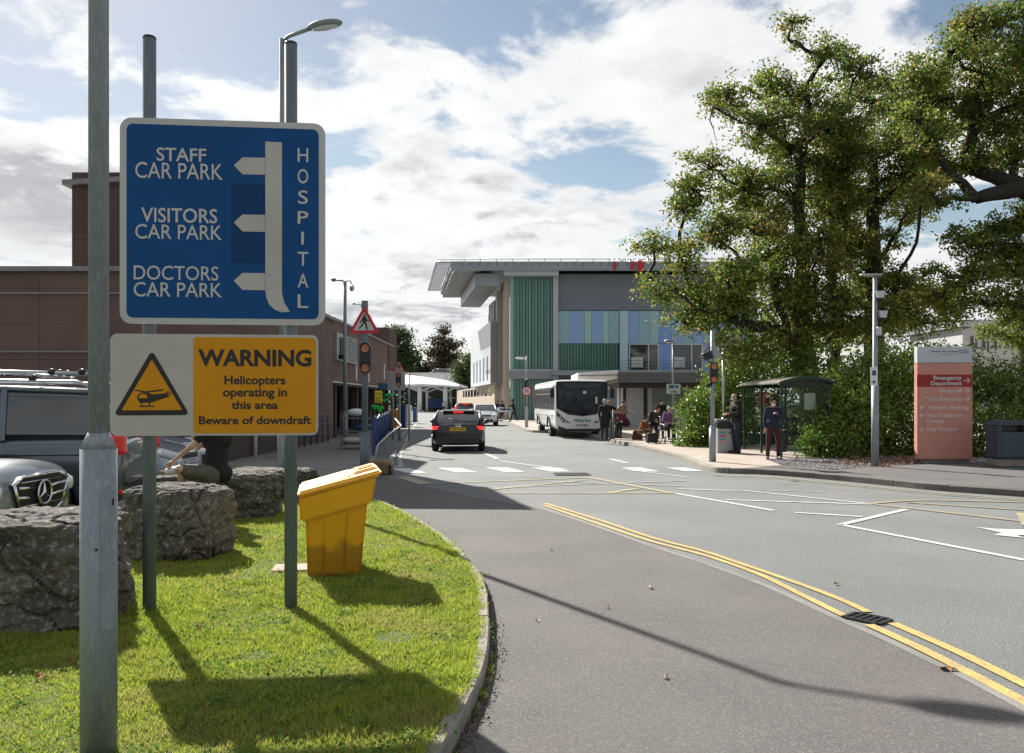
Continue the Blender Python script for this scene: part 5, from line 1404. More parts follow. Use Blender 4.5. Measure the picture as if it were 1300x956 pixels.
for a, b in zip(gr, gr[1:]+gr[:1]): m.tube([(f+.015, a[0], a[1]), (f+.015, b[0], b[1])], .016, 8)
m.build('grille_surround', M['chrome'], rt)
m = MB()
for s in (-1, 1):
    for zz_ in (gz+.055, gz-.045): m.tube([(f+.018, s*.14, zz_), (f+.018, s*.44, zz_+.025)], .017, 8)
for zz_ in (gz+.13, gz-.12): m.tube([(f+.012, -.38, zz_), (f+.012, .38, zz_)], .006, 6)
m.build('grille_bar', M['chrome'], rt)
m = MB(); n = 28; rs_ = .125
for k in range(n):
    a0, a1 = 2*PI*k/n, 2*PI*(k+1)/n
    m.tube([(f+.045, rs_*math.cos(a0), gz+rs_*math.sin(a0)), (f+.045, rs_*math.cos(a1), gz+rs_*math.sin(a1))], .013, 6, cap=False)
for k in range(3):
    a = PI/2+2*PI*k/3; w_ = .020
    tip = Vector((0, rs_*math.cos(a), rs_*math.sin(a))); nrm = Vector((0, -math.sin(a), math.cos(a)))*w_
    c = Vector((f+.04, 0, gz)); m.add([c-nrm, c+nrm, c+tip, c+Vector((.018, 0, 0))], [(0, 2, 3), (3, 2, 1), (0, 3, 1)])
m.build('star_emblem', M['chrome'], rt)
m = MB(); G([(rs_*1.0*math.cos(2*PI*k/24), gz+rs_*1.0*math.sin(2*PI*k/24)) for k in range(24)], f+.0, f+.03, m); m.build('emblem_backing', M['black'], rt)
for s in (-1, 1):
    m = MB(); m.box((f-.26, s*(hw-.24), .74), (.44, .34, .17), M=Matrix.Rotation(-s*R(38), 4, 'Z') @ Matrix.Rotation(R(14), 4, 'Y'), bev=.06); m.build('headlight', M['clear'], rt)
    m = MB(); m.box((f-.255, s*(hw-.23), .74), (.36, .345, .10), M=Matrix.Rotation(-s*R(38), 4, 'Z') @ Matrix.Rotation(R(14), 4, 'Y'), bev=.04); m.build('headlight_inner', M['black'], rt)
    m = MB(); m.box((f-.12, s*(hw-.34), .36), (.14, .36, .16), M=Matrix.Rotation(-s*R(22), 4, 'Z'), bev=.03); m.build('air_intake', M['black'], rt)
m = MB(); m.box((f-.02, 0, .33), (.08, .9, .14), bev=.03); m.build('lower_grille', M['black'], rt)
m = MB(); m.tube([(f+.0, -.75, .26), (f+.04, -.3, .24), (f+.04, .3, .24), (f+.0, .75, .26)], .014, 8); m.build('bumper_chrome', M['chrome'], rt)
plate(rt, (f+.055, 0, .41), 1, 'RE17 KVO', M['platewhite'])

# big grey people carrier, tail towards the lawn, roof bars on top
pm5 = paint('graphite_paint', (0.10, 0.125, 0.15), 0.5, 0.28)
rt, q = car('people_carrier', (-7.78, 11.47, 0), R(190), 'large graphite people carrier with roof bars parked tail towards the lawn', pm5, L=4.95, W=1.90, H=1.86, hood=1.12, belt=1.16, tail=1.16, nose=.95, wb=3.0, r=.35, wsb=1.45, roof_f=.75, roof_r=-2.1, back=-2.42, kind='van', tumble=.84, sill=.22)
f, hw = q['f'], q['hw']
for s in (-1, 1):
    m = MB(); m.box((-f+.11, s*(hw-.10), 1.06), (.30, .26, .27), M=Matrix.Rotation(s*R(12), 4, 'Z'), bev=.05); m.build('tail_light', M['redlens'], rt)
    m = MB(); m.box((-f+.06, s*(hw-.24), .42), (.05, .2, .06), bev=.01); m.build('rear_reflector', M['redlens'], rt)
    m = MB(); m.tube([(.7, s*.70, 1.86), (.55, s*.71, 1.92), (-1.85, s*.71, 1.90), (-2.0, s*.70, 1.84)], .022, 8); m.build('roof_rail', M['silver'], rt)
    m = MB(); m.box((-.1, s*(hw*.995+.002), .36), (2.0, .03, .16), bev=.012); m.build('side_moulding', M['trim'], rt)
    m = MB(); m.box((-1.2, s*(hw*.99+.006), .93), (1.6, .012, .014)); m.build('slide_rail', M['trim'], rt)
for xb in (.3, -1.3):
    m = MB(); m.tube([(xb, -.86, 1.99), (xb, .86, 1.99)], .022, 8)
    m.build('roof_bar', M['silver'], rt)
    for s in (-1, 1):
        m = MB(); m.box((xb, s*.71, 1.95), (.09, .06, .08), bev=.015); m.build('bar_foot', M['black'], rt)
for k, yy in enumerate((-.62, -.30, .02)):
    m = MB(); m.tube([(.75, yy, 2.03), (-.2, yy, 2.055), (-1.9, yy, 2.03)], [.026, .03, .022], 8); m.build('carrier_rail', M['silver'] if k != 1 else M['galv'], rt)
    for xb in (.3, -.5, -1.3, -1.7):
        m = MB(); m.ell((xb, yy, 2.05), (.06, .05, .05), 8); m.build('carrier_clamp', M['black'], rt)
m = MB(); m.box((-f+.0, 0, .52), (.05, 1.4, .04), bev=.01); m.build('bumper_step', M['trim'], rt)
plate(rt, (-f+.02, 0, .82), -1, 'WX15 HTY', M['plateyellow'])

# silver blue car two bays on, only its bonnet shows
pm6 = paint('blue_silver_paint', (0.34, 0.42, 0.52), 0.4, 0.25)
rt, q = car('parked_car', (-7.95, 15.1, 0), R(0), 'pale blue silver parked car showing its bonnet behind the seated person', pm6, L=4.2, hood=.95, nose=.75)
front_details(rt, q, .75, 'EJ09 RTV')
# dark car further back in the shaded car park
rt2 = copy_tree(rt, loc=Vector((-9.2, 18.3, 0)), label='further silver parked car against the brown building wall')

# ------------------------------------------------------------------ single decker bus
M['buswhite'] = mat('bus_white', (0.80, 0.82, 0.82), (0.75, 0.77, 0.77), 1.5, rough=0.3, coat=0.6)
M['busdark'] = mat('bus_black_glass', (0.010, 0.014, 0.022), (0.018, 0.025, 0.038), 1.2, rough=0.15, spec=0.3)
M['screen'] = mat('bus_windscreen', (0.006, 0.012, 0.02), (0.045, 0.062, 0.08), 2.2, rough=0.15, spec=0.3)  # paler mottling paints soft reflections into the glass colour
M['bluegreycl0'] = mat('bus_display_glass', (0.02, 0.035, 0.06), rough=.2)
M['teal'] = mat('teal_lettering', (0.08, 0.26, 0.28), rough=0.5)
fl_ = Vector((1.93, 36.9)); rl_ = Vector((1.22, 46.0)); hd = (fl_-rl_).normalized(); bl_len = (fl_-rl_).length
ctr = (fl_+rl_)/2+Vector((-hd.y, hd.x))*1.2
bus = root('bus', (ctr.x, ctr.y, 0), 'white single deck bus with dark windscreen standing at the stop', 'bus', rz=math.atan2(hd.y, hd.x))
BL, BW, BH = bl_len, 2.42, 2.62
hl, hwb = BL/2, BW/2
def ringb(s):
    w_, zt, zb = s['w'], s['zt'], s['zb']
    return [(0, zb), (-w_, zb), (-w_, .9), (-w_*.995, zt-.25), (-w_*.99, zt-.06), (-w_*.95, zt), (0, zt+.03), (w_*.95, zt), (w_*.99, zt-.06), (w_*.995, zt-.25), (w_, .9), (w_, zb)]
st = [dict(x=-hl, w=hwb*.93, zt=BH-.2, zb=.4), dict(x=-hl+.03, w=hwb*.96, zt=BH-.1, zb=.32), dict(x=-hl+.2, w=hwb, zt=BH-.02, zb=.28), dict(x=-hl+1, w=hwb, zt=BH, zb=.26), dict(x=0, w=hwb, zt=BH, zb=.26), dict(x=hl-1, w=hwb, zt=BH, zb=.26),
      dict(x=hl-.35, w=hwb, zt=BH-.01, zb=.26), dict(x=hl-.12, w=hwb*.99, zt=BH-.03, zb=.27), dict(x=hl-.03, w=hwb*.975, zt=BH-.06, zb=.28), dict(x=hl-.004, w=hwb*.95, zt=BH-.09, zb=.30), dict(x=hl, w=hwb*.93, zt=BH-.11, zb=.32)]
vs, fs = loft(st, ringb)
xw = (hl-2.4, -hl+2.3)
me = subsurf_mesh(vs, fs, [M['buswhite']], [0]*len(fs), 2, [(x, s*(hwb-.1), .45, .55, .35) for x in xw for s in (-1, 1)])
link('body', me, bus)
GT = Matrix(((0, 0, 1), (1, 0, 0), (0, 1, 0))).to_4x4()
def fp_(pts, x0, x1, name, m_): m = MB(); m.prism(pts, x0, x1, M=GT); return m.build(name, m_, bus)
fp_([(-1.15, 1.34), (-.62, 1.06), (0, .98), (.62, 1.06), (1.15, 1.34), (1.165, 2.36), (1.15, 2.54), (-1.15, 2.54), (-1.165, 2.36)], hl-.12, hl+.018, 'windscreen_surround', M['busdark'])
fp_([(-1.03, 1.34), (0, 1.22), (1.03, 1.34), (1.06, 2.20), (-1.06, 2.20)], hl+.019, hl+.026, 'windscreen', M['screen'])
fp_([(-.85, 2.25), (.85, 2.25), (.85, 2.45), (-.85, 2.45)], hl+.019, hl+.027, 'destination_display', M['bluegreycl0'])
fp_([(-1.08, .55), (-.7, .42), (.7, .42), (1.08, .55), (1.05, .30), (-1.05, .30)], hl-.1, hl+.016, 'lower_bumper', M['trim'])
for s in (-1, 1):
    hp = fp_([(s*1.13, 1.20), (s*1.13, 1.02), (s*.85, .72), (s*.50, .68), (s*.72, .80), (s*1.0, 1.05)], hl-.1, hl+.02, 'headlight', M['black'])
    for (yy, zz_) in ((.98, .93), (.88, .83), (.74, .765)):
        m = MB(); m.cyl((hl+.01, s*yy, zz_), (hl+.034, s*yy, zz_), .045, n=14); m.build('headlamp_bulb', M['clear'], hp)
    m = MB(); m.tube([(hl-.25, s*(hwb-.02), 2.35), (hl+.10, s*(hwb+.10), 2.33), (hl+.16, s*(hwb+.14), 2.2)], .025, 8); m.box((hl+.16, s*(hwb+.14), 2.0), (.10, .2, .42), bev=.04); m.build('bus_mirror', M['black'], bus)
    # side glazing band with pillars
    m = MB(); m.box((.0, s*(hwb*1.0-.0), 1.78), (BL-.55, .03, 1.02), bev=.012); gl = m.build('side_window', M['busdark'], bus)
    for k in range(6): m = MB(); m.box((-hl+1.3+k*1.35, s*(hwb+.018), 1.78), (.05, .012, 1.0)); m.build('window_pillar', M['trim'], gl)
    for k in range(5): m = MB(); m.box((-hl+1.98+k*1.35, s*(hwb+.0185), 2.0), (1.2, .008, .03)); m.build('window_vent', M['silver'], gl)
    m = MB(); m.box((0, s*(hwb+.002), 1.0), (BL-1.0, .01, .05)); m.build('waist_line', M['silver'], bus)
    for x in xw:
        wheel(bus, x, s*(hwb-.18), .46, .28, s, 8, .55)
        m = MB()
        for k in range(14):
            a0, a1 = PI*k/14, PI*(k+1)/14
            m.tube([(x+.56*math.cos(a0), s*(hwb+.0), .45+.56*math.sin(a0)), (x+.56*math.cos(a1), s*(hwb+.0), .45+.56*math.sin(a1))], .03, 5, cap=False)
        m.build('wheel_arch', M['black'], bus)
m = MB(); m.box((hl-1.0, hwb-.0, 1.4), (1.1, .05, 2.1), bev=.01); m.build('door', M['busdark'], bus)
m = MB(); T = Matrix.Translation((hl+.012, 0, .80)) @ GT; fit_text(m, 'White Bus', -.40, .40, -.07, .075, T, bold=.03, thick=.01); m.build('lettering', M['teal'], bus)
plate(bus, (hl+.026, 0, .58), 1, 'YX17 NPN', M['platewhite'], w=.56, h=.12)
m = MB(); m.box((hl+.028, -.3, 1.17), (.01, .35, .02)); 
for s in (-.35, .35): m.tube([(hl+.035, s*.2, 1.1), (hl+.04, s*1.9, 1.5)], .012, 5)
m.build('wiper', M['black'], bus)
m = MB(); m.box((hl+.03, .65, 1.7), (.006, .10, .3)); m.box((hl+.03, .12, 2.05), (.006, .16, .12)); m.build('notice', M['platewhite'], bus)
# ------------------------------------------------------------------ left brown building
M['brickwall'] = brickmat('dark_red_brick', (0.085, 0.048, 0.042), (0.062, 0.036, 0.034), (0.10, 0.085, 0.078))
M['clad'] = brickmat('brown_wall_tiles', (0.175, 0.112, 0.094), (0.145, 0.092, 0.079), (0.10, 0.07, 0.06), bw=1.8, bh=0.9, msize=.012, off=0.0, bump=.2)
M['cladfine'] = brickmat('brown_ribbed_brick', (0.115, 0.072, 0.063), (0.098, 0.062, 0.056), (0.075, 0.05, 0.045), bw=.44, bh=.15, msize=.012)
M['coping'] = mat('roof_coping', (0.28, 0.27, 0.26), (0.2, 0.19, 0.18), 3, rough=0.6)
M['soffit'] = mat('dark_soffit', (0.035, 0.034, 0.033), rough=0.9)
M['downlight'] = mat('white_vent', (0.72, 0.72, 0.7), rough=0.5)
lb_ = root('clinic_building', (-7.3, 21, 0), 'long low brown brick building with covered walkway left of the road', 'building')
W_ = lambda m, name, mm: m.build(name, mm, lb_, True)
HB = 5.05
m = MB()
m.box((-19.6, 27.5, 2.5), (24.5, 13, 4.9)); W_(m, 'front_block', M['clad'])
m = MB(); m.box((-19.6, 20.985, .85), (24.52, .05, 1.7)); m.box((-7.33, 23.6, 1.2), (.06, 5.2, 2.4)); W_(m, 'brick_plinth', M['brickwall'])
m = MB(); m.box((-19.6, 27.5, 4.99), (24.8, 13.3, .12)); W_(m, 'roof_coping', M['coping'])
m = MB(); m.box((-19.6, 20.95, 4.38), (24.5, .02, .04)); m.box((-19.6, 20.95, 2.9), (24.5, .02, .04)); W_(m, 'wall_band', M['coping'])
# taller volumes
a = at(90, 240, 21.4)
m = MB(); m.prism([(a.x, 21.45), (-5.2, 21.45), (-5.95, 24.5), (a.x, 24.5)], 4.7, 7.58); W_(m, 'tower_wall', M['cladfine'])
m = MB(); m.add([(a.x-.18, 21.3, 7.35), (-5.1, 21.3, 7.72), (-5.9, 24.6, 7.72), (a.x-.18, 24.7, 7.35), (a.x-.18, 21.3, 7.22), (-5.1, 21.3, 7.59), (-5.9, 24.6, 7.59), (a.x-.18, 24.7, 7.22)], [(0, 1, 2, 3), (7, 6, 5, 4), (0, 4, 5, 1), (1, 5, 6, 2), (2, 6, 7, 3), (3, 7, 4, 0)]); W_(m, 'tower_roof', M['coping'])
m = MB(); m.box((-9.8, 27.7, 6.1), (4.8, 6.2, 2.3)); W_(m, 'plant_room', M['cladfine'])
# side range above the walkway
m = MB(); m.box((-10.9, 42.6, 3.72), (7.0, 17.2, 2.6)); W_(m, 'side_wall', M['clad'])
m = MB(); m.box((-10.9, 42.6, 5.06), (7.2, 17.4, .1)); W_(m, 'side_coping', M['coping'])
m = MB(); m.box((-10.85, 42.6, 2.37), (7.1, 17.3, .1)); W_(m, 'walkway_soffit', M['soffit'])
m = MB(); m.box((-12.6, 42.6, 1.2), (3.4, 17.0, 2.3)); W_(m, 'recess_wall', M['brickwall'])
m = MB(); m.box((-9.3, 50.6, 1.2), (3.3, .3, 2.3)); W_(m, 'recess_end_wall', M['brickwall'])
m = MB(); m.box((-10.9, 51.0, 4.6), (7.1, 3.4, 2.9)); W_(m, 'end_block', M['cladfine'])
m = MB(); m.box((-7.37, 42.4, 2.44), (.06, 17.0, .07)); W_(m, 'gutter_edge', M['whitepaint'])
for k in range(7):
    m = MB(); m.box((-7.65, 35.2+k*2.5, 1.2), (.32, .32, 2.3)); W_(m, 'walkway_column', M['brickwall'])
for k in range(3):
    m = MB(); m.box((-10.88, 36.4+k*5, 1.25), (.04, 2.8, 1.9)); W_(m, 'walkway_window', M['soffit'])
# air louvre on the side wall
z0, z1 = 3.3, 4.35
for nm, y0, y1, mt in (('louvre_frame', 33.9, 40.5, 'silver'),):
    m = MB(); m.box((-7.33, 36.6, 3.95), (.16, 4.4, 1.15), bev=.02); f_ = W_(m, nm, M['silver'])
    m = MB()
    for k in range(9): m.box((-7.235, 37.6, 3.5+k*.115), (.03, 2.1, .035))
    mm_ = m.build('louvre_slat', M['galvdark'], f_, True)
    m = MB(); m.box((-7.23, 35.3, 3.95), (.05, .9, .8)); m.box((-7.1, 34.7, 3.5), (.3, .2, .2)); m.build('pipe_box', M['black'], f_, True)
for (y_, z_, h_) in ((39.2, 3.0, .75), (42.6, 2.95, .7), (47.8, 3.35, .9), (33.2, 4.4, .8)):
    m = MB(); m.box((-7.38, y_, z_), (.05, .22, h_), bev=.01); W_(m, 'wall_light', M['downlight'])
m = MB(); m.cyl((-7.2, 23.2, .1), (-7.2, 23.2, 2.4), .055, n=12); W_(m, 'drain_pipe', M['whitepaint'])
m = MB(); m.cyl((-7.22, 40.5, 4.95), (-7.22, 40.5, 6.1), .02, n=6); m.cyl((-7.4, 43.5, 4.95), (-7.4, 43.5, 6.1), .02, n=6); m.tube([(-7.22, 40.5, 6.1), (-7.4, 43.5, 6.1)], .015, 6); W_(m, 'roof_rail', M['galv'])
# white hand rails in the walkway mouth
hr = root('hand_rail', (-7.0, 27.2, .1), 'pale metal hand rails at the mouth of the covered walkway', 'railing')
for k in range(6):
    m = MB(); m.cyl((-.05, k*.9, 0), (-.05, k*.9, 1.05), .028, n=8); m.build('post', M['bluegrey'], hr)
m = MB()
for z in (.35, .7, 1.05): m.tube([(-.05, 0, z), (-.05, 4.5, z)], .022, 6)
m.build('rail', M['bluegrey'], hr)
# things stored in the dark walkway: stacked pale cylinders on a trolley
st_ = root('laundry_trolley', at(452, 560, 27).to_tuple()[:2]+(.1,), 'trolley loaded with pale sacks in the dark walkway mouth', 'trolley')
m = MB()
for k in range(3): m.box((0, 0, .15+k*.42), (.9, .7, .03))
for s in (-1, 1):
    for t_ in (-1, 1): m.cyl((s*.43, t_*.33, .05), (s*.43, t_*.33, 1.25), .015, n=6)
m.build('frame', M['galvdark'], st_)
for k, (x_, z_, s_) in enumerate(((-.1, .30, .26), (.2, .72, .22), (.0, 1.18, .2))):
    m = MB(); m.ell((x_, 0, z_), (s_*1.5, .25, .13), 12); m.build('sack', M['bluegrey' if k == 1 else 'whitepaint'], st_)

# ------------------------------------------------------------------ white canopy and the deck behind
YC = 128.0
def pc(px, py, Y=YC): p = at(px, py, Y); return p.x, p.z
cn = root('entrance_canopy', (at(545, 520, YC).x, YC, 0), 'white curved canopy roof across the end of the road', 'canopy')
prof = [(510, 475.5), (535, 478), (560, 481.5), (580, 486), (594, 490.5)]
top = [pc(*p) for p in prof]; botp = [pc(p[0], p[1]+ (9 if i < 3 else 5 if i == 3 else 2)) for i, p in enumerate(prof)]
T = Matrix.Rotation(R(90), 4, 'X')
m = MB(); nn_ = 8; V_ = []
for i_, (px, py) in enumerate(prof):
    x_, zr_ = pc(px, py, YC+9); x0_, ze_ = pc(px, (488.5, 488.8, 489.5, 490.5, 491.5)[i_])
    for j_ in range(nn_+1):
        t_ = j_/nn_; V_.append((x0_+(x_-x0_)*t_, YC+9*t_, ze_+(zr_-ze_)*math.sin(t_*PI/2)))
    for j_ in range(1, nn_+1):
        t_ = j_/nn_; V_.append((x_, YC+9+9*t_, ze_+(zr_-ze_)*math.cos(t_*PI/2)))
rw_ = 2*nn_+1
m.add(V_, [(i_*rw_+j_, (i_+1)*rw_+j_, (i_+1)*rw_+j_+1, i_*rw_+j_+1) for i_ in range(len(prof)-1) for j_ in range(rw_-1)], 0, True)
o_ = m.build('roof', M['whitepaint'], cn, True); sd_ = o_.modifiers.new('thick', 'SOLIDIFY'); sd_.thickness = .25; sd_.offset = -1
for px in (532.5, 565, 590):
    x_, z_ = pc(px, 520)
    for yy in (YC+.5, YC+12):
        m = MB(); m.cyl((x_, yy, 0), (x_, yy, pc(px, 491)[1]), .35 if yy < YC+5 else .25, n=12); m.build('column', M['whitepaint'], cn, True)
        m = MB(); m.tube([(x_, yy, pc(px, 497)[1]), (x_+2.6, yy, pc(px, 489)[1])], .12, 8); m.tube([(x_, yy, pc(px, 497)[1]), (x_-2.6, yy, pc(px, 489)[1])], .12, 8); m.build('strut', M['whitepaint'], cn, True)
m = MB(); a, b = pc(537, 519), pc(564, 505)
m.box(((a[0]+b[0])/2, YC+8, (a[1]+b[1])/2), (b[0]-a[0], .4, b[1]-a[1])); m.build('blue_hoarding', M['railblue'], cn, True)
m = MB(); a, b = pc(570, 520), pc(592, 492)
for k in range(4): m.box((a[0]+(b[0]-a[0])*k/3, YC+4, (a[1]+b[1])/2), (.12, .12, b[1]-a[1]))
m.box(((a[0]+b[0])/2, YC+4, pc(0, 505)[1]), (b[0]-a[0], .1, .12)); m.build('glazing_frame', M['whitepaint'], cn, True)
dk = root('parking_deck', (at(545, 500, 150).x, 150, 0), 'pale grey parking deck parapet behind the white canopy', 'car park')
a, b = at(513, 500, 150), at(577.5, 473, 150)
m = MB(); m.box(((a.x+b.x)/2, 155, b.z-.9), (b.x-a.x, 10, 1.8)); m.build('parapet', M['silver'], dk, True)
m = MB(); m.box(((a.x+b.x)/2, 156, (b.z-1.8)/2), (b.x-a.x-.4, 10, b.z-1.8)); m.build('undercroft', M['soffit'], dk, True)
p = at(556, 473, 151)
rt2, q2 = car('parked_car', (p.x, 152, p.z-1.0), R(175), 'pale car parked on top of the far deck, only its roof showing', pm2, L=6.4, W=2.3, H=1.75, lv=1, wb=3.8, r=.4, wsb=1.5, roof_f=.4, roof_r=-1.7, back=-2.7)

# ------------------------------------------------------------------ hospital block
M['steelgrey'] = mat('steel_grey_cladding', (0.28, 0.315, 0.35), (0.25, 0.285, 0.32), 0.6, rough=0.45, metal=0.3)
M['palesteel'] = mat('pale_steel_frame', (0.42, 0.46, 0.50), (0.39, 0.42, 0.46), 0.6, rough=0.45, metal=0.2)
M['bluegreycl'] = mat('blue_grey_cladding', (0.155, 0.185, 0.225), (0.145, 0.172, 0.21), 0.5, rough=0.5)
M['greenglass'] = mat('green_profiled_glass', (0.12, 0.255, 0.22), (0.085, 0.20, 0.175), 0.25, rough=0.25, coat=0.3)
M['greenglassd'] = mat('green_glass_channel', (0.026, 0.095, 0.078), (0.04, 0.13, 0.10), 0.4, rough=0.3)
M['paleteal'] = mat('pale_teal_glass', (0.24, 0.42, 0.39), rough=0.25)
M['beige'] = mat('beige_stone', (0.48, 0.40, 0.31), (0.43, 0.36, 0.28), 0.7, rough=0.8)
M['silverclad'] = mat('silver_white_cladding', (0.66, 0.70, 0.74), (0.62, 0.66, 0.70), 0.5, rough=0.4, metal=0.2)
M['taupe'] = mat('taupe_cladding', (0.24, 0.225, 0.22), (0.21, 0.20, 0.195), 0.5, rough=0.6)
pcols = {'c': (0.27, 0.45, 0.52), 'b': (0.25, 0.40, 0.66), 't': (0.32, 0.50, 0.50), 'g': (0.33, 0.55, 0.48), 'l': (0.40, 0.57, 0.65), 'k': (0.18, 0.33, 0.65)}
for k_, c_ in pcols.items(): M['p'+k_] = mat('facade_panel_'+k_, c_, tuple(x*.93 for x in c_), 0.5, rough=0.35)
YH = 70.0
hb = root('hospital_building', (0, YH, 0), 'modern hospital block with green glass tower and blue panelled upper floors', 'building')
def hx(px): return (px-650)/15.0
def hz(py): return CH+(510-py)/15.0
def hbx(name, px0, py0, px1, py1, mt, y0=0.0, dep=.3, par=None):
    m = MB(); x0, x1, z0, z1 = hx(px0), hx(px1), hz(py1), hz(py0)
    m.box(((x0+x1)/2, YH+y0+dep/2, (z0+z1)/2), (x1-x0, dep, z1-z0)); return m.build(name, M[mt], par or hb, True)
hbx('core_wall', 652, 350, 960, 540, 'steelgrey', .6, 26)
hbx('upper_wall', 708.5, 348, 960, 394, 'bluegreycl', 0, .5)
hbx('wall_seam', 708.5, 350.2, 960, 350.8, 'steelgrey', -.02, .02)
# green glass stair tower with vertical channels
tw_ = hbx('glass_tower', 652, 352, 702, 470, 'greenglassd', 0, .5)
m = MB(); n = 13
for k in range(n): x_ = hx(652)+(hx(702)-hx(652))*(k+.5)/n; m.box((x_, YH-.03, (hz(352)+hz(470))/2), (.12, .06, hz(352)-hz(470)))
m.build('glass_fin', M['greenglass'], tw_, True)
m = MB()
for k in range(n):
    if k % 2: x_ = hx(652)+(hx(702)-hx(652))*(k+0.0)/n; m.box((x_+.055, YH-.012, (hz(352)+hz(470))/2), (.10, .02, hz(352)-hz(470)))
m.build('glass_channel', M['greenglass'], tw_, True)
lw = hbx('lower_glass', 652, 481, 705, 536, 'greenglassd', 0, .5)
m = MB(); n = 14
for k in range(n): x_ = hx(652)+(hx(705)-hx(652))*(k+.5)/n; m.box((x_, YH-.03, (hz(481)+hz(536))/2), (.13, .06, hz(481)-hz(536)))
m.build('glass_fin', M['greenglass'], lw, True)
hbx('tower_band', 646, 470, 709, 481, 'steelgrey', -.25, .8)
hbx('tower_band_edge', 646, 469, 709, 471, 'palesteel', -.3, .5)
hbx('corner_glass', 647.5, 352, 652, 536, 'paleteal', .0, .3)
hbx('tower_column', 702, 349, 708.5, 536, 'palesteel', -.35, .9)
# portal hood: slab with deep soffit reaching left
m = MB(); z0, z1 = hz(352), hz(345.5)
m.box(((hx(640)+hx(708.5))/2, YH-.4, (z0+z1)/2), (hx(708.5)-hx(640), 1.2, z1-z0)); m.build('tower_hood', M['palesteel'], hb, True)
# left wing: side direction
SD = Vector((-.1424, .9898))
def wing(name, x0, y0, x1, y1, z0, z1, mt, par=None):
    """box footprint given in the skewed frame: x along the front, y along the side wall"""
    m = MB(); o_ = Vector((-.16, YH))
    c = [o_+Vector((x0, 0))+SD*y0, o_+Vector((x1, 0))+SD*y0, o_+Vector((x1, 0))+SD*y1, o_+Vector((x0, 0))+SD*y1]
    m.prism([tuple(v) for v in c], z0, z1); return m.build(name, M[mt], par or hb, True)
# front corner pieces: beige strip and taupe flank
wing('beige_pier', -.42, .3, .0, 3, .0, hz(356), 'beige')
wing('taupe_wall', -.85, 1.6, -.42, 3.2, hz(487), hz(366), 'taupe')
wing('silver_box', -1.42, 2.2, -.85, 20.5, hz(486.5)+.0, hz(404.5), 'silverclad')
wing('silver_box_front', -1.40, 2.05, -.86, 2.2, hz(486), hz(405), 'taupe')
# lower beige range and ribbon windows on its flank
wing('lower_beige_wall', -.95, 3.0, -.40, 46, .0, hz(487), 'beige')
for k in range(9): wing('flank_window', -.965, 5.0+k*3.6, -.93, 7.6+k*3.6, 2.2, 3.0, 'glass')
for k in range(5): wing('slot_window', -1.435, 4.0+k*3.1, -1.40, 5.0+k*3.1, hz(484)+.2, hz(449), 'bluegrey')
wing('upper_recess', -.95, 3.3, -.44, 7.5, hz(404), hz(375), 'taupe')
wing('upper_fin', -1.02, 7.0, -.9, 7.4, hz(412), hz(388), 'silverclad')
# roof: thin flying slab with louvred verge and hanging box
rf = MB(); zt = hz(334.5)
RO = [(hx(575), YH-1), (hx(960), YH-1), (hx(960), YH+27), (hx(575)-.1424*18, YH+17.5)]
rf.prism(RO, zt-.35, zt); roof_ = rf.build('roof', M['steelgrey'], hb, True)
m = MB(); m.box(((hx(574)+hx(960))/2, YH-1.05, zt-.4), (hx(960)-hx(574), .25, .75)); m.build('roof_fascia', M['steelgrey'], hb, True)
m = MB(); m.prism([(hx(577), YH-.9), (hx(612), YH-.9), (hx(612)-.1424*17, YH+17), (hx(577)-.1424*17, YH+17)], zt-.75, zt-.36); m.build('roof_soffit', M['taupe'], roof_, True)
for k in range(26):
    t_ = k/25*17.0
    m = MB(); xa = hx(575)-.1424*t_; xb_ = hx(555.5)-.1424*t_
    m.box(((xa+xb_)/2, YH-1+t_, zt-.12), (xa-xb_, .22, .06), M=Matrix.Rotation(R(25), 4, 'X')); m.build('verge_louvre', M['silver'], roof_, True)
m = MB(); m.tube([(hx(555.5), YH-1, zt-.1), (hx(555.5)-.1424*17, YH+16, zt-.1)], .08, 8); m.tube([(hx(575), YH-1, zt-.1), (hx(575)-.1424*17, YH+16, zt-.1)], .1, 8); m.tube([(hx(555.5), YH-1, zt-.05), (hx(577), YH-1, zt-.1)], .08, 8); m.build('verge_beam', M['silver'], roof_, True)
m = MB(); m.prism([(hx(603), YH-.3), (hx(633), YH-.3), (hx(633)-.1424*15, YH+15), (hx(603)-.1424*15, YH+15)], hz(364), hz(348)); m.build('hanging_box', M['steelgrey'], hb, True)
m = MB(); m.prism([(hx(603.3), YH-.2), (hx(632.8), YH-.2), (hx(632.8)-.1424*15, YH+14.9), (hx(603.3)-.1424*15, YH+14.9)], hz(364)-.03, hz(364)-.003); m.build('box_soffit', M['taupe'], hb, True)
# railings and clutter on the roof
zr = zt
m = MB()
for k in range(18): m.cyl((hx(590)+k*1.35, YH-.7, zr-.02), (hx(590)+k*1.35, YH-.7, zr+.26), .03, n=6)
m.tube([(hx(556), YH-.7, zr+.25), (hx(960), YH-.7, zr+.25)], .035, 6); m.build('roof_railing', M['galv'], roof_, True)
m = MB()
for k in range(22): m.box((hx(588)+k*.72, YH-1.2, zr-.25), (.06, .1, .28))
m.build('roof_bracket', M['galvdark'], roof_, True)
for k in range(9):
    m = MB(); x_ = hx(776+k*6.2); r = random.Random(k); m.tube([(x_, YH-1.0, zr-.8), (x_, YH-1.0, zr+.28)], .06, 6); m.tube([(x_, YH-1.0, zr-.1), (x_+.42, YH-1.0, zr+.2 if k % 2 else zr-.6)], .05, 6); m.build('scaffold_pole', M['silver'], roof_, True)
m = MB(); m.box((hx(810), YH-1.3, hz(341)), (.45, .3, .9)); m.build('red_tank', M['red'], roof_, True)
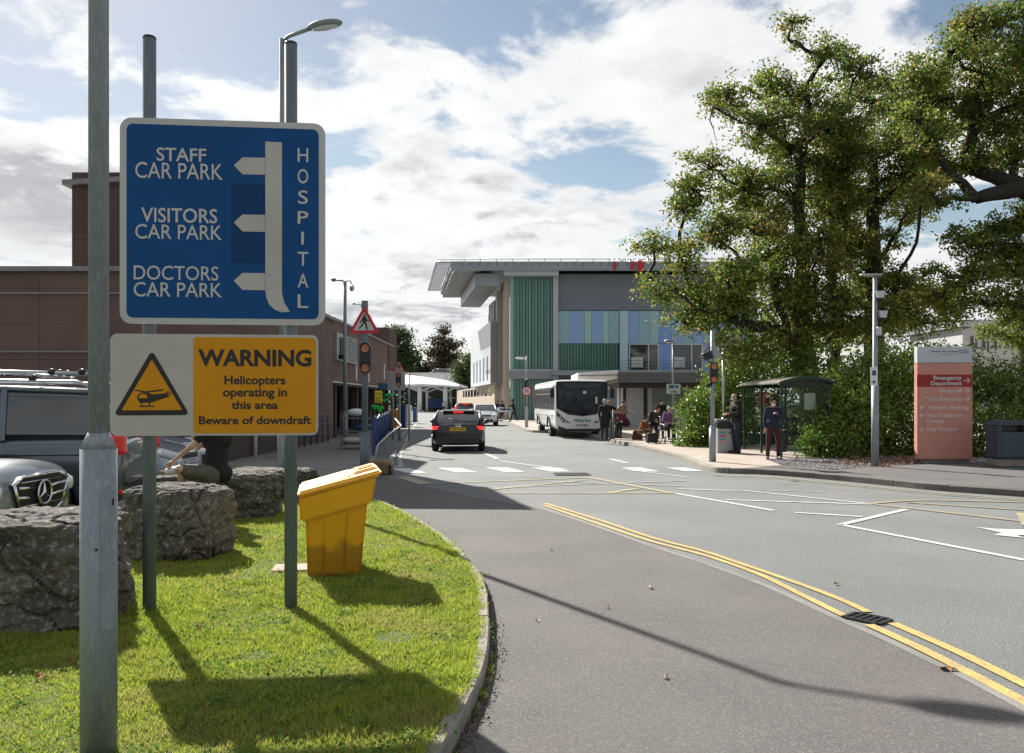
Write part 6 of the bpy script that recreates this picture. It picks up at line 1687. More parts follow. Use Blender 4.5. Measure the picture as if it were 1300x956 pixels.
for px in (800, 778): 
    m = MB(); m.box((hx(px), YH-1.25, hz(340)), (.25, .25, .6)); m.build('red_marker', M['red'], roof_, True)
# coloured panels, first floor: sequence of (px start, px end, key)
seq = [(708.5, 723.5, 'c'), (723.5, 742, 'b'), (742, 750.5, 'g'), (750.5, 765, 'b'), (765, 772.5, 'g'), (772.5, 786.5, 'c')]
def panels(lst, py0, py1, y0=-.1):
    for (a_, b_, k_) in lst: hbx('facade_panel', a_+.15, py0, b_-.15, py1, 'p'+k_, y0, .3)
panels(seq, 395, 436)
panels([(786.5, 797, 'l')], 395, 471, -.25); 
seq2 = [(797, 811, 'b'), (811, 825, 'c'), (825, 836, 't'), (836, 852, 'k'), (852, 866, 'b'), (866, 880, 'c'), (880, 893, 'b'), (893, 905, 't'), (905, 922, 'b'), (922, 940, 'c'), (940, 960, 'g')]
panels(seq2, 395, 436)
gfin = hbx('green_screen', 708.5, 436.5, 784.5, 471, 'greenglassd', 0, .3)
m = MB(); n = 20
for k in range(n): x_ = hx(708.5)+(hx(784.5)-hx(708.5))*(k+.5)/n; m.box((x_, YH-.04, (hz(436.5)+hz(471))/2), (.12, .08, hz(436.5)-hz(471)))
m.build('glass_fin', M['greenglass'], gfin, True)
for (a_, b_) in ((799, 835.5), (852, 891), (908, 950)):
    wn = hbx('window', a_, 437, b_, 470.5, 'glass', -.05, .2)
    m = MB(); z0, z1 = hz(470.5), hz(437)
    for t_ in (0, .66, 1): m.box((hx(a_)+(hx(b_)-hx(a_))*t_, YH-.09, (z0+z1)/2), (.1, .06, z1-z0))
    for zc_ in (z0, z1): m.box(((hx(a_)+hx(b_))/2, YH-.085, zc_), (hx(b_)-hx(a_), .05, .1))
    m.build('window_frame', M['silver'], wn, True)
    m = MB(); m.box((hx(a_)+.65, YH-.0, z0+.7), (1.0, .12, .9)); m.build('blind', M['offwhite'], wn, True)
for (a_, b_, k_) in ((836, 852, 'k'), (891.5, 907.5, 'b')): hbx('facade_panel', a_, 436.5, b_, 471, 'p'+k_, -.1, .3)
hbx('deck_edge', 700, 471, 960, 477, 'steelgrey', -1.5, 1.8)
m = MB()
for k in range(17): m.cyl((hx(786)+k*.7, YH-1.4, hz(471)), (hx(786)+k*.7, YH-1.4, hz(459)), .02, n=5)
for py in (459, 463, 467): m.tube([(hx(786), YH-1.4, hz(py)), (hx(960), YH-1.4, hz(py))], .022, 5)
m.build('deck_railing', M['galvdark'], hb, True)
hbx('ground_wall', 705.5, 481, 960, 536, 'steelgrey', .2, .3)

# ------------------------------------------------------------------ entrance pavilion by the bus stop
YP = 47.5
pv_ = root('bus_stop_pavilion', (6, YP, .12), 'flat roofed grey and white entrance pavilion beside the bus stop', 'building')
M['pavroof'] = mat('pavilion_roof_dark', (0.11, 0.112, 0.118), (0.09, 0.092, 0.096), 2, rough=0.6)
M['pavwood'] = mat('pavilion_soffit_brown', (0.045, 0.028, 0.024), rough=0.7)
M['pavwall'] = mat('pavilion_pale_wall', (0.46, 0.48, 0.52), (0.38, 0.41, 0.43), 1.2, rough=0.6, stretch=(3, 1, .3))
M['pavgreen'] = mat('pavilion_green_glass', (0.18, 0.24, 0.22), rough=0.2)
k_ = YP/F
px_ = lambda px: (px-650)*k_
pz_ = lambda py: CH-(py-510)*k_
m = MB(); m.box(((px_(783)+px_(960))/2, YP+2.5, (pz_(486)+pz_(473))/2), (px_(960)-px_(783), 6, pz_(473)-pz_(486))); m.build('roof', M['pavroof'], pv_, True)
m = MB(); m.box(((px_(783)+px_(960))/2, YP+2.6, (pz_(492)+pz_(486.3))/2), (px_(960)-px_(783)-.2, 5.6, pz_(486.3)-pz_(492))); m.build('soffit', M['pavwood'], pv_, True)
m = MB(); m.prism([(px_(733), pz_(473.5)), (px_(783.5), pz_(470)), (px_(784), pz_(480.5)), (px_(733), pz_(482))], -(YP+5), -(YP-.4), M=Matrix.Rotation(R(90), 4, 'X')); m.build('white_canopy', M['whitepaint'], pv_, True)
m = MB(); m.prism([(px_(733.5), pz_(476.7)), (px_(783.8), pz_(475.7)), (px_(783.8), pz_(476.7)), (px_(733.5), pz_(477.7))], -(YP-.38), -(YP-.44), M=Matrix.Rotation(R(90), 4, 'X')); m.build('canopy_joint', M['galvdark'], pv_, True)
YW = YP+1.6; kw = YW/F; pxw = lambda px: (px-650)*kw; pzw = lambda py: CH-(py-510)*kw
for (a_, b_, mt) in ((784, 791, 'whitepaint'), (791, 795, 'pavwood'), (795, 817, 'pavwall'), (817, 822, 'pavwood'), (822, 828, 'pavwall'), (828, 940, 'pavgreen')):
    m = MB(); m.box(((pxw(a_)+pxw(b_))/2, YW+.1, (pzw(492)+.12)/2), (pxw(b_)-pxw(a_)-.01, .2, pzw(492)-.12)); m.build('wall_panel', M[mt], pv_, True)
m = MB(); m.box(((pxw(836)+pxw(940))/2, YW-.02, (pzw(519)+.12)/2), (pxw(940)-pxw(836), .08, pzw(519)-.12)); m.build('low_panel', M['pavwall'], pv_, True)
m = MB(); m.box((pxw(791), YW-.04, pzw(515)), (.06, .03, .18)); m.build('door_entry_pad', M['black'], pv_, True)
for px in (787, 879):
    m = MB(); m.cyl((px_(px), YP, .12), (px_(px), YP, pz_(486)), .06, n=12); m.build('column', M['galv'], pv_, True)

# ------------------------------------------------------------------ pale houses behind the trees at right
fb = root('distant_building', (34, 62, 0), 'pale flat roofed building glimpsed behind the oaks at right', 'building')
YF = 60.0
a, b = at(1222, 450, YF), at(1330, 416, YF)
m = MB(); m.box(((a.x+b.x)/2, YF+4, b.z/2), (b.x-a.x, 8, b.z)); m.build('wall', M['offwhite'], fb, True)
m = MB(); m.box(((a.x+b.x)/2, YF+4, b.z+.3), (b.x-a.x+.8, 8.8, .5)); m.build('roof', M['palesteel'], fb, True)
m = MB(); a2, b2 = at(1255, 420, YF+4), at(1310, 407, YF+4); m.box(((a2.x+b2.x)/2, YF+5, (a2.z+b2.z)/2), (b2.x-a2.x, 3, b2.z-a2.z)); m.build('plant_room', M['palesteel'], fb, True)
for px in range(1232, 1320, 15):
    p, p2 = at(px, 442, YF), at(px+8, 427, YF)
    m = MB(); m.box(((p.x+p2.x)/2, YF-.03, (p.z+p2.z)/2), (p2.x-p.x, .1, p2.z-p.z)); w_ = m.build('window', M['glass'], fb, True)
    m = MB(); m.box(((p.x+p2.x)/2, YF-.09, (p.z+p2.z)/2), (.06, .04, p2.z-p.z)); m.build('window_frame', M['whitepaint'], w_, True)
# ------------------------------------------------------------------ trees and hedges
M['bark'] = mat('oak_bark', (0.045, 0.038, 0.03), (0.022, 0.019, 0.016), 6, rough=0.95, bump=0.9, bscale=25, stretch=(1, 1, .3))
M['oak'] = leafmat('oak_leaves', [(0, (0.055, 0.105, 0.02)), (0.4, (0.105, 0.18, 0.028)), (0.72, (0.20, 0.275, 0.045)), (0.93, (0.34, 0.30, 0.06)), (1, (0.36, 0.18, 0.05))], rough=0.45, transl=0.55, mottle=((0.22, 0.15, 0.045), 0.45, 0.5))
M['laurel'] = leafmat('laurel_leaves', [(0, (0.06, 0.12, 0.016)), (0.5, (0.13, 0.22, 0.028)), (0.85, (0.23, 0.34, 0.05)), (1, (0.30, 0.36, 0.09))], rough=0.28, transl=0.42, spec=0.6)
M['fargreen'] = leafmat('distant_green_leaves', [(0, (0.035, 0.06, 0.018)), (0.6, (0.065, 0.10, 0.03)), (1, (0.11, 0.14, 0.04))], transl=0.35)
M['farbrown'] = leafmat('distant_copper_leaves', [(0, (0.05, 0.04, 0.03)), (0.6, (0.09, 0.065, 0.045)), (1, (0.12, 0.10, 0.06))], transl=0.3)
M['fardark'] = leafmat('distant_conifer', [(0, (0.018, 0.035, 0.018)), (1, (0.04, 0.06, 0.03))], transl=0.15)
M['litter'] = leafmat('leaf_litter', [(0, (0.12, 0.05, 0.02)), (0.6, (0.22, 0.10, 0.04)), (1, (0.3, 0.2, 0.09))], transl=0.2)

def wiggle(p, q, r, n=5, amp=.12):
    L_ = (q-p).length; pts = []
    ph = [r.uniform(-1, 1) for _ in range(6)]
    side = (q-p).orthogonal().normalized(); s2 = (q-p).normalized().cross(side)
    for i in range(n+1):
        t = i/n; e = math.sin(PI*t)
        pts.append(p.lerp(q, t)+(side*(ph[0]*math.sin(2*PI*t)+ph[1]*e)+s2*(ph[2]*math.sin(3*t*PI)*.6+ph[3]*e))*L_*amp+Vector((0, 0, -.04*L_*e)))
    return pts

def tree(name, label, base, trunk, blobs, n, leafm, seed, size=.11, r0=.34, twigs=16, group=None, cat='tree', sprig=.28, per=14, shell=.2, pads=False):
    """trunk: list of points from the ground up; blobs: ellipsoids the crown is gathered in"""
    r = random.Random(seed)
    rt = root(name, (base.x, base.y, base.z), label, cat, group)
    mb = MB()
    nodes = [(Vector(p), i) for i, p in enumerate(trunk)]
    parent = {i: i-1 for i in range(len(trunk))}
    pos = [Vector(p) for p in trunk]
    order = sorted(range(len(blobs)), key=lambda i: min((Vector(blobs[i][:3])-p).length for p in pos))
    rest = list(range(len(blobs))); first = max(1, len(trunk)//2-1)
    rootd = [sum((pos[j]-pos[j-1]).length for j in range(1, i+1)) for i in range(len(pos))]
    ids = []
    while rest:
        best = None
        for i in rest:
            c = Vector(blobs[i][:3])
            for j in range(first, len(pos)):
                d_ = (c-pos[j]).length + .35*rootd[j] + (1.2*max(0, pos[j].z-c.z))
                if best is None or d_ < best[0]: best = (d_, i, j)
        _, i, j = best; c = Vector(blobs[i][:3]); pos.append(c); parent[len(pos)-1] = j; rootd.append(rootd[j]+(c-pos[j]).length); rest.remove(i); ids.append(i)
    w_ = [1.0]*len(pos)
    for k in range(len(pos)-1, 0, -1): w_[parent[k]] += w_[k]
    tot_ = w_[0]; rad = [r0*(x/tot_)**.62 for x in w_]
    for k in range(1, len(trunk)): rad[k] = max(rad[k], r0*(1-.75*k/len(trunk)))
    rad[0] = r0*1.15
    for k in range(1, len(pos)):
        p, q = pos[parent[k]], pos[k]
        pts = wiggle(p, q, r, 6, .03 if k < len(trunk) else .09)
        ra, rb = min(rad[parent[k]], rad[k]*1.5 if k >= len(trunk) else 9), rad[k]
        mb.tube(pts, [ra+(rb-ra)*i/6 for i in range(7)], 9 if k < len(trunk) else 7)
    rr = np.random.default_rng(seed)
    if pads:
        P1, c1 = clump_points(split_blobs(blobs, seed, (12, 18), (.20, .42)), int(n*.74), seed, sprig, per, .1); P2, c2 = clump_points(blobs, int(n*.26), seed+1, sprig*1.6, per, .3)
        P = np.concatenate([P1, P2]); cen = np.concatenate([c1, c2])
    else: P, cen = clump_points(blobs, n, seed, sprig, per, shell)
    # twigs from each crown knot out to some sprigs
    B = np.array([b[:3] for b in blobs])
    pick = rr.choice(len(cen), min(len(cen), twigs*len(blobs)), replace=False)
    for c in cen[pick]:
        b = B[np.argmin(((B-c)**2).sum(1))]
        pts = wiggle(Vector(b), Vector(c), r, 3, .12); rt0 = min(.035, r0*.085)
        mb.tube(pts, [rt0, rt0*.7, rt0*.45, rt0*.25], 4)
    mb.build('trunk', M['bark'], rt, True)
    o = link('crown', leaf_mesh('crown', P, size, leafm, seed), rt, True)
    return rt
def B_(px, py, rp, Y, ry=None, dz=1.0, dep=1.0):
    p = at(px, py, Y); k = Y/F; return (p.x, Y, p.z, rp*k, rp*k*dep, (ry or rp*.8)*k)
def T_(lst): return [at(*p) for p in lst]
r = random.Random(21)
def J(l, jy=1.6): return [B_(a, b, c, Y0+r.uniform(-jy, jy), d) for (a, b, c, d, Y0) in l]
# oak A
YA = 30.5
ob = J([(1003, 27, 20, 12, YA), (1010, 52, 14, 9, YA), (1052, 70, 30, 22, YA), (1090, 92, 36, 28, YA-1), (905, 135, 14, 12, YA), (925, 125, 34, 24, YA), (975, 110, 36, 26, YA), (1020, 120, 34, 26, YA+1), (965, 155, 46, 30, YA-1),
        (880, 240, 30, 20, YA), (905, 215, 36, 26, YA), (945, 240, 44, 30, YA), (1000, 185, 50, 40, YA), (1050, 160, 48, 40, YA), (868, 265, 24, 22, YA-1),
        (830, 310, 26, 16, YA), (862, 325, 34, 22, YA+1), (905, 290, 40, 28, YA-1), (960, 290, 52, 34, YA+1), (1010, 250, 52, 42, YA-1.5), (1060, 230, 52, 44, YA), (1040, 310, 46, 34, YA-2),
        (835, 370, 30, 18, YA-.5), (825, 355, 14, 10, YA), (880, 375, 42, 26, YA), (925, 350, 40, 26, YA-2), (870, 410, 34, 16, YA-1), (930, 405, 46, 26, YA-1.5), (985, 385, 46, 30, YA), (1035, 375, 44, 32, YA-1.5), (945, 440, 40, 22, YA-2.5), (1000, 430, 44, 26, YA-2), (900, 395, 34, 18, YA), (960, 345, 34, 22, YA-2), (985, 350, 34, 24, YA-1), (935, 375, 34, 20, YA-2), (975, 320, 34, 22, YA), (1070, 400, 44, 30, YA)], 1.3)
tree('oak_tree', 'spreading oak with the leftmost leaning trunk reaching over the pavilion', at(1032, 572, YA), T_([(1036, 572, YA), (1030, 500, YA), (1018, 430, YA), (1016, 370, YA), (1018, 300, YA), (1015, 240, YA), (1020, 180, YA)]), ob, 78000, M['oak'], 5, pads=True, size=.128, r0=.42, group='oaks on the right', sprig=.2, twigs=26)
YBt = 32.0
ob = J([(1110, 130, 44, 36, YBt), (1150, 105, 36, 28, YBt), (1168, 200, 34, 26, YBt-2), (1172, 245, 34, 24, YBt-2), (1160, 270, 28, 16, YBt-1), (1165, 380, 34, 20, YBt-2), (1180, 410, 30, 18, YBt-2), (1140, 350, 24, 14, YBt-2), (1120, 395, 34, 22, YBt-3), (1060, 300, 34, 26, YBt-2), (1165, 140, 34, 28, YBt), (1178, 125, 26, 24, YBt-2), (1080, 190, 44, 36, YBt), (1135, 190, 48, 38, YBt), (1175, 165, 36, 28, YBt), (1100, 250, 46, 36, YBt), (1145, 240, 36, 26, YBt), (1185, 215, 30, 24, YBt), (1085, 320, 40, 26, YBt), (1135, 300, 26, 14, YBt), (1080, 370, 40, 26, YBt-1), (1135, 375, 40, 26, YBt), (1110, 420, 44, 22, YBt-1), (1150, 405, 30, 20, YBt), (1100, 345, 30, 20, YBt), (1050, 420, 40, 24, YBt)])
tree('oak_tree', 'upright oak with thick straight trunk behind the camera pole', at(1112, 570, YBt), T_([(1112, 572, YBt), (1112, 480, YBt), (1111, 400, YBt), (1110, 330, YBt), (1108, 260, YBt), (1110, 200, YBt)]), ob, 56000, M['oak'], 9, pads=True, size=.128, r0=.40, group='oaks on the right', sprig=.2, twigs=26)
YB2 = 31.2
ob = J([(1055, 200, 34, 26, YB2), (1065, 260, 36, 28, YB2), (1040, 150, 30, 24, YB2), (1075, 300, 32, 22, YB2), (1055, 340, 28, 20, YB2)])
tree('oak_tree', 'slender oak stem between the two thicker oak trunks', at(1062, 572, YB2), T_([(1062, 572, YB2), (1060, 480, YB2), (1059, 400, YB2), (1056, 320, YB2), (1056, 250, YB2)]), ob, 12000, M['oak'], 13, pads=True, size=.128, r0=.20, group='oaks on the right', sprig=.2, twigs=26)
YR = 26.0
ob = J([(1275, 25, 44, 28, YR), (1235, 40, 34, 26, YR), (1300, 60, 44, 36, YR), (1205, 65, 34, 28, YR), (1170, 95, 30, 24, YR), (1250, 95, 46, 34, YR), (1195, 125, 38, 30, YR), (1300, 130, 50, 40, YR), (1245, 155, 46, 32, YR), (1185, 180, 38, 28, YR), (1165, 150, 30, 26, YR), (1180, 235, 30, 20, YR), (1290, 195, 40, 26, YR), (1225, 205, 40, 24, YR), (1200, 255, 24, 14, YR), (1290, 275, 40, 18, YR),
        (1250, 310, 40, 24, YR), (1215, 300, 24, 16, YR), (1295, 330, 44, 32, YR), (1235, 355, 40, 26, YR), (1185, 375, 34, 18, YR), (1280, 385, 46, 28, YR), (1215, 395, 26, 14, YR), (1340, 200, 60, 60, YR), (1350, 330, 60, 60, YR), (1340, 80, 60, 60, YR), (1180, 345, 20, 12, YR)])
tree('oak_tree', 'oak at the far right edge with a long heavy limb crossing the sky', at(1400, 600, YR), T_([(1400, 600, YR), (1395, 480, YR), (1385, 380, YR), (1370, 300, YR), (1300, 236, YR), (1240, 252, YR), (1222, 232, YR)]), ob, 70000, M['oak'], 17, pads=True, size=.118, r0=.40, group='oaks on the right', sprig=.18, twigs=26)
# small tree behind right
ob = J([(1290, 400, 24, 20, 34), (1300, 430, 24, 16, 34), (1262, 420, 18, 12, 34)], .5)
tree('oak_tree', 'thin stemmed tree by the pale distant building', at(1298, 560, 34), T_([(1298, 560, 34), (1298, 450, 34), (1297, 380, 34)]), ob, 3500, M['oak'], 23, size=.14, r0=.14, group='oaks on the right')

def bush(name, label, blobs, n, m, seed, size=.12, group='laurels behind the pavement', per=9, sprig=.16, z0=.12):
    c = Vector((sum(b[0] for b in blobs)/len(blobs), sum(b[1] for b in blobs)/len(blobs), z0))
    rt = root(name, tuple(c), label, 'bush', group); rr = random.Random(seed); mb = MB()
    for b in blobs:
        base = Vector((b[0]+rr.uniform(-.3, .3), b[1]+rr.uniform(-.2, .2), z0)); top = Vector((b[0], b[1], b[2]+b[5]*.5))
        mb.tube(wiggle(base, top, rr, 5, .1), [.05, .045, .04, .03, .02, .012], 6)
        for _ in range(9):
            u = Vector((rr.gauss(0, 1), rr.gauss(0, 1), rr.gauss(0, .8))).normalized(); q = Vector(b[:3])+Vector((u.x*b[3], u.y*b[4], u.z*b[5]))*.85
            if q.z < z0+.1: q.z = z0+.1
            mb.tube(wiggle(Vector((b[0], b[1], max(z0+.2, b[2]-b[5]*.4))), q, rr, 3, .1), [.025, .018, .012, .006], 4)
    mb.build('stem', M['bark'], rt, True)
    P, _ = clump_points(blobs, n, seed, sprig, per, .55)
    P[:, 2] = np.where(P[:, 2] < z0+.03, z0+.03+np.abs(P[:, 2]-z0)*.15, P[:, 2])
    link('foliage', leaf_mesh('foliage', P, size, m, seed, droop=.1, wide=.48), rt, True); return rt
def HB_(l): return [B_(a, b, c, Y0, d, dep=e) for (a, b, c, d, Y0, e) in l]
bush('laurel_bush', 'rounded sunlit laurel between the wheelchair user and the grey cabinet', HB_([(882, 520, 20, 20, 28.6, 1.3), (880, 550, 20, 22, 28.2, 1.3), (905, 505, 26, 26, 29, 1.3), (902, 545, 26, 30, 28.4, 1.3), (930, 498, 26, 32, 29.5, 1.3), (928, 545, 26, 30, 29, 1.3), (872, 562, 12, 12, 28.0, 1)]), 17000, M['laurel'], 31, .115)
bush('laurel_bush', 'tall laurel mass rising behind the bus shelter roof', HB_([(960, 470, 34, 30, 30, 1.2), (1000, 465, 36, 34, 30, 1.2), (965, 530, 34, 44, 29.5, 1.2), (1005, 530, 36, 44, 29, 1.2), (930, 460, 26, 24, 31, 1.2), (1035, 470, 34, 34, 29, 1.2)]), 15000, M['laurel'], 33, .13)
bush('laurel_bush', 'bright laurel bulging out at the right end of the bus shelter', HB_([(1048, 535, 26, 40, 23.0, 1.0), (1065, 500, 32, 30, 23.6, 1.0), (1060, 560, 32, 28, 22.2, .8), (1095, 480, 34, 34, 24, 1.0), (1090, 540, 34, 42, 22.8, 1.0), (1035, 562, 18, 22, 22.4, .8)]), 19000, M['laurel'], 35, .105)
bush('laurel_bush', 'tall laurel behind the camera pole and left of the totem sign', HB_([(1130, 480, 36, 40, 24.2, 1.1), (1160, 470, 36, 34, 24.5, 1.1), (1125, 540, 36, 48, 23.3, 1.0), (1160, 535, 36, 50, 23.6, 1.0), (1190, 460, 34, 24, 25, 1.1)]), 17000, M['laurel'], 37, .105)
bush('laurel_bush', 'dark laurel behind the totem sign and the blue litter bins', HB_([(1205, 480, 36, 36, 24, 1.1), (1200, 545, 36, 46, 23, 1.0), (1245, 490, 36, 34, 23.6, 1.1), (1240, 550, 36, 44, 22.6, 1.0), (1285, 495, 38, 36, 23.4, 1.1), (1285, 550, 38, 44, 22.4, 1.0), (1330, 510, 44, 50, 23, 1.1), (1330, 570, 40, 40, 22, 1.0)]), 24000, M['laurel'], 39, .105)
q = poly_points([g(1040, 588, .12), g(1115, 594, .12), (11, 20.9), (11.2, 22), (9, 22)], 1500, 8)
P = np.concatenate([q, np.full((len(q), 1), .135)], 1)
tag(link('leaf_litter', leaf_mesh('litter', P, .06, M['litter'], 3, droop=0)), 'brown dead leaves under the laurel hedge', 'leaf litter', kind='stuff')
# a few weeds by the kerb of the lawn
M['weed'] = M['laurel']
# background trees
YF1 = 165
ob = J([(492, 432, 16, 12, YF1), (505, 425, 18, 12, YF1), (498, 448, 20, 12, YF1), (515, 445, 14, 10, YF1), (485, 450, 18, 14, YF1), (510, 462, 18, 12, YF1), (523, 452, 7, 5, YF1)], 3)
tree('background_tree', 'rounded green tree on the skyline behind the end of the brown building', at(500, 520, YF1), T_([(500, 520, YF1), (500, 470, YF1), (500, 440, YF1)]), ob, 9000, M['fargreen'], 41, size=.55, r0=.5, twigs=5, group='trees on the skyline', sprig=1.2, cat='tree')
ob = J([(563, 419, 8, 5, YF1), (556, 432, 13, 6, YF1), (572, 436, 13, 6, YF1), (553, 448, 14, 6, YF1), (572, 452, 14, 7, YF1), (560, 462, 18, 7, YF1), (563, 440, 9, 8, YF1)], 2)
tree('background_tree', 'sparse copper leaved tree standing alone above the canopy', at(563, 520, YF1), T_([(563, 520, YF1), (564, 470, YF1), (564, 440, YF1), (563, 420, YF1)]), ob, 5200, M['farbrown'], 43, size=.5, r0=.35, twigs=16, group='trees on the skyline', sprig=.9)
ob = J([(598, 462, 14, 12, 135), (608, 480, 12, 16, 135), (592, 485, 14, 16, 135), (603, 505, 14, 14, 135), (585, 470, 10, 9, 135), (586, 500, 10, 12, 135)], 2)
tree('background_tree', 'dense green tree beside the silver clad hospital wing', at(598, 522, 135), T_([(598, 522, 135), (598, 490, 135), (598, 470, 135)]), ob, 9500, M['fargreen'], 45, size=.42, r0=.3, twigs=5, group='trees on the skyline', sprig=.9)
ob = J([(555, 512, 12, 9, 145), (575, 508, 12, 10, 145), (590, 510, 12, 10, 146), (540, 512, 10, 9, 145)], 2)
bush('background_shrubs', 'green shrubs seen through the open canopy', ob, 4500, M['fargreen'], 46, .4, group=None, sprig=.7, z0=0)
YF2 = 200
for k, (px, top_, w_) in enumerate(((520, 459, 9), (530, 455, 8), (540, 461, 9), (549, 464, 9), (534, 463, 8), (580, 462, 9), (545, 457, 6))):
    bs = []
    for j in range(5):
        t_ = j/4; bs.append(B_(px, top_+2+t_*30, w_*(.25+.75*t_), YF2, 5))
    tree('conifer_tree', ('dark conifer on the skyline, ' + ('first from the brown building', 'tallest of the clump left of the copper tree', 'third along above the canopy', 'fourth along above the canopy', 'short one between two taller conifers', 'just right of the copper tree', 'narrow one nearest the copper tree')[k]), at(px, 520, YF2), T_([(px, 520, YF2), (px, 490, YF2), (px, top_+3, YF2)]), bs, 1600, M['fardark'], 60+k, size=.8, r0=.3, twigs=2, group='conifers on the skyline', sprig=1.0)
# far hedge line closing the horizon
ob = [B_(px, 500+3*math.sin(px), 26, 230, 22) for px in range(-60, 660, 24)] + [B_(px, 500+3*math.sin(px), 26, 120, 22) for px in range(1080, 1420, 26)]
P, _ = clump_points(ob, 12000, 77, 1.5, 10, .5)
tag(link('woodland', leaf_mesh('woodland', P, 1.2, M['fardark'], 5)), 'dark far woodland along the horizon', 'woodland', kind='stuff')
# ------------------------------------------------------------------ people
M['skin'] = mat('skin', (0.42, 0.24, 0.17), (0.36, 0.19, 0.13), 12, rough=0.5)
M['skinpale'] = mat('skin_pale', (0.55, 0.36, 0.28), (0.48, 0.30, 0.23), 12, rough=0.5)
M['skindark'] = mat('skin_tan', (0.30, 0.17, 0.11), (0.25, 0.14, 0.09), 12, rough=0.5)
def cloth(name, c): return mat('cloth_'+name, c, tuple(x*.75 for x in c), 9, rough=0.85, bump=.3, bscale=14)
for n_, c_ in dict(black=(.012, .012, .014), navy=(.014, .022, .05), maroon=(.055, .012, .02), grey=(.10, .10, .105), magenta=(.16, .015, .06), brown=(.10, .055, .03), purple=(.27, .10, .28), tan=(.30, .24, .18), white=(.6, .6, .6), khaki=(.11, .105, .09), denim=(.03, .05, .1), lilac=(.32, .30, .36), orange=(.26, .09, .03), charcoal=(.03, .03, .033)).items(): M['c_'+n_] = cloth(n_, c_)
M['hairgrey'] = mat('grey_hair', (.45, .44, .42), (.3, .29, .28), 30, rough=.7)
M['hairdark'] = mat('dark_hair', (.015, .011, .009), rough=.9, spec=.15)
M['hairbrown'] = mat('brown_hair', (.07, .04, .02), rough=.6)
M['maskwhite'] = mat('mask_fabric', (.6, .62, .66), rough=.8)
M['shoe'] = mat('shoe_leather', (.015, .014, .014), rough=.5)

def blob(prims, voxel=.014, smooth=2):
    mb = MB()
    for p in prims:
        if p[0] == 'c':
            a, b, r0, r1 = Vector(p[1]), Vector(p[2]), p[3], p[4]; fl = p[5] if len(p) > 5 else 1.0
            d_ = (b-a); n_ = d_.normalized() if d_.length > 1e-6 else Vector((0, 0, 1))
            pts = []; rs = []
            for t in (-.98, -.8, -.45): pts.append(a+n_*r0*t); rs.append(r0*math.sqrt(1-t*t))
            pts.append(a); rs.append(r0); pts.append(b); rs.append(r1)
            for t in (.45, .8, .98): pts.append(b+n_*r1*t); rs.append(r1*math.sqrt(1-t*t))
            mb.tube(pts, rs, 12, flat=fl)
        else: mb.ell(p[1], p[2], 16, M=p[3] if len(p) > 3 else None)
    me = mb.mesh('tmp', M['skin']); bm = bmesh.new(); bm.from_mesh(me); bmesh.ops.recalc_face_normals(bm, faces=bm.faces); bm.to_mesh(me); bm.free()
    o = bpy.data.objects.new('tmp', me); col.objects.link(o)
    m = o.modifiers.new('r', 'REMESH'); m.mode = 'VOXEL'; m.voxel_size = voxel; m.use_smooth_shade = True
    s = o.modifiers.new('s', 'SMOOTH'); s.iterations = smooth; s.factor = .5
    out = apply_mods(o); bpy.data.objects.remove(o)
    for p in out.polygons: p.use_smooth = True
    return out

def hand(pr, el, wr, curl=.35, s=1.0):
    d_ = (wr-el).normalized(); up = Vector((0, 0, 1)) if abs(d_.z) < .85 else Vector((0, -1, 0))
    side = d_.cross(up).normalized(); nor = side.cross(d_).normalized()
    pc_ = wr+d_*.05*s
    pr.append(('c', wr+d_*.015, wr+d_*.075*s, .027*s, .034*s, .62))
    for k, L_ in enumerate((.062, .072, .068, .054)):
        o_ = (k-1.5)*.0185*s; b0 = wr+d_*.085*s+side*o_; b1 = b0+(d_*math.cos(curl)-nor*math.sin(curl))*L_*.5*s; b2 = b1+(d_*math.cos(curl*2.6)-nor*math.sin(curl*2.6))*L_*.5*s
        pr.append(('c', b0, b1, .0098*s, .009*s)); pr.append(('c', b1, b2, .009*s, .008*s))
    t0 = wr+d_*.03*s-side*.026*s; t1 = t0-side*.03*s+d_*.03*s; t2 = t1+d_*.035*s-side*.004*s
    pr.append(('c', t0, t1, .013*s, .011*s)); pr.append(('c', t1, t2, .011*s, .009*s))

def stand(h=1.70, lean=0.0, armL='down', armR='down', stride=0.0, spread=1.0):
    k = h/1.72; V = Vector
    j = dict(pel=V((0, 0, .94)), wst=V((0, -.01-lean*.1, 1.08)), chs=V((0, -.02-lean*.32, 1.29-lean*.06)), nck=V((0, -.02-lean*.52, 1.46-lean*.14)), hd=V((0, -.045-lean*.66, 1.60-lean*.2)))
    for s, n_ in ((-1, 'L'), (1, 'R')):
        st_ = stride*s
        j['hip'+n_] = V((s*.088, 0, .91)); j['kn'+n_] = V((s*.10*spread, -.03-st_*.18, .50)); j['an'+n_] = V((s*.11*spread, .02-st_*.33, .085+max(0, -st_)*.10)); j['toe'+n_] = j['an'+n_]+V((s*.03, -.17, -.045))
        sh = V((s*.178, -.02-lean*.48, 1.41-lean*.13)); j['sh'+n_] = sh; mode = armL if s < 0 else armR
        if mode == 'down': e, w_ = sh+V((s*.055, .03, -.27)), sh+V((s*.06, -.03, -.51))
        elif mode == 'front': e, w_ = sh+V((s*.05, -.02, -.27)), sh+V((-s*.07, -.24, -.28))
        elif mode == 'chest': e, w_ = sh+V((s*.06, -.03, -.26)), sh+V((-s*.12, -.20, -.14))
        elif mode == 'fwd': e, w_ = sh+V((s*.04, -.15, -.23)), sh+V((s*.0, -.38, -.26))
        elif mode == 'pocket': e, w_ = sh+V((s*.09, .05, -.25)), sh+V((s*.0, -.02, -.46))
        j['el'+n_], j['wr'+n_] = e, w_
    return {a: b*k for a, b in j.items()}, k
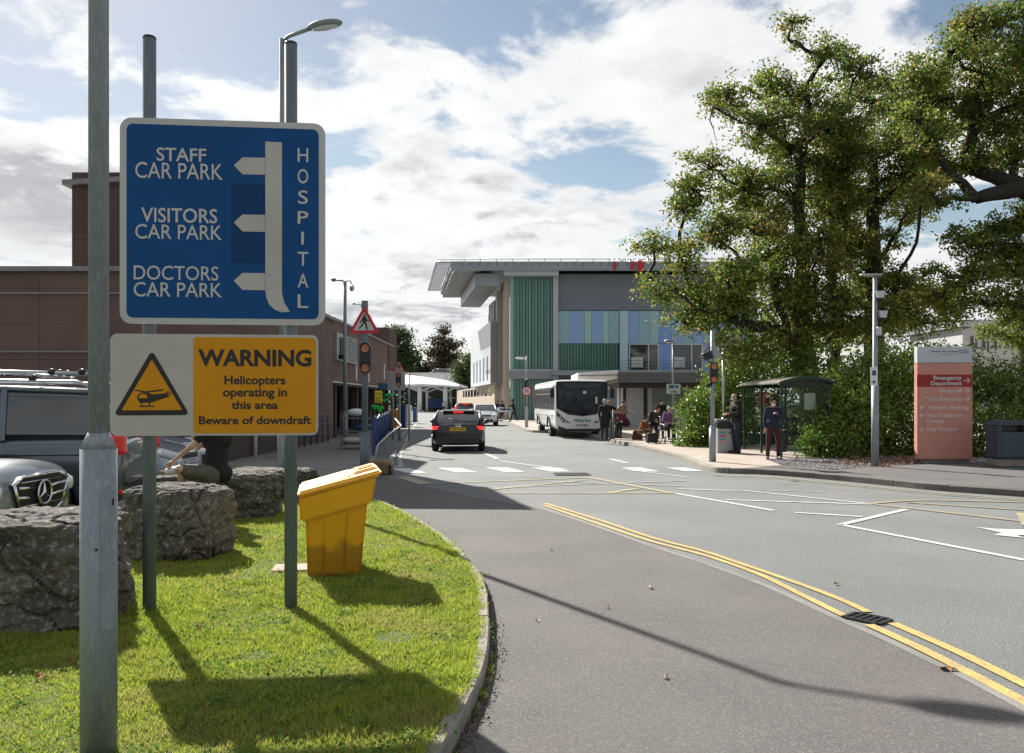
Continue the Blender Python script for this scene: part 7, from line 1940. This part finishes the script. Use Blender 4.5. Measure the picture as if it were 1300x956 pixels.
def sit(h=1.65, seat=.46, lean=.1, armL='lap', armR='lap'):
    k = h/1.72; V = Vector; z0 = seat/k+.09
    j = dict(pel=V((0, 0, z0)), wst=V((0, -.01, z0+.15)), chs=V((0, -.02-lean*.35, z0+.35)), nck=V((0, -.03-lean*.6, z0+.52)), hd=V((0, -.06-lean*.8, z0+.66-lean*.05)))
    for s, n_ in ((-1, 'L'), (1, 'R')):
        j['hip'+n_] = V((s*.09, 0, z0)); j['kn'+n_] = V((s*.12, -.42, z0+.02)); j['an'+n_] = V((s*.11, -.44, max(.085, z0-.42))); j['toe'+n_] = j['an'+n_]+V((0, -.17, -.045))
        sh = V((s*.175, -.03-lean*.55, z0+.47)); j['sh'+n_] = sh
        j['el'+n_] = sh+V((s*.07, -.05, -.25)); j['wr'+n_] = sh+V((-s*.06, -.28, -.30))
    return {a: b*k for a, b in j.items()}, k

def person(loc, rz, label, pose, top='black', bottom='charcoal', skin='skin', hair='hairdark', hairstyle='short', mask=None, sleeve='long', voxel=.015, coat=0.0, shorts=False, barefoot=(), bulk=1.0, group=None, hat=None):
    j, k = pose; rt = root('person', loc, label, 'person', group, rz); V = Vector; b = bulk
    hd = j['hd']; f = V((0, -1, 0)) if 'face' not in j else j['face']
    side = f.cross(V((0, 0, 1))).normalized()
    Hm = Matrix((side, -f, V((0, 0, 1)))).transposed()
    H = lambda x, y, z: hd+Hm @ V((x, y, z))*k       # y>0 = behind
    pr = [('e', hd, (.074*k, .092*k, .108*k), Hm), ('e', H(0, -.02, -.055), (.056*k, .066*k, .062*k), Hm), ('c', H(0, -.082, .0), H(0, -.104, -.026), .010*k, .014*k), ('e', H(-.076, .005, -.01), (.012*k, .022*k, .032*k), Hm), ('e', H(.076, .005, -.01), (.012*k, .022*k, .032*k), Hm),
          ('c', H(-.018, -.084, -.062), H(.018, -.084, -.062), .009*k, .009*k), ('c', j['nck']-V((0, 0, .03)), H(0, .02, -.06), .055*k, .052*k)]
    pr += [('c', j['pel'], j['wst'], .115*k, .105*k), ('c', j['wst'], j['chs'], .105*k, .115*k), ('c', j['chs'], j['nck'], .11*k, .055*k), ('c', j['shL'], j['shR'], .052*k, .052*k)]
    for n_ in 'LR':
        pr += [('c', j['sh'+n_], j['el'+n_], .046*k, .036*k), ('c', j['el'+n_], j['wr'+n_], .037*k, .024*k), ('c', j['hip'+n_], j['kn'+n_], .078*k, .05*k), ('c', j['kn'+n_], j['an'+n_], .052*k, .032*k), ('c', j['an'+n_]-V((0, 0, .02)), j['toe'+n_], .033*k, .026*k)]
        hand(pr, j['el'+n_], j['wr'+n_], .5, k)
    me = blob(pr, voxel*.62, 1); me.materials.clear(); me.materials.append(M[skin]); link('body', me, rt)
    def part(name, prims, m, vx=voxel, sm=3):
        me = blob(prims, vx, sm); me.materials.clear(); me.materials.append(M[m]); return link(name, me, rt)
    t = [('c', j['pel']+V((0, 0, .02)), j['wst'], .135*k*b, .125*k*b), ('c', j['wst'], j['chs'], .125*k*b, .135*k*b), ('c', j['chs'], j['nck']-V((0, 0, .045)), .13*k*b, .075*k), ('c', j['shL'], j['shR'], .07*k, .07*k),
         ('c', j['chs']+V((-.07, 0, 0))*k, j['chs']+V((.07, 0, 0))*k, .115*k*b, .115*k*b), ('c', j['pel']+V((-.085, 0, -.0))*k, j['pel']+V((.085, 0, -.0))*k, .118*k*b, .118*k*b)]
    for n_ in 'LR':
        if sleeve == 'long': t += [('c', j['sh'+n_], j['el'+n_], .066*k, .056*k), ('c', j['el'+n_], j['el'+n_].lerp(j['wr'+n_], .9), .056*k, .042*k)]
        else: t += [('c', j['sh'+n_], j['sh'+n_].lerp(j['el'+n_], .62), .068*k, .062*k)]
        if coat: t += [('c', j['hip'+n_], j['hip'+n_].lerp(j['kn'+n_], coat), .125*k*b, .115*k*b)]
    part('top', t, 'c_'+top)
    t = []
    for n_ in 'LR':
        e = .45 if shorts else .93
        t += [('c', j['hip'+n_]+V((0, 0, .03)), j['kn'+n_] if not shorts else j['hip'+n_].lerp(j['kn'+n_], .8), (.105 if not shorts else .092)*k*b, (.072 if not shorts else .082)*k)]
        if not shorts: t += [('c', j['kn'+n_], j['kn'+n_].lerp(j['an'+n_], e), .072*k, .056*k)]
    t += [('c', j['hipL'], j['hipR'], .11*k*b, .11*k*b)]
    part('trousers' if not shorts else 'shorts', t, 'c_'+bottom)
    for n_ in 'LR':
        if n_ in barefoot: continue
        a, q = j['an'+n_], j['toe'+n_]
        part('shoe', [('c', a+V((0, .02, -.03)), q+V((0, 0, .0)), .046*k, .038*k), ('c', a, a-V((0, 0, .04)), .042*k, .046*k)], 'shoe', .012, 1)
    if hat:
        part('hat', [('e', H(0, .012, .045), (.086*k, .105*k, .085*k), Hm)], hat, .01, 1)
    elif hairstyle:
        hp = [('e', H(0, .026, .034), (.092*k, .104*k, .108*k), Hm)]
        if hairstyle == 'bun': hp += [('e', H(0, .05, .12), (.04*k, .045*k, .035*k), Hm)]
        if hairstyle == 'long': hp += [('c', H(0, .06, .0), H(0, .075, -.14), .07*k, .05*k)]
        if hairstyle == 'thin': hp = [('e', H(0, .055, .0), (.086*k, .066*k, .075*k), Hm)]
        part('hair', hp, hair, .010, 1)
    for s in (-1, 1):
        m = MB(); m.ell(H(s*.031, -.083, .008), (.012*k, .008*k, .007*k), 8); m.build('eye', M['black'], rt)
    if mask is not None:
        part('face_mask', [('e', H(0, -.065, -.045-mask), (.05*k, .045*k, .043*k), Hm)], 'maskwhite', .009, 1)
    return rt

gp = lambda px, py: (*g(px, py, .12), .122)
R90 = R(90)
# man by the grey cabinet, side on
j, k = stand(1.76, 0.02, 'front', 'front')
person(gp(935, 575.5), R(-78), 'balding man in dark suit and face mask standing beside the grey cabinet', (j, k), 'black', 'navy', 'skin', 'hairdark', 'thin', mask=0.0, bulk=1.12)
# woman in front of the shelter, facing camera
j, k = stand(1.60, 0.0, 'down', 'chest', spread=1.35)
j['hd'] += Vector((.0, .0, .01))
person(gp(981.5, 583), R(-6), 'woman in navy jacket and maroon trousers with mask under her chin standing before the shelter', (j, k), 'navy', 'maroon', 'skin', 'hairdark', 'bun', mask=.035, bulk=1.05)
# seated in the shelter
person((8.20, 24.0, .12), R(-70), 'grey haired person seated inside the bus shelter behind the glass', sit(1.65, .46, .15), 'black', 'charcoal', 'skin', 'hairgrey', 'short', voxel=.018)
# bus queue
person(gp(767.5, 560), R(150), 'person in long black coat with grey hair nearest the bus door', stand(1.60), 'black', 'charcoal', 'skin', 'hairgrey', 'short', voxel=.02, coat=.7)
person(gp(774, 557), R(-30), 'person in black coat and pale woolly hat second from the bus', stand(1.58, .05, 'front', 'down'), 'black', 'black', 'skin', hat='c_tan', voxel=.02, coat=.6)
person(gp(783, 556), R(60), 'person in brown grey coat and blue hat stooping towards the magenta coat', stand(1.66, .45, 'fwd', 'fwd'), 'tan', 'charcoal', 'skin', hat='c_denim', voxel=.02, coat=.3)
person(gp(796, 557), R(-60), 'person in magenta coat bent low beside the stooping figure', sit(1.6, .50, .8), 'magenta', 'black', 'skin', 'hairdark', 'short', voxel=.02)
person(gp(814, 561), R(40), 'small figure in orange brown coat sitting by the pavilion wall', sit(1.35, .30, .35), 'orange', 'brown', 'skin', 'hairdark', 'short', voxel=.02)
person(gp(824, 559), R(15), 'dark clothed person hunched on a seat next to the suitcase', sit(1.7, .52, .95), 'charcoal', 'black', 'skin', 'hairdark', 'short', voxel=.02, bulk=1.2)
person(gp(838.5, 557), R(10), 'carer in black top and mask standing behind the wheelchair', stand(1.62, .05, 'down', 'fwd'), 'black', 'black', 'skin', 'hairdark', 'long', mask=0.0, voxel=.018)
X, Y = g(848, 562.5, .12)
person((X, Y, .14), R(8), 'white haired woman in purple cardigan sitting in a wheelchair', sit(1.62, .50, .12), 'purple', 'black', 'skinpale', 'hairgrey', 'short', voxel=.016, bulk=1.1)
wc = root('wheelchair', (X, Y, .12), 'black wheelchair under the woman in the purple cardigan', 'wheelchair', rz=R(8))
m = MB(); m.box((0, -.12, .47), (.46, .46, .04), bev=.015); m.build('seat', M['black'], wc)
m = MB(); m.box((0, .16, .74), (.42, .03, .46), bev=.01); m.build('backrest', M['black'], wc)
for s in (-1, 1):
    m = MB(); n = 26; rr_ = .30
    for q_ in range(n):
        a0, a1 = 2*PI*q_/n, 2*PI*(q_+1)/n
        m.tube([(s*.29, .08+rr_*math.cos(a0), .31+rr_*math.sin(a0)), (s*.29, .08+rr_*math.cos(a1), .31+rr_*math.sin(a1))], .016, 6, cap=False)
    wm_ = m.build('wheel', M['rubber'], wc)
    m = MB()
    for q_ in range(10): a0 = 2*PI*q_/10; m.tube([(s*.29, .08, .31), (s*.29, .08+.29*math.cos(a0), .31+.29*math.sin(a0))], .005, 4)
    m.build('spokes', M['silver'], wm_)
    m = MB(); m.tube([(s*.235, -.48, .08), (s*.235, -.42, .45), (s*.235, .16, .46), (s*.235, .18, .95), (s*.235, .30, .97)], .016, 6); m.tube([(s*.235, -.30, .46), (s*.235, -.30, .68), (s*.235, .16, .70)], .016, 6); m.build('frame_side', M['silver'], wc)
    m = MB(); m.cyl((s*.235-.015, -.36, .075), (s*.235+.015, -.36, .075), .075, n=14); m.build('castor', M['rubber'], wc)
    m = MB(); m.box((s*.11, -.52, .09), (.15, .14, .02), bev=.005); m.build('footrest', M['black'], wc)
X, Y = g(828, 563, .12)
sc_ = root('suitcase', (X, Y, .12), 'dark rounded suitcase standing on the pavement left of the wheelchair', 'suitcase', rz=R(10))
m = MB(); m.box((0, 0, .21), (.40, .24, .36), bev=.06); m.build('shell', M['c_charcoal'], sc_)
m = MB(); m.tube([(-.08, 0, .38), (-.06, 0, .43), (.06, 0, .43), (.08, 0, .38)], .012, 6); m.build('handle', M['black'], sc_)
for s in (-1, 1):
    m = MB(); m.cyl((s*.15-.015, 0, .02), (s*.15+.015, 0, .02), .022, n=10); m.build('castor', M['rubber'], sc_)
X, Y = g(809, 558, .12)
bg_ = root('shopping_bag', (X, Y, .12), 'brown and cream shopping bag slumped by the wall of the pavilion', 'bag')
m = MB(); frust(m, (-.2, .2, -.12, .12), (-.16, .17, -.09, .09), (0, 0), (.34, .38)); m.build('bag_body', M['c_brown'], bg_)
m = MB(); m.tube([(-.1, 0, .33), (-.06, 0, .48), (.06, 0, .48), (.1, 0, .35)], .01, 6); m.build('handle', M['c_tan'], bg_)

# figures far down by the beige wall
def far_(px, py, z=.0): return (*g(px, py, z), z+.002)
for (px, py, rz, lb_, a) in ((632.0, 534.0, 20, 'far pedestrian in dark jacket left of the white barrier board', dict(top='navy', bottom='denim')),
                             (637.5, 534.3, -40, 'far pedestrian in navy coat immediately left of the white barrier board', dict(top='navy', bottom='black')),
                             (641.5, 533.2, 160, 'far pedestrian in brown top behind the white barrier board', dict(top='brown', bottom='charcoal')),
                             (614.0, 528.0, 0, 'distant person left of the beige wall sign', dict(top='charcoal', bottom='navy')),
                             (617.5, 527.6, 90, 'distant person in grey by the beige wall', dict(top='grey', bottom='black')),
                             (571.0, 523.5, 0, 'distant person under the white canopy', dict(top='charcoal', bottom='black')),
                             (563.5, 523.6, 0, 'distant person in white under the canopy middle', dict(top='white', bottom='denim'))):
    person(far_(px, py), R(rz), lb_, stand(1.72), voxel=.03, **a, group='distant pedestrians')
j = stand(1.72, .15, 'fwd', 'down', stride=.9)
person(far_(652.5, 535.5, .12), R(-80), 'person in black striding left past the green glass tower', j, 'black', 'navy', voxel=.025, mask=None)
X, Y = g(646, 534, .0)
bb = root('barrier_board', (X-.1, Y-1.0, 0), 'white barrier board on legs in front of the beige wall', 'barrier')
m = MB(); m.box((0, 0, .95), (1.75, .08, .42), bev=.02); m.build('board', M['whitepaint'], bb)
m = MB(); m.box((0, -.045, .98), (1.6, .01, .16)); m.build('board_print', M['bluegrey'], bb)
for s in (-1, 1):
    m = MB(); m.tube([(s*.8, -.3, 0), (s*.8, 0, .75), (s*.8, .3, 0)], .03, 6); m.build('leg', M['galv'], bb)

# person seated on the boulder, bandaged foot across the other knee
V = Vector
j = dict(pel=V((.02, 0, .725)), wst=V((.04, 0, .93)), chs=V((.04, 0, 1.14)), nck=V((.0, 0, 1.39)), hd=V((-.06, 0, 1.56)), face=V((-1, 0, -.1)).normalized(),
         hipL=V((0, .10, .69)), knL=V((-.46, .12, .70)), anL=V((-.50, .10, .28)), toeL=V((-.67, .12, .19)),
         hipR=V((0, -.10, .70)), knR=V((-.30, -.34, .80)), anR=V((-.46, -.03, .755)), toeR=V((-.66, .05, .72)),
         shL=V((.0, .20, 1.32)), elL=V((-.27, .14, 1.03)), wrL=V((-.31, .06, 1.27)),
         shR=V((.01, -.20, 1.32)), elR=V((-.17, -.29, 1.08)), wrR=V((-.44, -.17, .89)))
person((-3.80, 10.55, 0.0), 0, 'person in black t shirt and grey shorts sitting on the boulders with a bandaged foot', (j, 1.0), 'black', 'khaki', 'skinpale', 'hairbrown', 'short', sleeve='short', voxel=.013, shorts=True, barefoot=('R',), bulk=1.1)
bd = blob([('c', V((-.43, -.05, .765)), V((-.60, .03, .735)), .058, .05), ('c', V((-.43, -.05, .765)), V((-.40, -.10, .78)), .058, .05)], .01, 2); bd.materials.clear(); bd.materials.append(M['whitepaint'])
pr_ = [o for o in bpy.data.objects if o.get('label', '').startswith('person in black t shirt')][0]
link('bandage', bd, pr_)
m = MB()
for k_ in range(5): m.ell((-.665+.002*k_, -.01+.022*k_, .725+.004*(4-k_)), (.022, .012, .013), 8)
m.build('toes', M['skinpale'], pr_)
# nothing temporary may stay behind
for o in list(bpy.data.objects):
    if o.name.startswith('tmp'): bpy.data.objects.remove(o)
